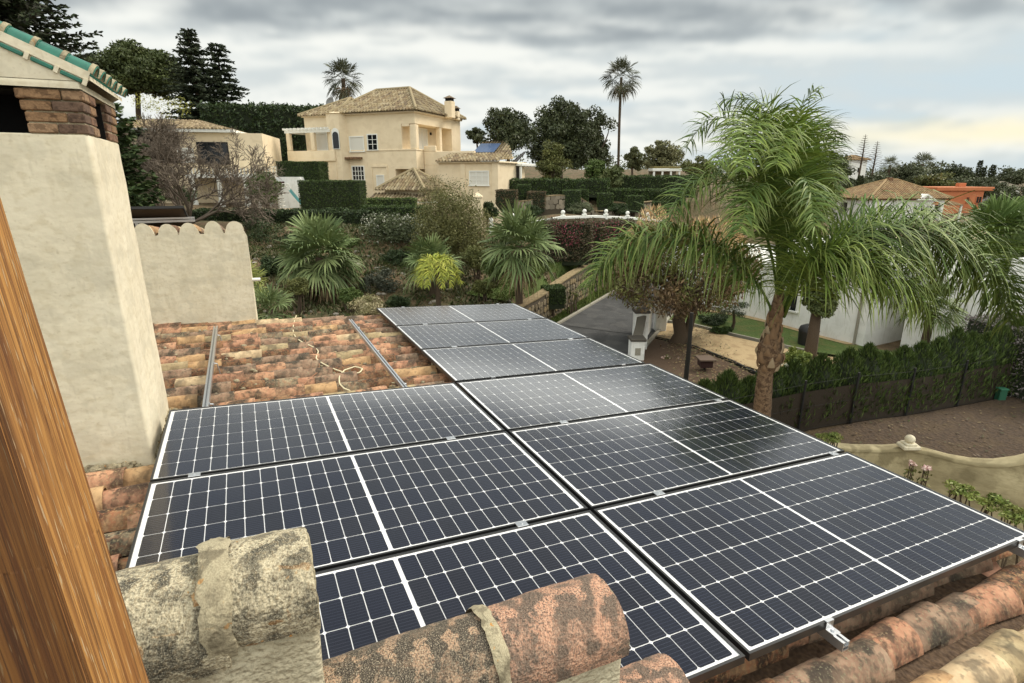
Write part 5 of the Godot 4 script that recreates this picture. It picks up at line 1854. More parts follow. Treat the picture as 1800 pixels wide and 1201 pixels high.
	put("ramp_cap", mc.mesh(mat(Color(0.36, 0.34, 0.30), 0.9)), g)
	part_box(g, "pillar", Vector3(0.10, -0.4, -1.65), Vector3(0.66, 1.6, -1.18), mats.white, 0.02)
	part_box(g, "cap", Vector3(0.05, 1.6, -1.70), Vector3(0.71, 1.70, -1.13), mat(Color(0.30, 0.28, 0.25), 0.9), 0.02)
	m = MB.new()
	m.xf = Transform3D(Basis(Vector3.UP, -0.38), Vector3(0.40, 0, -1.65))
	m.box(Vector3(-0.12, -0.4, -2.8), Vector3(0.12, 1.35, 0))
	put("wall", m.mesh(mats.white), g)
	m = MB.new()
	m.xf = Transform3D(Basis(Vector3.UP, -0.38), Vector3(0.40, 0, -1.65))
	m.box(Vector3(-0.17, 1.35, -2.8), Vector3(0.17, 1.44, -0.06))
	put("wall_cap", m.mesh(mat(Color(0.30, 0.28, 0.25), 0.9)), g)
	var gp := thing("gate_pillar", "white gate post with dark cap half hidden behind the brown tree", "pillar", Vector3(7.0, 0, -25.6))
	part_box(gp, "shaft", Vector3(-0.25, -0.3, -0.25), Vector3(0.25, 1.8, 0.25), mats.white, 0.02)
	part_box(gp, "cap", Vector3(-0.3, 1.8, -0.3), Vector3(0.3, 1.92, 0.3), mat(Color(0.30, 0.28, 0.25), 0.9), 0.02)
	# lot wall with the ball
	var pts := []
	for q in [[1440, 783, 10.2], [1505, 790, 10.3], [1560, 791, 10.25], [1600, 789, 10.2], [1640, 797, 10.0], [1680, 808, 9.75], [1720, 815, 9.5], [1760, 817, 9.3], [1800, 812, 9.15], [1850, 800, 9.0], [1900, 790, 8.9]]:
		pts.append(at(q[0], q[1], q[2]))
	var lw := thing("lot_wall", "weathered cream garden wall with a dipping curved top beyond the right panels", "wall")
	m = MB.new()
	var rows := []
	for p in pts:
		rows.append([Vector3(p.x, -0.5, p.z), Vector3(p.x, 0.6, p.z), p - Vector3(0, 0.06, 0), p - Vector3(0, 0.02, 0.02)])
	m.grid(rows)
	rows = []
	for p in pts:
		rows.append([Vector3(p.x, -0.5, p.z - 0.2), p - Vector3(0, 0.06, 0.2)])
	m.grid(rows)
	put("wall", m.mesh(mats.lot_wall), lw)
	m = MB.new()
	rows = []
	for p in pts:
		rows.append([p + Vector3(0, -0.05, 0.03), p + Vector3(0, 0.0, 0.035), p + Vector3(0, 0.025, 0.0), p + Vector3(0, 0.03, -0.1), p + Vector3(0, 0.02, -0.2), p + Vector3(0, -0.05, -0.23)])
	m.grid(rows)
	put("coping", m.mesh(mats.lot_wall, true), lw)
	var bp := at(1601, 789, 10.1)
	var bf := thing("ball_finial", "cream ball on a small stepped base on top of the dipping garden wall", "finial", bp)
	part_box(bf, "base", Vector3(-0.17, -0.02, -0.20), Vector3(0.17, 0.07, 0.06), mats.plaster, 0.02)
	part_box(bf, "base", Vector3(-0.12, 0.07, -0.18), Vector3(0.12, 0.11, 0.04), mats.plaster, 0.02)
	m = MB.new()
	m.sphere(Vector3(0, 0.18, -0.07), Vector3(0.095, 0.085, 0.095), 8)
	put("ball", m.mesh(mats.plaster, true), bf)
	# garden lantern box, poles
	var lb := hit_ground(1238, 655)
	var gl2 := thing("low_garden_box", "low dark red box with an overhanging lid on the edge of the flower bed", "garden box", lb)
	part_box(gl2, "body", Vector3(-0.22, 0.25, -0.22), Vector3(0.22, 0.52, 0.22), mat(Color(0.20, 0.11, 0.09), 0.8), 0.01)
	part_box(gl2, "lid", Vector3(-0.30, 0.52, -0.30), Vector3(0.30, 0.58, 0.30), mat(Color(0.36, 0.30, 0.25), 0.9), 0.01)
	part_box(gl2, "leg", Vector3(-0.03, -0.1, -0.03), Vector3(0.03, 0.25, 0.03), mats.iron)
	var pb := hit_ground(1203, 690)
	m = MB.new()
	m.tube([pb - Vector3(0, 0.3, 0), pb + Vector3(0.02, 1.6, 0), pb + Vector3(0, 2.75, 0)], [0.09, 0.075, 0.06], 8)
	single("dark_pole", m.mesh(mat(Color(0.13, 0.12, 0.10), 0.9), true), "slim dark wooden pole standing in the flower bed before the brown tree", "pole")

func build_fence() -> void:
	var line := [Vector2(4.6, -12.6), Vector2(7.6, -13.6), Vector2(9.2, -14.0), Vector2(11.2, -14.7), Vector2(13.2, -15.4), Vector2(15.4, -16.1)]
	var t := thing("fence", "chain link fence backed with brown screening under the conifer hedge", "fence", on_ground(line[0].x, line[0].y))
	var o := t.position
	var m := MB.new()
	for k in line.size() - 1:
		var a := on_ground(line[k].x, line[k].y) - o
		var b := on_ground(line[k + 1].x, line[k + 1].y) - o
		m.quad(a - Vector3(0, 0.2, 0), a + Vector3(0, 1.15, 0), b + Vector3(0, 1.15, 0), b - Vector3(0, 0.2, 0))
		m.quad(a + Vector3(0, -0.2, -0.02), a + Vector3(0, 1.15, -0.02), b + Vector3(0, 1.15, -0.02), b + Vector3(0, -0.2, -0.02))
	put("screen", m.mesh(mats.screen), t)
	for k in line.size():
		var a := on_ground(line[k].x, line[k].y) - o
		m = MB.new()
		m.tube([a + Vector3(0, -0.2, 0.05), a + Vector3(0, 1.5, 0.05)], [0.03, 0.03], 8)
		put("post", m.mesh(mats.iron), t)
	m = MB.new()
	for y in [0.1, 0.75, 1.4]:
		var pts := []
		var r := []
		for q in line:
			pts.append(on_ground(q.x, q.y) - o + Vector3(0, y, 0.06))
			r.append(0.003)
		m.tube(pts, r, 4)
	put("wire", m.mesh(mats.iron), t)
	var gb := hit_ground(1755, 712)
	var g := thing("green_box", "small green utility box at the end of the conifer hedge", "utility box", gb)
	part_box(g, "body", Vector3(-0.11, -0.1, -0.10), Vector3(0.11, 0.50, 0.10), mat(Color(0.16, 0.36, 0.27), 0.6), 0.02)
	part_box(g, "lid", Vector3(-0.125, 0.50, -0.115), Vector3(0.125, 0.55, 0.115), mat(Color(0.20, 0.42, 0.32), 0.6), 0.01)

func build_pool() -> void:
	var a := at(535, 379, 40.5)
	var b := at(652, 380, 41.5)
	var y := (a.y + b.y) / 2 + 0.02
	var t := thing("pool", "swimming pool edge with pale coping on the terrace behind the long hedge", "pool", Vector3(a.x, y, a.z))
	var w := b.x - a.x
	part_box(t, "shell", Vector3(0, -0.25, -7.2), Vector3(w, -0.10, 0), mat(Color(0.35, 0.58, 0.63), 0.6))
	part_box(t, "water", Vector3(0.01, -0.099, -7.19), Vector3(w - 0.01, -0.05, -0.01), mats.water)
	for q in [[-0.4, -0.3, w + 0.4, 0.0], [-0.4, -7.6, w + 0.4, -7.2]]:
		part_box(t, "coping", Vector3(q[0], -0.2, q[1] + (0.3 if q[1] > -1 else 0.0)), Vector3(q[2], 0.0, q[3] + (0.4 if q[1] > -1 else 0.0)), mats.kerb, 0.02)
	part_box(t, "coping", Vector3(-0.4, -0.2, -7.199), Vector3(0, 0.0, -0.001), mats.kerb, 0.02)
	part_box(t, "coping", Vector3(w, -0.2, -7.199), Vector3(w + 0.4, 0.0, -0.001), mats.kerb, 0.02)
	# slide
	var s0 := at(508, 335, 44)
	var s1 := at(543, 372, 41.5)
	var st := thing("pool_slide", "pale turquoise slide with a white ladder beside the pool", "slide", Vector3(s0.x, s1.y - 0.1, s0.z))
	var o := st.position
	var top := s0 - o
	var bot := s1 - o
	var m := MB.new()
	var rows := []
	for k in 13:
		var u := k / 12.0
		var p := top.lerp(bot, u)
		p.y = lerpf(top.y, bot.y, 1 - pow(1 - u, 1.25)) 
		var sd := Vector3(0.72, 0, 0.69) * 0.30
		var row := []
		for j in 7:
			var e := (j - 3) / 3.0
			row.append(p + sd * e + Vector3(0, 0.16 * e * e, 0))
		rows.append(row)
	m.grid(rows)
	put("chute", m.mesh(mats.slide, true), st)
	for s in [-1.0, 1.0]:
		m = MB.new()
		var sd: Vector3 = Vector3(0.72, 0, 0.69) * 0.28 * s
		m.tube([top + sd + Vector3(0, 0.1, 0), top + sd + Vector3(-0.1, 0.5, 0.1), top + sd + Vector3(-0.5, 0.5, 0.3), Vector3(top.x - 0.6, -0.1, top.z + 0.4) + sd], [0.03, 0.03, 0.035, 0.035], 6)
		put("ladder_rail", m.mesh(mats.white_paint), st)
	for k in 6:
		var q := Vector3(top.x - 0.6, 0.15 + k * 0.27, top.z + 0.4)
		part_box(st, "rung", q - Vector3(0.25, 0.02, 0.25), q + Vector3(0.25, 0.02, 0.25), mats.white_paint)
	m = MB.new()
	m.tube([bot + Vector3(-0.5, 0.0, 0), bot + Vector3(-0.5, 0.55, 0)], [0.03, 0.03], 6)
	put("support", m.mesh(mats.white_paint), st)
	# white wall / shed behind the slide
	var wsh := at(497, 372, 46)
	var f := frame(Vector3(wsh.x, 4.4, wsh.z), Vector3(1, 0, 0.1))
	var sh := thing("pool_house", "small white pool house with sloping top behind the slide", "pool house", f.origin, f.basis)
	m = MB.new()
	for z in [0.0, -1.6]:
		m.poly([Vector3(-0.3, -0.4, z), Vector3(-0.3, 2.6, z), Vector3(1.7, 2.6, z), Vector3(1.9, 1.9, z), Vector3(2.5, 1.7, z), Vector3(2.5, -0.4, z)])
	m.quad(Vector3(-0.3, 2.6, 0), Vector3(1.7, 2.6, 0), Vector3(1.7, 2.6, -1.6), Vector3(-0.3, 2.6, -1.6))
	m.quad(Vector3(1.7, 2.6, 0), Vector3(1.9, 1.9, 0), Vector3(1.9, 1.9, -1.6), Vector3(1.7, 2.6, -1.6))
	m.quad(Vector3(1.9, 1.9, 0), Vector3(2.5, 1.7, 0), Vector3(2.5, 1.7, -1.6), Vector3(1.9, 1.9, -1.6))
	m.quad(Vector3(2.5, 1.7, 0), Vector3(2.5, -0.4, 0), Vector3(2.5, -0.4, -1.6), Vector3(2.5, 1.7, -1.6))
	put("wall", m.mesh(mats.white), sh)
	part_box(sh, "roof_edge", Vector3(-1.9, 2.0, -1.2), Vector3(0.4, 2.25, 0.5), mat(Color(0.22, 0.10, 0.08), 0.8))
	part_box(sh, "post", Vector3(-1.8, -0.4, 0.2), Vector3(-1.6, 2.0, 0.4), mats.white_paint)

# ---------------------------------------------------------------- plants
func rdir() -> Vector3:
	var z := rf(-1, 1)
	var t := rf(0, TAU)
	var r := sqrt(1 - z * z)
	return Vector3(r * cos(t), z, r * sin(t))

func shade(cols: Array) -> Color:
	var a: Color = cols[rng.randi() % cols.size()]
	return a.lerp(cols[rng.randi() % cols.size()], rng.randf()) * rf(1.2, 2.0)

func clump(m: MB, c: Vector3, r: Vector3, n: int, size: float, cols: Array, thin := 0.42, down := 0.0) -> void:
	var base := shade(cols)
	for k in n:
		var d := rdir() * pow(rng.randf(), 0.4)
		var a := rdir()
		a.y -= down
		a = a.normalized()
		var s := a.cross(rdir()).normalized()
		var z := size * rf(0.55, 1.15)
		m.col = base.lerp(shade(cols), 0.5)
		m.leaf(c + d * r, a * z * 0.5, s * z * thin * 0.5)

func crown(m: MB, c: Vector3, r: Vector3, clumps: int, cr: float, n: int, size: float, cols: Array, thin := 0.42, down := 0.0, hollow := 0.5) -> Array:
	var at_ := []
	for k in clumps:
		var d := rdir() * pow(rng.randf(), hollow) * (1.0 - cr * 0.7)
		if d.y < -0.55:
			d.y *= 0.6
		var q := c + d * r
		at_.append(q)
		var kk := rf(0.7, 1.25) * cr
		clump(m, q, Vector3(r.x * kk, minf(r.x, r.y) * kk * 0.8, r.z * kk), n, size, cols, thin, down)
	return at_

func limb(m: MB, a: Vector3, b: Vector3, r0: float, r1: float, sides := 5, bend := 0.12) -> void:
	var pts := []
	var rad := []
	var j := rdir() * a.distance_to(b) * bend
	for k in 5:
		var u := k / 4.0
		pts.append(a.lerp(b, u) + j * sin(PI * u))
		rad.append(lerpf(r0, r1, u))
	m.tube(pts, rad, sides, false)

func tree(called: String, label: String, foot: Vector3, c: Vector3, r: Vector3, clumps: int, cr: float, n: int, size: float, cols: Array, trunk_r: float, group := "", limbs := 9, thin := 0.42, lean := Vector3.ZERO) -> Node3D:
	var t := thing(called, label, "tree", foot, Basis.IDENTITY, group)
	var m := MB.new()
	var at_ := crown(m, c - foot, r, int(clumps * 1.35), cr, int(n * 1.5), size * 1.12, cols, thin + 0.06)
	put("crown", m.mesh(mats.leaf), t)
	m = MB.new()
	var fork := (c - foot) - Vector3(0, r.y * 0.55, 0)
	fork = Vector3(fork.x * 0.75, maxf(fork.y, 0.4), fork.z * 0.75) + lean
	limb(m, Vector3(0, -0.5, 0), fork, trunk_r, trunk_r * 0.7, 7, 0.05)
	for k in mini(limbs, at_.size()):
		limb(m, fork, at_[k], trunk_r * 0.5, trunk_r * 0.1, 5)
	put("trunk", m.mesh(mats.bark, true), t)
	return t

func tree_px(called: String, label: String, px: float, py: float, rx: float, ry: float, d: float, foot_y: float, clumps: int, n: int, size: float, cols: Array, group := "", cr := 0.30, trunk := 0.22) -> Node3D:
	var c := at(px, py, d)
	var s := d / FL / 0.96
	return tree(called, label, Vector3(c.x, foot_y, c.z), c, Vector3(rx * s, ry * s, rx * s), clumps, cr, n, size, cols, trunk, group)

func conifer(called: String, label: String, foot: Vector3, top: float, radius: float, levels: int, cols: Array, leaf: float, droop: float, bare := 0.12, shape_pow := 0.8, group := "", dense := 1.0) -> Node3D:
	var t := thing(called, label, "tree", foot, Basis.IDENTITY, group)
	var h := top - foot.y
	var m := MB.new()
	var w := MB.new()
	w.tube([Vector3(0, -0.4, 0), Vector3(0, h * 0.5, 0), Vector3(0, h * 0.98, 0)], [radius * 0.07 + 0.05, radius * 0.045 + 0.03, 0.02], 7, false)
	for k in levels:
		var u := bare + (1 - bare) * (k + rf(-0.3, 0.3)) / levels
		if u > 0.985:
			continue
		var len := radius * pow(1 - u, shape_pow) * rf(0.8, 1.12)
		var nb := int(lerpf(9, 5, u) * dense)
		var turn := rf(0, TAU)
		for j in nb:
			var an := turn + TAU * j / nb + rf(-0.25, 0.25)
			var d := Vector3(cos(an), 0, sin(an))
			var l := len * rf(0.7, 1.1)
			var p0 := Vector3(0, u * h, 0)
			w.tube([p0, p0 + d * l * 0.95 + Vector3(0, droop * l * 0.9, 0)], [0.03, 0.008], 3, false)
			var steps_ := maxi(2, int(l / (leaf * 0.42)))
			for s in steps_:
				var q := (s + 0.6) / steps_
				var p := p0 + d * l * q + Vector3(0, droop * l * q * q, 0)
				var wd := leaf * lerpf(1.2, 0.6, q)
				for e in 7:
					m.col = shade(cols)
					var sd := Vector3(-d.z, 0, d.x) * (1.0 if e % 2 == 0 else -1.0)
					var a := (d * rf(0.2, 0.9) + sd * rf(0.3, 1.0) + Vector3(0, rf(-0.45, 0.35), 0)).normalized()
					m.leaf(p + a * wd * 0.4 + rdir() * leaf * 0.12, a * wd * 0.55, a.cross(rdir()).normalized() * wd * 0.19)
	put("trunk", w.mesh(mats.bark, true), t)
	put("crown", m.mesh(mats.leaf_matt), t)
	return t

# a trimmed hedge: a dark core under a skin of leaves; o is the middle of its base
func hedge(called: String, label: String, o: Vector3, size: Vector3, yaw: float, leaf: float, n: int, cols: Array, rough_ := 0.06, group := "", category := "hedge") -> Node3D:
	var t := thing(called, label, category, o, Basis(Vector3.UP, yaw), group)
	var h := size / 2
	var m := MB.new()
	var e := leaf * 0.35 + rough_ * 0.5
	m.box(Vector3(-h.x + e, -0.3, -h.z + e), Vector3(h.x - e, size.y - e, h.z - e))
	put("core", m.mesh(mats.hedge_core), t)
	m = MB.new()
	var areas := [size.x * size.z, size.x * size.y, size.z * size.y, size.x * size.y, size.z * size.y]
	var total := 0.0
	for a in areas:
		total += a
	var f := FastNoiseLite.new()
	f.frequency = 0.9
	f.seed = n
	for k in 5:
		for j in int(n * areas[k] / total):
			var p := Vector3(rf(-h.x, h.x), rf(-0.05, size.y), rf(-h.z, h.z))
			var nn := Vector3.UP
			if k == 0:
				p.y = size.y
			elif k == 1:
				p.z = h.z
				nn = Vector3.BACK
			elif k == 2:
				p.x = h.x
				nn = Vector3.RIGHT
			elif k == 3:
				p.z = -h.z
				nn = Vector3.FORWARD
			else:
				p.x = -h.x
				nn = Vector3.LEFT
			p += nn * (rough_ * (f.get_noise_3dv(p) * 2.0 + rf(-0.6, 0.6)) - leaf * 0.15)
			var a := (rdir() + nn * 0.5).normalized()
			m.col = shade(cols)
			m.leaf(p, a * leaf * rf(0.35, 0.6), a.cross(rdir()).normalized() * leaf * rf(0.14, 0.26))
	put("foliage", m.mesh(mats.leaf), t)
	return t

func shrub(called: String, label: String, c: Vector3, r: Vector3, clumps: int, n: int, leaf: float, cols: Array, category := "shrub", thin := 0.4, group := "", down := 0.0, foot := INF) -> Node3D:
	var fy := ground(c.x, c.z) if foot == INF else foot
	var o := Vector3(c.x, fy, c.z)
	var t := thing(called, label, category, o, Basis.IDENTITY, group)
	var m := MB.new()
	var at_ := crown(m, c - o, r, int(clumps * 1.3), 0.34, int(n * 1.5), leaf * 1.08, cols, thin, down, 0.45)
	put("foliage", m.mesh(mats.leaf), t)
	m = MB.new()
	for k in mini(8, at_.size()):
		limb(m, Vector3(rf(-0.1, 0.1), -0.2, rf(-0.1, 0.1)), at_[k], 0.03 + r.x * 0.02, 0.01, 4)
	put("stems", m.mesh(mats.bark, true), t)
	return t

func shrub_px(called: String, label: String, px: float, py: float, rx: float, ry: float, d: float, clumps: int, n: int, leaf: float, cols: Array, category := "shrub", thin := 0.4, group := "", down := 0.0) -> Node3D:
	var s := d / FL / 0.96
	return shrub(called, label, at(px, py, d), Vector3(rx * s, ry * s, rx * s * 0.9), clumps, n, leaf, cols, category, thin, group, down)

func fan_leaf(o: Vector3, f: Vector3, petiole: float, r: float, segs: int, droop: float, cols: Array) -> ArrayMesh:
	var m := MB.new()
	var side := f.cross(Vector3.UP).normalized()
	var nrm := side.cross(f).normalized()
	var roll := rf(-0.6, 0.6)
	side = side.rotated(f, roll)
	nrm = nrm.rotated(f, roll)
	var hub := o + f * petiole + Vector3(0, -droop * petiole * 0.22, 0)
	m.col = cols[0] * 1.6
	m.leaf(o.lerp(hub, 0.5), (hub - o) * 0.5, side * 0.022)
	m.leaf(o.lerp(hub, 0.5), (hub - o) * 0.5, nrm * 0.018)
	var g := (f + Vector3(0, -droop * 0.55, 0)).normalized()   # the blade nods from the end of its stalk
	var gs := g.cross(nrm).normalized()
	var base := shade(cols)
	for k in segs:
		var an := deg_to_rad(lerpf(-125, 125, (k + rf(0.2, 0.8)) / segs))
		var d := (g * cos(an) - gs * sin(an) + nrm * 0.22 * absf(sin(an))).normalized()
		var l := r * (0.70 + 0.30 * cos(an * 0.8)) * rf(0.85, 1.10)
		var mid := hub + d * l * 0.50 - Vector3(0, droop * l * rf(0.04, 0.14), 0)
		var end := hub + d * l * 0.80 - Vector3(0, droop * l * rf(0.22, 0.42), 0)
		var tip := hub + d * l * 0.92 - Vector3(0, droop * l * rf(0.5, 0.85), 0)
		var w := d.cross(nrm).normalized() * l * 0.036 + nrm * l * 0.014 * (1.0 if k % 2 else -1.0)
		m.col = base.lerp(shade(cols), 0.45)
		var i := m.v.size()
		for q in [hub, mid - w, mid + w, end - w * 0.55, end + w * 0.55, tip]:
			m.v.append(q)
			m.c.append(m.col)
		m.ix.append_array([i, i + 1, i + 2, i + 1, i + 3, i + 2, i + 2, i + 3, i + 4, i + 3, i + 5, i + 4])
	return m.mesh(mats.leaf)

func fan_palm(called: String, label: String, foot: Vector3, hub: Vector3, r: float, count: int, trunk_r: float, cols: Array, low := -0.7, group := "", segs := 26, skirt := 0, petiole := 0.5) -> Node3D:
	var t := thing(called, label, "palm tree", foot, Basis.IDENTITY, group)
	var m := MB.new()
	var h := hub - foot
	var pts := []
	var rad := []
	for k in 13:
		var u := k / 12.0
		pts.append(h * u + Vector3(0.02 * sin(u * 7) * h.y * 0.1, -0.4 * (1 - u), 0))
		rad.append(lerpf(trunk_r * 1.25, trunk_r, minf(1, u * 3)) * (1.0 + 0.04 * (k % 2)))
	m.tube(pts, rad, 10, false)
	put("trunk", m.mesh(mats.bark, true), t)
	for k in count:
		var u := (k + 0.5) / count
		var el := lerpf(1.45, low, pow(u, 0.9)) + rf(-0.12, 0.12)
		var az := k * 2.39996 + rf(-0.2, 0.2)
		var f := Vector3(cos(az) * cos(el), sin(el), sin(az) * cos(el))
		put("frond", fan_leaf(h + Vector3(0, rf(-0.1, 0.1) * r, 0), f, r * petiole, r * (1.0 - petiole * 0.55) * rf(0.85, 1.05), segs, lerpf(0.15, 0.70, u), cols), t)
	if skirt:
		var brown := [Color(0.16, 0.11, 0.06), Color(0.22, 0.16, 0.09), Color(0.11, 0.08, 0.05)]
		for k in skirt:
			var az := k * 2.39996
			var f := Vector3(cos(az) * 0.45, -0.9, sin(az) * 0.45).normalized()
			put("dry_frond", fan_leaf(h + Vector3(0, -0.15 * r, 0), f, r * 0.35, r * 0.6, segs - 6, 0.8, brown), t)
	return t

# a feather frond: leaflets that hang from a curved midrib
func feather(path: Array, leaflet: float, pairs: int, cols: Array, start := 0.16, gravity := 0.30, width := 0.020, rib := 0.022) -> ArrayMesh:
	var cv := Curve3D.new()
	for k in path.size():
		var d: Vector3 = (path[mini(k + 1, path.size() - 1)] - path[maxi(k - 1, 0)]) * (0.2 if k in [0, path.size() - 1] else 0.24)
		cv.add_point(path[k], -d, d)
	var L := cv.get_baked_length()
	var m := MB.new()
	var pts := []
	var rad := []
	for k in 17:
		pts.append(cv.sample_baked(L * k / 16.0))
		rad.append(lerpf(rib, 0.004, pow(k / 16.0, 0.7)))
	m.col = cols[0] * 1.2
	m.tube(pts, rad, 5, false)
	m.uv.clear()
	for k in pairs:
		var u := start + (1 - start) * (k + rf(-0.3, 0.3)) / pairs
		var p := cv.sample_baked(L * u)
		var d := (cv.sample_baked(minf(L, L * u + 0.05)) - cv.sample_baked(maxf(0, L * u - 0.05))).normalized()
		var side := d.cross(Vector3.UP)
		side = side.normalized() if side.length() > 0.1 else Vector3.RIGHT
		var up := side.cross(d).normalized()
		for s in [-1.0, 1.0]:
			var dir: Vector3 = (side * s * rf(0.45, 1.0) + d * rf(0.15, 0.85) + up * rf(-0.55, 0.85)).normalized()
			var pull := gravity * rf(0.55, 1.35)
			var ln := leaflet * sin(PI * clampf(0.16 + u * 0.74, 0, 1)) * rf(0.75, 1.15)
			var seg := ln / 5.0
			var q := p
			var c := shade(cols)
			var w: Vector3 = dir.cross(up).normalized()
			if w.length() < 0.5:
				w = d
			var i := m.v.size()
			for e in 6:
				var ww: float = width * [0.55, 1.0, 1.0, 0.85, 0.6, 0.06][e]
				m.v.append(q - w * ww)
				m.v.append(q + w * ww)
				var cc := c if e < 4 else c.lerp(Color(0.16, 0.15, 0.05), 0.35)
				m.c.append(cc)
				m.c.append(cc)
				if e < 5:
					var b := i + e * 2
					m.ix.append_array([b, b + 1, b + 2, b + 1, b + 3, b + 2])
				q += dir * seg
				dir = (dir + Vector3(0, -pull * (0.6 + e * 0.35), 0)).normalized()
	return m.mesh(mats.leaf)

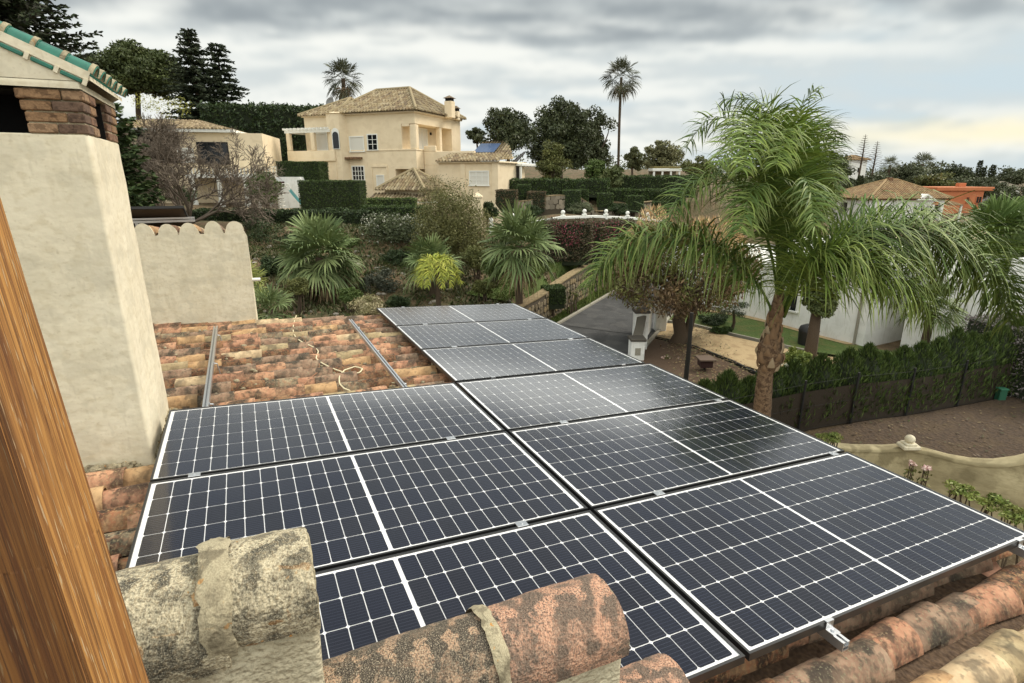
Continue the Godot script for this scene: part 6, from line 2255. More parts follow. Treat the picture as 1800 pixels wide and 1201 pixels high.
func build_queen_palm() -> void:
	var D := 10.5
	var prof := [[1337, 775, 36, 0], [1340, 720, 34, 0], [1343, 680, 31, 0], [1346, 652, 28.5, 0], [1350, 645, 33, 0], [1353, 636, 44, 0], [1353.5, 625, 48, 0], [1353.5, 612, 44, 0], [1356, 603, 38, 0], [1358, 590, 28, 0], [1360, 570, 25, 0], [1362.5, 556, 23, 0], [1366, 543, 24, 0], [1369, 525, 19, 0], [1371, 505, 13, 0], [1373, 480, 7, 0]]
	var foot := at(1337, 775, D)
	foot.y = ground(foot.x, foot.z)
	var t := thing("queen_palm", "big queen palm with feathery drooping fronds and a bulging trunk beside the right panels", "palm tree", foot)
	var s := D / FL / 0.97
	var m := MB.new()
	var pts := [Vector3(0, -0.3, 0), Vector3(0, 0.4, 0)]
	var rad := [0.24, 0.21]
	for k in prof.size() - 1:
		for j in 5:
			var u := j / 5.0
			var q := at(lerpf(prof[k][0], prof[k + 1][0], u), lerpf(prof[k][1], prof[k + 1][1], u), D) - foot
			pts.append(q)
			rad.append(lerpf(prof[k][2], prof[k + 1][2], u) * s * 0.46 * (1.0 + (0.03 * sin(q.y * 42.0) if k < 4 else 0.0)))
	m.tube(pts, rad, 16, false)
	var n3 := noise(77, 0.06, 4, 256)
	put("trunk", m.mesh(mat(Color(1, 1, 1), 0.95, paint(n3, Color(0.34, 0.26, 0.19), Color(0.62, 0.52, 0.41), [[noise(78, 0.02, 4, 256), 0.56, 0.06, Color(0.24, 0.17, 0.12), 0.7]], 256), 1.6, mats.rough, 2.0), true), t)
	# old leaf bases that clothe the bulge
	var tan := [mat(Color(0.62, 0.55, 0.45), 0.9, null, 2, mats.rough), mat(Color(0.50, 0.40, 0.30), 0.9, null, 2, mats.rough), mat(Color(0.38, 0.29, 0.22), 0.9, null, 2, mats.rough)]
	for k in 46:
		var py := lerpf(648, 545, k / 46.0)
		var i := 0
		while i < prof.size() - 2 and prof[i + 1][1] > py:
			i += 1
		var u: float = (prof[i][1] - py) / (prof[i][1] - prof[i + 1][1])
		var c := at(lerpf(prof[i][0], prof[i + 1][0], u), py, D) - foot
		var r: float = lerpf(prof[i][2], prof[i + 1][2], u) * s * 0.5
		var az := k * 2.39996
		var out := Vector3(cos(az), 0, sin(az))
		var sd := Vector3(-out.z, 0, out.x)
		var w := rf(0.05, 0.10)
		var l := rf(0.14, 0.26)
		m = MB.new()
		var rows := []
		for a in 6:
			var v := a / 5.0
			var row := []
			for b in 5:
				var e := (b - 2) / 2.0
				row.append(c + out * (r * 0.96 + 0.012 * v + 0.026 * sin(PI * v) - 0.035 * e * e) + sd * w * e * (1.0 - v * 0.75) + Vector3(0, l * (v - 0.35), 0))
			rows.append(row)
		m.grid(rows)
		put("leaf_base", m.mesh(tan[[0, 1, 1, 2, 0, 1][rng.randi() % 6]], true), t)
	var g := [Color(0.060, 0.100, 0.022), Color(0.085, 0.125, 0.030), Color(0.045, 0.078, 0.020), Color(0.115, 0.150, 0.035)]
	var gl := [Color(0.095, 0.140, 0.028), Color(0.130, 0.170, 0.035), Color(0.075, 0.115, 0.025)]
	# midribs: [px, py, nearer(-) or farther(+)] from the crown outwards
	var fronds := [
		[[[1370, 535, 0], [1362, 400, 0.1], [1325, 265, 0.2], [1262, 205, 0.3], [1205, 260, 0.3]], 0.85, 64, g],
		[[[1370, 535, 0], [1378, 380, 0.3], [1380, 260, 0.6], [1345, 185, 0.9], [1270, 175, 1.2]], 0.75, 60, g],
		[[[1371, 530, 0], [1388, 380, 0.0], [1398, 260, -0.1], [1412, 180, -0.2], [1440, 160, -0.3]], 0.75, 60, gl],
		[[[1368, 535, 0], [1362, 380, -0.4], [1345, 250, -0.9], [1330, 215, -1.3], [1305, 300, -1.9]], 0.85, 70, gl],
		[[[1371, 535, 0], [1385, 390, -0.4], [1395, 270, -0.8], [1385, 225, -1.2], [1365, 290, -1.8]], 0.85, 70, gl],
		[[[1372, 535, 0], [1395, 400, 0.4], [1415, 270, 0.8], [1440, 215, 1.2], [1478, 250, 1.5]], 0.70, 50, g],
		[[[1372, 535, 0], [1398, 400, 0.3], [1420, 310, 0.9], [1445, 300, 1.4], [1455, 380, 1.9]], 0.8, 56, g],
		[[[1369, 535, 0], [1350, 420, 0.5], [1310, 330, 1.0], [1250, 320, 1.5], [1190, 385, 1.9]], 0.85, 60, g],
		[[[1369, 535, 0], [1345, 410, -0.1], [1290, 320, -0.3], [1225, 320, -0.5], [1165, 400, -0.7]], 0.85, 62, g],
		[[[1370, 535, 0], [1372, 420, 0.9], [1372, 330, 1.7], [1370, 310, 2.3], [1366, 370, 2.9]], 0.85, 56, g],
		[[[1371, 530, 0], [1383, 420, -0.5], [1400, 330, -1.0], [1420, 320, -1.4], [1432, 400, -1.8]], 0.8, 56, g],
		[[[1358, 560, 0], [1346, 522, -0.1], [1310, 478, -0.2], [1245, 430, -0.3], [1165, 412, -0.4], [1085, 438, -0.5], [1035, 505, -0.6]], 0.95, 120, g],
		[[[1378, 558, 0], [1400, 500, -0.2], [1460, 430, -0.4], [1560, 398, -0.6], [1660, 420, -0.8], [1740, 480, -0.9], [1775, 565, -1.0]], 1.35, 140, g],
		[[[1376, 555, 0], [1400, 490, 0.4], [1470, 440, 0.7], [1570, 430, 1.0], [1650, 480, 1.2]], 1.15, 90, g],
		[[[1374, 545, 0], [1402, 480, -0.5], [1450, 440, -0.9], [1510, 450, -1.2], [1560, 520, -1.5]], 1.1, 70, gl],
		[[[1371, 535, 0], [1380, 400, 0.0], [1375, 280, -0.1], [1350, 210, -0.4], [1310, 215, -0.8], [1265, 290, -1.2]], 0.9, 70, gl],
		[[[1371, 535, 0], [1386, 420, 0.1], [1402, 300, 0.2], [1425, 235, 0.1], [1455, 265, 0.0], [1470, 350, -0.2]], 0.85, 66, g],
		[[[1370, 535, 0], [1368, 430, -0.4], [1350, 340, -0.9], [1325, 330, -1.3], [1300, 410, -1.7]], 0.9, 60, g],
		[[[1378, 556, 0], [1410, 490, 0.1], [1500, 415, 0.2], [1620, 395, 0.3], [1720, 440, 0.4], [1795, 545, 0.4]], 1.15, 110, g],
		[[[1379, 556, 0], [1412, 500, -0.5], [1480, 465, -0.9], [1570, 480, -1.2], [1640, 560, -1.4]], 1.1, 92, gl],
		[[[1372, 540, 0], [1392, 490, 0.6], [1420, 460, 1.1], [1440, 480, 1.6]], 0.9, 44, gl],
	]
	for f in fronds:
		var path := []
		for q in f[0]:
			path.append(at(q[0], q[1], D + q[2]) - foot)
		put("frond", feather(path, f[1] * (1.25 if f[2] > 84 else 1.05), int(f[2] * (2.3 if f[2] > 84 else 2.0)), f[3], 0.16 if f[2] > 84 else 0.30, 0.36 if f[2] > 84 else 0.24, 0.015 if f[2] > 84 else 0.0115, 0.030), t)
	# a young unopened spear
	m = MB.new()
	m.tube([at(1372, 520, D) - foot, at(1392, 330, D) - foot, at(1425, 165, D - 0.2) - foot], [0.03, 0.02, 0.004], 5, false)
	put("spear", m.mesh(mat(lin(0.12, 0.16, 0.04), 0.6), true), t)

func build_pepper_tree() -> void:
	var foot := hit_ground(1190, 606)
	var t := thing("pepper_tree", "old gnarled tree with reddish brown and olive drooping foliage and tan plumes beside the road", "tree", foot)
	var d := -foot.z
	var s := d / FL / 0.97
	var m := MB.new()
	var br := MB.new()
	var fork := at(1205, 520, d) - foot
	br.tube([Vector3(-0.1, -0.3, 0), Vector3(0.12, 0.5, 0.05), Vector3(-0.02, 1.1, 0), fork], [0.42, 0.30, 0.27, 0.22], 9, false)
	br.tube([Vector3(0.15, -0.3, 0.1), Vector3(0.42, 0.6, 0.0), fork + Vector3(0.5, 0.1, 0.1)], [0.28, 0.20, 0.14], 8, false)
	var olive := [Color(0.070, 0.080, 0.022), Color(0.105, 0.110, 0.028), Color(0.06, 0.055, 0.022)]
	var rust := [Color(0.115, 0.075, 0.040), Color(0.085, 0.055, 0.035), Color(0.14, 0.095, 0.045), Color(0.075, 0.062, 0.028)]
	for k in 150:
		var px := rf(1072, 1318)
		var e := (px - 1195) / 120.0
		var py := lerpf(400 + 55 * e * e, 545 - 45 * e * e, rng.randf())
		var c := at(px, py, d + rf(-2.2, 2.2)) - foot
		clump(m, c, Vector3(0.62, 0.60, 0.62), 150, 0.22, rust if rng.randf() < 0.35 + (py - 450) / 200.0 else olive, 0.3, 0.9)
		if k % 7 == 0:
			limb(br, fork, c, 0.10, 0.02, 5, 0.15)
	put("foliage", m.mesh(mats.leaf), t)
	m = MB.new()
	var tan := [Color(0.36, 0.25, 0.13), Color(0.30, 0.19, 0.10), Color(0.42, 0.31, 0.17)]
	for q in [[1150, 398, 34, 36], [1120, 420, 20, 22], [1265, 412, 42, 30], [1235, 405, 22, 22], [1290, 430, 22, 24]]:
		for k in 520:
			var px: float = q[0] + rf(-1, 1) * q[2]
			var py: float = q[1] + rf(-1, 1) * q[3]
			if pow((px - q[0]) / q[2], 2) + pow((py - q[1]) / q[3], 2) > 1:
				continue
			m.col = shade(tan)
			var a := (Vector3(rf(-0.5, 0.5), 1.0, rf(-0.5, 0.5))).normalized()
			m.leaf(at(px, py, d + rf(-0.9, 0.9)) - foot, a * rf(0.10, 0.22), a.cross(rdir()).normalized() * 0.022)
	put("plumes", m.mesh(mats.leaf), t)
	put("trunk", br.mesh(mat(Color(1, 1, 1), 0.95, null, 1.5, mats.rough, 2.0) if false else mats.bark, true), t)

func twig(m: MB, a: Vector3, d: Vector3, l: float, r: float, depth: int) -> void:
	var b := a + d * l
	var mid := a.lerp(b, 0.5) + rdir() * l * 0.10
	r = maxf(r, 0.015)
	m.tube([a, mid, b], [r, r * 0.82, r * 0.62], 5 if depth > 2 else 3, false)
	if depth == 0:
		return
	for k in (3 if depth > 1 else 4):
		var n := (d + rdir() * 0.85 + Vector3(0, 0.10, 0)).normalized()
		n.z *= 0.9
		twig(m, b if k < 2 else a.lerp(b, rf(0.45, 0.9)), n, l * rf(0.62, 0.82), r * 0.64, depth - 1)

func build_bare_tree() -> void:
	var foot := at(330, 372, 33)
	foot.y = ground(foot.x, foot.z)
	var t := thing("bare_tree", "leafless grey brown tree with a wide tangle of twigs in front of the low villa", "tree", foot)
	var m := MB.new()
	rng.seed = 1234
	m.tube([Vector3(0, -0.3, 0), Vector3(0.05, 0.6, 0), Vector3(-0.05, 1.1, 0)], [0.22, 0.18, 0.17], 8, false)
	for q in [[-0.75, 0.75], [-0.35, 1.0], [0.1, 1.1], [0.45, 0.9], [0.85, 0.65], [0.15, 0.8], [-0.15, 0.9], [1.05, 0.45], [-0.95, 0.5]]:
		twig(m, Vector3(rf(-0.05, 0.05), rf(0.6, 1.1), 0), Vector3(q[0], q[1], rf(-0.5, 0.5)).normalized(), rf(1.55, 2.05), 0.085, 6)
	put("branches", m.mesh(mat(Color(0.43, 0.385, 0.335), 0.95), true), t)
	m = MB.new()
	for k in 26:
		clump(m, at(rf(235, 330), rf(170, 215), 33 + rf(-1, 1)) - foot, Vector3(0.4, 0.3, 0.4), 40, 0.11, [Color(0.20, 0.19, 0.04), Color(0.13, 0.14, 0.03)], 0.4)
	put("foliage", m.mesh(mats.leaf), t)

func build_plants() -> void:
	rng.seed = 99
	var deep := [Color(0.022, 0.036, 0.014), Color(0.036, 0.052, 0.018), Color(0.018, 0.028, 0.012)]
	var oak := [Color(0.032, 0.040, 0.018), Color(0.052, 0.060, 0.026), Color(0.024, 0.030, 0.015)]
	var olive := [Color(0.075, 0.082, 0.026), Color(0.105, 0.105, 0.036), Color(0.050, 0.058, 0.020)]
	var mid := [Color(0.050, 0.075, 0.020), Color(0.075, 0.100, 0.028), Color(0.035, 0.055, 0.016)]
	var hedge_c := [Color(0.030, 0.050, 0.014), Color(0.048, 0.070, 0.019), Color(0.022, 0.036, 0.011)]
	var grey_g := [Color(0.075, 0.090, 0.050), Color(0.105, 0.115, 0.065), Color(0.055, 0.068, 0.036)]
	var yellow := [Color(0.20, 0.22, 0.03), Color(0.26, 0.26, 0.045), Color(0.14, 0.17, 0.028)]
	# --- trees of the left skyline
	var f := at(52, 300, 38)
	conifer("norfolk_pine", "tall dark pine with upswept branch tips at the top left behind the chimney cap", Vector3(f.x, 5, f.z), 24, 7.6, 34, [Color(0.020, 0.030, 0.013), Color(0.034, 0.044, 0.020), Color(0.030, 0.030, 0.022)], 0.62, 0.14, 0.08, 0.55, "", 1.3)
	f = at(196, 360, 27)
	conifer("cypress", "dark green conifer standing right behind the chimney shaft", Vector3(f.x, 3.2, f.z), at(196, 170, 27).y, 2.5, 30, [Color(0.020, 0.034, 0.012), Color(0.036, 0.052, 0.017)], 0.55, 0.30, 0.0, 0.35)
	var up := tree_px("umbrella_pine", "rounded umbrella pine on the left skyline beside the pointed spruce", 236, 128, 80, 48, 76, 8.0, 110, 170, 0.46, [Color(0.045, 0.058, 0.020), Color(0.065, 0.078, 0.026), Color(0.030, 0.040, 0.015)], "", 0.24, 0.4)
	f = at(366, 300, 68)
	conifer("spruce", "pointed dark spruce on the left skyline above the tall hedge", Vector3(f.x, 7, f.z), at(358, 44, 68).y, 5.6, 30, [Color(0.020, 0.028, 0.015), Color(0.036, 0.046, 0.024), Color(0.028, 0.034, 0.022)], 0.60, -0.02, 0.1, 0.60)
	f = at(410, 300, 72)
	conifer("spruce", "lower broad spruce just right of the pointed one on the skyline", Vector3(f.x, 7, f.z), at(405, 70, 72).y, 4.8, 26, [Color(0.018, 0.026, 0.014), Color(0.030, 0.038, 0.020)], 0.60, -0.04, 0.1, 0.50)
	for q in [[430, 245, 66, 7.6, "left stretch of the tall dark hedge left of the villa"], [528, 240, 64, 7.0, "right stretch of the tall dark hedge meeting the villa's roof terrace"]]:
		var c := at(q[0], q[1], q[2])
		hedge("tall_hedge", q[4], Vector3(c.x, 6.0, c.z), Vector3(7.6, at(q[0], 187 if q[0] < 500 else 190, q[2]).y - 6.0, 3.0), 0.1, 0.42, 8000, deep, 0.35)
	build_bare_tree()
	rng.seed = 101
	tree_px("orange_tree", "small round evergreen tree beside the pool terrace, left of the slide", 466, 332, 31, 36, 42.5, 4.5, 40, 110, 0.17, mid, "", 0.32, 0.10)
	# --- hedges and shrubs round the pool and villa
	for q in [[589, 376, 42, 4.5, 2.35, 1.6, "tall clipped box hedge between the slide and the garden wall"], [535, 324, 47.5, 3.5, 1.75, 2.0, "clipped hedge block under the villa's roof terrace"]]:
		var c := at(q[0], q[1], q[2])
		hedge("box_hedge", q[6], Vector3(c.x, c.y, c.z), Vector3(q[3], q[4], q[5]), -0.05, 0.13, 9000, hedge_c, 0.04)
	var c := at(500, 412, 37.4)
	hedge("long_hedge", "long dark clipped hedge along the top of the bank below the pool", Vector3(c.x, c.y, c.z), Vector3(11.6, 1.55, 1.3), -0.02, 0.17, 12000, deep, 0.12)
	c = at(700, 400, 38)
	hedge("long_hedge", "short dark hedge behind the white flowering bush", Vector3(c.x, c.y, c.z), Vector3(4.4, 1.4, 1.2), 0.0, 0.16, 5000, hedge_c, 0.1)
	c = at(690, 372, 40)
	hedge("low_hedge", "low clipped hedge below the garden wall with roof tiles", Vector3(c.x, c.y, c.z), Vector3(3.4, 0.9, 0.8), 0.0, 0.13, 3500, mid, 0.08)
	var wf := shrub_px("flowering_bush", "bush covered with whitish flower heads in the middle of the bank's top edge", 700, 408, 76, 38, 34.0, 70, 120, 0.16, [Color(0.035, 0.045, 0.022), Color(0.055, 0.065, 0.03)], "shrub")
	var fl := MB.new()
	for k in 700:
		var p := at(rf(632, 768), rf(376, 436), 34.0 + rf(-1.4, 0.4))
		fl.col = Color(0.42, 0.42, 0.34) * rf(0.7, 1.15)
		fl.leaf(p - wf.position, rdir() * 0.07, rdir() * 0.05)
	put("flowers", fl.mesh(mats.leaf), wf, Transform3D.IDENTITY, "stuff")
	shrub_px("olive_shrub", "large loose olive green shrub rising in front of the villa's lower wing", 798, 405, 76, 84, 31.0, 120, 130, 0.13, [Color(0.085, 0.085, 0.030), Color(0.115, 0.108, 0.040), Color(0.060, 0.064, 0.024)], "shrub", 0.35)
	shrub_px("olive_shrub", "thin twiggy shrub top reaching up beside the pavilion roof", 770, 345, 42, 40, 33, 30, 60, 0.10, [Color(0.10, 0.09, 0.04), Color(0.075, 0.07, 0.03)], "shrub", 0.3)
	for q in [[470, 425, 44, 44, 33, "dark shrub mass at the left end of the bank, above the scalloped wall's corner", deep], [455, 395, 30, 24, 35, "grey green bush by the left end of the long hedge", grey_g], [668, 500, 36, 40, 27, "dark spiky bush between the two fan palms on the bank", [Color(0.035, 0.042, 0.030), Color(0.055, 0.06, 0.042)]], [612, 430, 26, 22, 33, "small green bush behind the big fan palm", mid], [838, 452, 36, 30, 28.5, "green bush at the foot of the olive shrub", olive], [648, 540, 36, 26, 22.5, "low bush with pale dry seed heads just beyond the roof edge", [Color(0.20, 0.17, 0.09), Color(0.12, 0.12, 0.05), Color(0.30, 0.26, 0.17)]], [950, 350, 22, 14, 42.5, "dark rounded shrub on the terrace, left of the stone tiers", deep], [1020, 365, 26, 12, 42, "low grey shrub on the middle stone tier", grey_g], [1085, 368, 26, 12, 43, "low dark shrub on the right of the stone tiers", deep], [935, 372, 16, 14, 40, "dark green shrub behind the curved coping's left end", deep], [520, 430, 34, 24, 32.5, "dark bush under the long hedge, above the broad fan palm", deep], [590, 470, 26, 26, 29, "leafy bush behind the broad fan palm's right side", mid], [480, 470, 30, 28, 27.5, "dark green bush left of the broad fan palm", deep], [700, 455, 34, 24, 30.5, "dark undergrowth bush below the white flowering bush", deep], [745, 430, 24, 24, 32, "olive bush between the white flowering bush and the big olive shrub", olive], [870, 470, 26, 22, 27.5, "bush left of the slender trunk of the fan palm", mid], [520, 505, 26, 20, 23.5, "low bush in front of the broad fan palm on its left", olive], [615, 520, 24, 18, 24, "low green bush right of the broad fan palm's foot", mid], [700, 530, 22, 16, 24.5, "low bush left of the yellow weeping palm", deep], [850, 505, 24, 16, 25.5, "low bush on the earth above the yellowish stone wall", olive], [275, 335, 34, 26, 40, "dark evergreen bush below the low villa, beside the cypress", deep], [320, 345, 26, 18, 39, "dark evergreen bush below the low villa's white columns", deep], [862, 370, 14, 20, 36.5, "spiky dark plant beside the pointed pillar", deep]]:
		shrub_px("bush", q[5], q[0], q[1], q[2], q[3], q[4], 26, 80, 0.13 if q[4] > 25 else 0.10, q[6], "bush")
	# ground cover on the bank
	var gc := MB.new()
	for k in 24000:
		var x := rf(-16, 2)
		var z := rf(-37, -21.5)
		if rf(-0.2, 1) < sin(x * 1.3) * sin(z * 0.9 + x * 0.4):
			continue
		gc.col = [Color(0.070, 0.085, 0.028), Color(0.10, 0.10, 0.04), Color(0.045, 0.060, 0.020), Color(0.16, 0.14, 0.08), Color(0.055, 0.075, 0.022)][rng.randi() % 5] * rf(0.7, 1.2)
		var a := Vector3(rf(-0.8, 0.8), rf(0.3, 1), rf(-0.8, 0.8)).normalized()
		gc.leaf(on_ground(x, z, 0.05), a * rf(0.07, 0.24), a.cross(rdir()).normalized() * rf(0.02, 0.06))
	var g0 := single("ground_cover", gc.mesh(mats.leaf), "scattered weeds and dry tufts covering the earth bank", "ground cover", "", "stuff")
	# stones lying on the bank
	var st := MB.new()
	for k in 160:
		var p := on_ground(rf(-14, 0.5), rf(-33, -22), 0.02)
		st.col = Color(0.30, 0.27, 0.22) * rf(0.6, 1.2)
		st.sphere(p, Vector3(rf(0.05, 0.2), rf(0.04, 0.10), rf(0.05, 0.16)), 3)
	single("loose_stones", st.mesh(mats.clay, true), "loose pale stones strewn over the earth bank", "stones", "", "stuff")
	# grass blades on the two grass pieces
	var gb := MB.new()
	for k in 14000:
		var u := rng.randf()
		var v := rng.randf()
		var a0 := Vector2(-0.3, -25.2).lerp(Vector2(5.8, -37), u)
		var b0 := Vector2(-2.2, -26.6).lerp(Vector2(4.4, -38), u)
		if k % 3 == 0:
			a0 = Vector2(0.6, -23.3).lerp(Vector2(7.0, -36), u)
			b0 = Vector2(-0.2, -23.6).lerp(Vector2(6.3, -36.4), u)
		var q := a0.lerp(b0, v)
		gb.col = [Color(0.085, 0.12, 0.025), Color(0.12, 0.14, 0.04), Color(0.06, 0.09, 0.02)][rng.randi() % 3] * rf(0.8, 1.2)
		var a := Vector3(rf(-0.6, 0.6), 1, rf(-0.6, 0.6)).normalized()
		gb.leaf(on_ground(q.x, q.y, 0.15), a * rf(0.05, 0.10), a.cross(rdir()).normalized() * 0.02)
	single("grass", gb.mesh(mats.leaf), "short green grass on the bank above the stone wall and along the kerb", "grass", "", "stuff")
	# leaves fallen on the neighbour's ground and the bare soil
	var fal := MB.new()
	for k in 2000:
		var p := Vector2(5.4, -17.4).lerp(Vector2(9.2, -18.2), rng.randf()).lerp(Vector2(6.4, -24.2).lerp(Vector2(9.6, -27.0), rng.randf()), rng.randf())
		if k % 5 == 0:
			p = Vector2(6.4, -9.5).lerp(Vector2(18, -9), rng.randf()).lerp(Vector2(7, -13).lerp(Vector2(17, -16.2), rng.randf()), rng.randf())
		fal.col = [Color(0.20, 0.13, 0.06), Color(0.12, 0.085, 0.05), Color(0.26, 0.20, 0.10), Color(0.10, 0.11, 0.04)][rng.randi() % 4] * rf(0.7, 1.2)
		var a := Vector3(rf(-1, 1), rf(-0.1, 0.25), rf(-1, 1)).normalized()
		if k % 5 == 0:
			fal.col *= 0.55
		fal.leaf(on_ground(p.x, p.y, 0.135), a * rf(0.03, 0.07), a.cross(Vector3.UP).normalized() * rf(0.015, 0.035))
	single("fallen_leaves", fal.mesh(mats.leaf), "dry fallen leaves on the flower bed, drive and bare soil", "fallen leaves", "", "stuff")
	# --- fan palms
	var pg := [Color(0.070, 0.100, 0.036), Color(0.100, 0.130, 0.052), Color(0.052, 0.076, 0.030), Color(0.125, 0.148, 0.060)]
	var h := at(562, 452, 26)
	fan_palm("fan_palm", "broad bushy fan palm in the middle of the earth bank", on_ground(h.x + 0.1, h.z), h, 1.95, 40, 0.20, pg, -0.6, "fan palms on the bank", 28, 6)
	h = at(914, 432, 24.5)
	fan_palm("fan_palm", "fan palm with a clear slender brown trunk beside the grass bank", on_ground(h.x - 0.05, h.z), h, 1.75, 34, 0.17, pg, -0.55, "fan palms on the bank", 26, 4)
	h = at(758, 462, 26.5)
	fan_palm("fan_palm", "fan palm half hidden behind the yellow weeping palm", on_ground(h.x, h.z), h, 1.45, 24, 0.16, pg, -0.4, "fan palms on the bank", 24)
	h = at(432, 500, 20.5)
	fan_palm("fan_palm", "small yellowish fan palm peeping out beside the scalloped wall", on_ground(h.x, h.z), h, 0.95, 16, 0.12, [Color(0.16, 0.17, 0.04), Color(0.09, 0.11, 0.035)], -0.5, "fan palms on the bank", 22)
	h = at(475, 545, 19)
	fan_palm("fan_palm", "very low dark fan palm just past the roof's far edge", on_ground(h.x, h.z), h, 1.0, 14, 0.1, pg, -0.2, "fan palms on the bank", 22)
	h = at(1745, 425, 23)
	fan_palm("fan_palm", "large fan palm at the right edge behind the long drooping frond", on_ground(h.x, h.z), h, 1.9, 40, 0.20, [Color(0.060, 0.095, 0.026), Color(0.095, 0.135, 0.035), Color(0.045, 0.070, 0.022)], -0.9, "", 30)
	h = at(1800, 450, 22)
	fan_palm("fan_palm", "second fan palm cut by the right edge, lower than the large one", on_ground(h.x, h.z), h, 1.9, 26, 0.18, pg, -0.8, "", 26)
	h = at(1640, 540, 19.5)
	fan_palm("fan_palm", "small dark fan palm before the white building, under the right frond", on_ground(h.x, h.z), h, 1.1, 22, 0.14, pg, -0.5, "", 24)
	# tall skyline palms
	for q in [[603, 138, 74, 2.3, 0.24, "tall fan palm rising behind the villa's roof", 610], [1092, 136, 68, 2.05, 0.145, "very tall slender fan palm alone against the sky", 1086]]:
		h = at(q[0], q[1], q[2])
		var fx := at(q[6], 320, q[2])
		fan_palm("tall_palm", q[5], Vector3(fx.x, 5, fx.z), h, q[3], 34, q[4], [Color(0.040, 0.046, 0.024), Color(0.060, 0.062, 0.034), Color(0.030, 0.034, 0.020)], -0.95, "tall palms on the skyline", 20, 6, 0.62)
	# yellow weeping palm
	h = at(768, 468, 24)
	var yp := thing("weeping_palm", "yellow green young feather palm with weeping fronds beyond the far panels", "palm tree", on_ground(h.x, h.z))
	var m := MB.new()
	m.tube([Vector3(0, -0.3, 0), h - yp.position], [0.13, 0.08], 8, false)
	put("trunk", m.mesh(mats.bark, true), yp)
	for k in 15:
		var az := k * 2.39996
		var d := Vector3(cos(az), 0, sin(az))
		var e := h - yp.position
		var rr := rf(0.7, 1.15)
		put("frond", feather([e + Vector3(0, -0.2, 0), e + d * 0.25 * rr + Vector3(0, 0.32, 0), e + d * 0.7 * rr + Vector3(0, 0.15, 0), e + d * 1.05 * rr + Vector3(0, -0.75, 0)], 0.55, 34, yellow, 0.12, 0.4, 0.016, 0.02), yp)
	build_queen_palm()
	rng.seed = 202
	build_pepper_tree()
	# --- oaks right of the villa
	tree_px("oak", "dark leaning evergreen oak touching the right end of the villa's roof", 893, 232, 50, 44, 57, 5.0, 46, 120, 0.30, oak, "", 0.30, 0.22)
	m = MB.new()
	var lt := [at(880, 332, 52), at(888, 302, 52.5), at(906, 283, 53.5), at(922, 268, 55)]
	m.tube(lt, [0.22, 0.20, 0.16, 0.10], 7, false)
	single("leaning_trunk", m.mesh(mats.dark, true), "dark curved leaning trunk crossing in front of the villa's glazed corner", "tree trunk")
	tree_px("oak", "largest dark evergreen oak in the middle of the skyline", 985, 245, 62, 70, 62, 5.2, 84, 150, 0.32, oak, "", 0.26, 0.35)
	tree_px("oak", "rounded evergreen oak crown right of the largest one", 1042, 248, 40, 58, 65, 5.2, 50, 130, 0.32, [Color(0.045, 0.052, 0.026), Color(0.062, 0.068, 0.034), Color(0.034, 0.040, 0.020)], "", 0.28, 0.3)
	tree_px("bay_tree", "olive green pyramidal tree in front of the dark oaks", 972, 290, 30, 48, 54, 5.0, 40, 120, 0.22, olive, "", 0.30, 0.15)
	tree_px("bay_tree", "small leafy tree showing over the villa's rear roof", 838, 240, 20, 16, 66, 6.0, 14, 80, 0.28, oak, "", 0.34, 0.14)
	tree_px("bay_tree", "green tree between the oaks and the tall slender palm", 1048, 306, 26, 26, 54, 5.0, 26, 110, 0.24, mid, "", 0.32, 0.12)
	shrub_px("banana_plants", "clump of broad upright leaves at the foot of the tall slender palm", 1072, 312, 22, 22, 53, 16, 26, 0.75, [Color(0.06, 0.075, 0.03), Color(0.09, 0.10, 0.04)], "plant", 0.35)
	tree_px("eucalyptus", "airy grey green tree between the tall slender palm and the queen palm", 1160, 276, 36, 28, 82, 6.0, 40, 80, 0.40, [Color(0.10, 0.10, 0.05), Color(0.13, 0.125, 0.06), Color(0.075, 0.078, 0.04)], "", 0.26, 0.25)
	tree_px("eucalyptus", "smaller bushy tree just left of the airy grey green one", 1112, 282, 18, 24, 74, 6.0, 22, 80, 0.38, [Color(0.09, 0.095, 0.045), Color(0.06, 0.065, 0.03)], "", 0.3, 0.18)
	tree_px("eucalyptus", "brownish bushy tree seen through the queen palm's left fronds", 1225, 300, 34, 32, 66, 5.0, 30, 90, 0.30, olive, "", 0.3, 0.2)
	# hedges of the terrace
	for q in [[975, 340, 49, 9.0, 1.15, 1.6, "long low clipped hedge in front of the oaks"], [1150, 343, 55, 7.4, 1.75, 1.6, "tall clipped hedge below the white garden room"], [1115, 352, 50, 8.5, 0.9, 1.2, "low clipped hedge behind the cube hedges on the right"]]:
		c = at(q[0], q[1], q[2])
		hedge("long_hedge", q[6], c, Vector3(q[3], q[4], q[5]), -0.06, 0.17, 7000, hedge_c, 0.10)
	var reddish := [Color(0.07, 0.045, 0.028), Color(0.05, 0.05, 0.02), Color(0.085, 0.06, 0.035)]
	for q in [[891, 364, 41.5, 1.5, 1.2, reddish, "reddish cube hedge beside the ramp wall"], [943, 364, 42.0, 1.35, 1.1, reddish, "reddish cube hedge, second from the ramp wall"], [921, 351, 44.0, 1.0, 1.1, hedge_c, "small green cube hedge between the two reddish ones"], [1004, 361, 42.8, 1.35, 1.1, hedge_c, "green cube hedge left of the dry stone tiers"], [1022, 357, 44.0, 1.0, 1.0, hedge_c, "green cube hedge half behind another, left of the stone tiers"], [1063, 362, 43.8, 1.15, 0.95, hedge_c, "green cube hedge in the middle of the stone tiers"], [1115, 366, 44.6, 1.25, 0.95, hedge_c, "green cube hedge at the right of the stone tiers"], [1160, 372, 45.6, 1.2, 0.8, hedge_c, "green cube hedge touching the queen palm's fronds"]]:
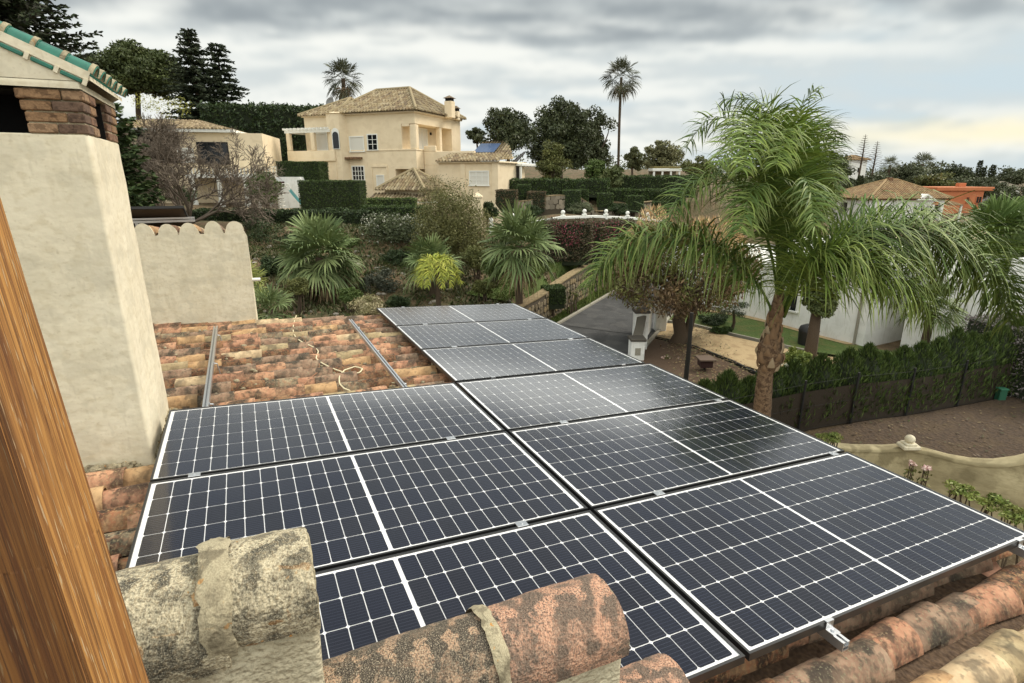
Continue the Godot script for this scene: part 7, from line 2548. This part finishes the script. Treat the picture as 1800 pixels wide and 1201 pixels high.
		c = at(q[0], q[1], q[2])
		var hh := hedge("cube_hedge", q[6], Vector3(c.x, c.y, c.z), Vector3(q[3], q[4], q[3]), -0.1, 0.12, 2200, q[5], 0.03, "cube hedges on the villa's terrace")
		part_box(hh, "stem", Vector3(-0.07, -1.2, -0.07), Vector3(0.07, 0.1, 0.07), mats.bark)
	# reddish flowering hedge that hangs over the wall
	for q in [[992, 455, 33.2, 2.9, 2.15, -0.10, "left part of the brownish flowering hedge below the white coping"], [1060, 452, 35.6, 3.4, 2.25, -0.42, "right part of the brownish flowering hedge below the white coping"]]:
		c = at(q[0], q[1], q[2])
		var bh := hedge("flowering_hedge", q[6], c, Vector3(q[3], q[4], 1.5), q[5] * -1.0, 0.15, 9000, [Color(0.060, 0.042, 0.028), Color(0.045, 0.046, 0.022), Color(0.080, 0.060, 0.036)], 0.16)
		fl = MB.new()
		for k in 260:
			fl.col = Color(0.30, 0.07, 0.10) * rf(0.6, 1.2)
			fl.leaf(Vector3(rf(-0.5, 0.3) * q[3], rf(0.35, 1.02) * q[4], 0.78 + rf(-0.05, 0.12)), rdir() * 0.055, rdir() * 0.045)
		put("flowers", fl.mesh(mats.leaf), bh, Transform3D.IDENTITY, "stuff")
	# cube topiary by the road
	c = at(972, 530, 27.6)
	var tp := hedge("topiary", "clipped cube topiary on a bare stem beside the stone wall and kerb", Vector3(c.x, c.y, c.z), Vector3(1.02, 0.78, 1.0), 0.3, 0.09, 3600, hedge_c, 0.03, "", "topiary")
	part_box(tp, "stem", Vector3(-0.05, -1.7, -0.05), Vector3(0.05, 0.1, 0.05), mats.bark)
	for q in [[1003, 520, 28.5, "left sapling in front of the stone wall"], [1012, 522, 29.0, "right sapling in front of the stone wall"]]:
		shrub_px("sapling", "thin leafy " + q[3], q[0], q[1], 7, 16, q[2], 6, 26, 0.09, olive, "sapling", 0.4, "saplings by the stone wall")
	# --- beyond the queen palm on the right
	var far_c := [Color(0.050, 0.058, 0.030), Color(0.070, 0.078, 0.040), Color(0.038, 0.045, 0.024)]
	for q in [[1466, 300, 34, 30, 100, "dark tree mass left of the far white house", oak], [1425, 318, 40, 26, 96, "tree behind the queen palm's right fronds", oak], [1545, 322, 40, 18, 104, "low tree row left of the bungalow's roof peak", far_c], [1590, 312, 36, 24, 112, "round tree right of the small far palm", far_c], [1640, 326, 38, 26, 104, "rounded light olive tree behind the pediment", olive], [1678, 306, 36, 16, 118, "dark flat topped pine behind the orange house", oak], [1705, 325, 42, 16, 112, "broad tree behind the orange house's roof", far_c], [1775, 312, 30, 18, 135, "hazy tree at the far right skyline", far_c], [1780, 352, 40, 30, 80, "dark tree filling the right edge below the far roof", oak], [1762, 338, 22, 18, 98, "round tree between the orange house and the right edge", far_c], [1500, 330, 30, 18, 92, "bushy tree left of the thin cypress", far_c], [1742, 366, 20, 14, 60, "grey shrubby tree below the orange house", grey_g], [1440, 345, 34, 22, 72, "green tree beside the bungalow's left corner", mid], [1655, 318, 24, 16, 122, "tree behind the flat topped pine", far_c], [1610, 330, 50, 12, 120, "long low wood right of the bungalow's ridge", far_c]]:
		tree_px("far_tree", q[5], q[0], q[1], q[2], q[3], q[4], 1.0 if q[4] > 70 else 0.5, 34, 90, 0.45 if q[4] > 85 else 0.3, q[6], "trees behind the houses on the right", 0.30, 0.25)
	for q in [[1507, 308, 350, 84, 0.95, "thin dark cypress behind the bungalow's roof"], [1715, 281, 325, 118, 0.8, "pointed cypress on the skyline behind the orange house"], [1724, 293, 325, 120, 0.8, "shorter cypress right beside the pointed one"], [1738, 290, 330, 122, 1.5, "broader dark conifer right of the two cypresses"]]:
		c = at(q[0], q[2], q[3])
		conifer("cypress", q[5], Vector3(c.x, c.y - 2, c.z), at(q[0], q[1], q[3]).y, q[4], 20, oak, 0.5, 0.9, 0.0, 0.5, "cypresses on the right", 0.8)
	for q in [[1513, 236, 290, 130, "left of the two bare spindly pines by the far white house"], [1535, 248, 295, 132, "right of the two bare spindly pines by the far white house"]]:
		c = at(q[0], q[2], q[3])
		var sp := thing("spindly_pine", q[4], "tree", Vector3(c.x, c.y - 3, c.z), Basis.IDENTITY, "bare spindly pines")
		var hgt := at(q[0], q[1], q[3]).y - sp.position.y
		m = MB.new()
		m.tube([Vector3.ZERO, Vector3(0.1, hgt * 0.6, 0), Vector3(0, hgt, 0)], [0.22, 0.14, 0.04], 6, false)
		put("trunk", m.mesh(mats.bark, true), sp)
		m = MB.new()
		for k in 13:
			for j in 5:
				var an := j * TAU / 5 + k * 0.6
				var ln := (1.0 - k / 14.0) * 1.9 + 0.2
				var p0 := Vector3(0, hgt * (0.35 + 0.05 * k), 0)
				m.tube([p0, p0 + Vector3(cos(an) * ln, 0.25 * ln, sin(an) * ln)], [0.045, 0.03], 3, false)
		put("branches", m.mesh(mats.bark, true), sp)
	for q in [[1565, 290, 110, 1.9, "small far palm above the trees left of centre of the bungalow's roof"], [1622, 288, 116, 2.4, "far palm with ragged crown above the light olive tree"]]:
		h = at(q[0], q[1], q[2])
		fan_palm("far_palm", q[4], Vector3(h.x, h.y - 5, h.z), h, q[3], 26, 0.22, [Color(0.06, 0.066, 0.04), Color(0.085, 0.09, 0.05)], -0.6, "small palms on the far skyline", 14)
	# far woods that close the horizon
	var wood := MB.new()
	for k in 300:
		var an := rf(-0.95, 1.05)
		var dd := rf(170, 420)
		var x := sin(an) * dd
		var z := -cos(an) * dd
		clump(wood, on_ground(x, z, rf(0, 3.5)), Vector3(7, 2.4, 7), 170, 0.8, far_c, 0.7)
	single("far_woods", wood.mesh(mats.leaf), "distant woods along the skyline", "woods", "", "stuff")
	# --- neighbour's garden
	var kd := [Color(0.030, 0.045, 0.022), Color(0.05, 0.066, 0.032), Color(0.022, 0.034, 0.017)]
	var bt := thing("cloud_pine", "cloud pruned dark pine with flat pads on the neighbour's lawn", "tree", hit_ground(1284, 585))
	m = MB.new()
	var bd := -bt.position.z
	for q in [[1288, 540, 26, 7], [1304, 536, 14, 6], [1275, 550, 16, 7], [1298, 552, 14, 5]]:
		for k in 6:
			clump(m, at(q[0] + rf(-0.5, 0.5) * q[2], q[1] + rf(-2, 2), bd + rf(-0.3, 0.3)) - bt.position, Vector3(q[2] * 0.017, q[3] * 0.024, 0.35), 90, 0.09, kd, 0.3)
	put("pads", m.mesh(mats.leaf), bt)
	m = MB.new()
	m.tube([Vector3(0, -0.2, 0), Vector3(0.12, 0.5, 0), at(1290, 545, bd) - bt.position], [0.09, 0.07, 0.05], 6, false)
	put("trunk", m.mesh(mats.bark, true), bt)
	for q in [[1252, 562, 30, 12, 26.5, "low dark clipped mound left of the cloud pruned pine", kd], [1268, 580, 22, 6, 25, "flat trimmed hedge edge on the lawn by the drive", hedge_c]]:
		shrub_px("mound", q[5], q[0], q[1], q[2], q[3], q[4], 24, 110, 0.09, q[6], "shrub")
	tree_px("weeping_tree", "small weeping tree with a thick pale trunk before the white building", 1440, 520, 34, 56, 20.5, 0.3, 36, 90, 0.15, [Color(0.06, 0.078, 0.025), Color(0.085, 0.10, 0.034), Color(0.045, 0.055, 0.02)], "", 0.32, 0.26)
	c = hit_ground(1418, 610)
	var bin_ := thing("dark_bin", "dark rounded bin beside the thick pale trunk at the white building", "bin", c)
	m = MB.new()
	m.lathe(Vector3.ZERO, [[0.36, -0.1], [0.40, 0.7], [0.42, 0.72], [0.36, 0.9], [0.15, 1.0], [0.0, 1.02]], 14)
	put("body", m.mesh(mats.iron, true), bin_)
	part_box(bin_, "handle", Vector3(-0.2, 0.93, 0.25), Vector3(0.2, 0.99, 0.33), mats.alu, 0.01)
	shrub_px("yellow_bush", "yellow green bush with white blossom between the palm trunk and the conifer hedge", 1400, 632, 30, 24, 15.6, 30, 90, 0.10, [Color(0.15, 0.17, 0.035), Color(0.10, 0.13, 0.03), Color(0.075, 0.10, 0.03)], "shrub")
	var wb := shrub_px("white_rose_bush", "low bush with white roses at the foot of the yellow green bush", 1388, 655, 26, 18, 14.8, 20, 70, 0.08, mid, "shrub")
	fl = MB.new()
	for k in 90:
		var p := at(rf(1364, 1412), rf(638, 672), 14.4 + rf(-0.2, 0.2)) - wb.position
		for j in 4:
			fl.col = Color(0.62, 0.62, 0.52) * rf(0.8, 1.1)
			fl.leaf(p + rdir() * 0.02, rdir() * 0.035, rdir() * 0.03)
	put("flowers", fl.mesh(mats.leaf), wb)
	# conifer hedge over the fence, one bush beside the other
	var cy := [Color(0.034, 0.055, 0.014), Color(0.055, 0.080, 0.018), Color(0.022, 0.036, 0.010), Color(0.048, 0.066, 0.018)]
	var ln := [Vector2(4.9, -13.3), Vector2(7.6, -14.2), Vector2(9.2, -14.5), Vector2(11.2, -15.2), Vector2(13.2, -15.9), Vector2(16.2, -16.8)]
	var spots := []
	for k in 5:
		var n := int(ln[k].distance_to(ln[k + 1]) / 0.62)
		for j in n:
			spots.append(ln[k].lerp(ln[k + 1], float(j) / n))
	var trunk_at := 0
	while trunk_at < spots.size() - 1 and spots[trunk_at].x / -spots[trunk_at].y < 0.455:
		trunk_at += 1
	for k in spots.size():
		var p: Vector2 = spots[k]
		var o := on_ground(p.x, p.y)
		var u := float(k) / spots.size()
		var hgt := lerpf(1.75, 2.15, smoothstep(0.2, 0.7, u)) + rf(-0.15, 0.2)
		var after := k - trunk_at
		var words := ["first", "second", "third", "fourth", "fifth", "sixth", "seventh", "eighth", "ninth", "tenth", "eleventh", "twelfth", "thirteenth", "fourteenth", "fifteenth", "sixteenth"]
		var t := thing("conifer_bush", "feathery green hedge conifer, %s to the %s of the palm trunk" % [words[mini(15, after if after >= 0 else -after - 1)], "right" if after >= 0 else "left"], "conifer", o, Basis.IDENTITY, "conifers of the hedge behind the fence")
		var mm := MB.new()
		for j in 2100:
			var yy := rf(0.12, 1.0) * hgt
			var an := rf(0, TAU)
			var rr := 0.62 * (1.05 - pow(yy / hgt, 4)) * rf(0.55, 1.05)
			var q := Vector3(cos(an) * rr, yy, sin(an) * rr)
			var a := (Vector3(cos(an) * 0.35, 1.0, sin(an) * 0.35) + rdir() * 0.45).normalized()
			mm.col = shade(cy)
			mm.leaf(q, a * rf(0.06, 0.13), a.cross(rdir()).normalized() * rf(0.010, 0.019))
		put("foliage", mm.mesh(mats.leaf_matt), t)
		mm = MB.new()
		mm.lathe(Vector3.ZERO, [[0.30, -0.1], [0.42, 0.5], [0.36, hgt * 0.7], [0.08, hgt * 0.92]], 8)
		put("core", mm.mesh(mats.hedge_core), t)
	# purple grey netted hedge at the right edge
	c = hit_ground(1800, 705)
	hedge("netted_hedge", "purplish grey netted hedge at the right edge beyond the green box", Vector3(c.x + 0.9, c.y, c.z - 0.6), Vector3(2.6, 2.2, 3.4), 0.3, 0.10, 9000, [Color(0.10, 0.085, 0.085), Color(0.075, 0.065, 0.06), Color(0.13, 0.115, 0.11)], 0.08)
	# roses and creepers
	for q in [[1178, 636, 18, 0.05, "pink roses in the flower bed near the entrance wall", 21.0, 22], [1606, 815, 5, 0.045, "left pale pink rose stem in front of the cream garden wall", 8.8, 5], [1630, 825, 6, 0.05, "right pale pink rose stem in front of the cream garden wall", 8.7, 6]]:
		var o := at(q[0], q[1], q[5])
		var rb := thing("roses", q[4], "roses", Vector3(o.x, ground(o.x, o.z), o.z))
		m = MB.new()
		fl = MB.new()
		var lf := MB.new()
		for k in q[6]:
			var p := at(q[0] + rf(-1, 1) * q[2], q[1] + rf(-0.8, 1) * q[2] * 0.7, q[5]) - rb.position
			m.tube([Vector3(p.x * 0.5, -0.1, p.z * 0.5), p], [0.012, 0.006], 4, false)
			for j in 10:
				fl.col = Color(0.66, 0.40, 0.40).lerp(Color(0.72, 0.60, 0.52), rng.randf())
				fl.leaf(p + rdir() * q[3] * 0.5, rdir() * q[3] * 0.7, rdir() * q[3] * 0.6)
			for j in 8:
				lf.col = shade(olive)
				var pp := p * rf(0.7, 0.98)
				lf.leaf(pp + rdir() * 0.06, rdir() * 0.05, rdir() * 0.025)
		put("stems", m.mesh(mats.bark, true), rb)
		put("blossom", fl.mesh(mats.leaf), rb)
		put("leaves", lf.mesh(mats.leaf), rb)
	for q in [[1458, 768, 26, 12, 9.4, "leafy green sprig showing over the panel edge by the cream wall"], [1692, 862, 36, 13, 7.6, "leafy sprig with pink buds beyond the lower right panel"], [1740, 882, 40, 14, 7.2, "yellowish creeper at the right edge beyond the lower right panel"], [1790, 905, 36, 18, 6.8, "trailing creeper at the far right below the cream wall"]]:
		shrub_px("creeper", q[5], q[0], q[1], q[2], q[3], q[4], 10, 26, 0.07, [Color(0.12, 0.15, 0.035), Color(0.08, 0.11, 0.028), Color(0.17, 0.17, 0.06)], "creeper", 0.42)
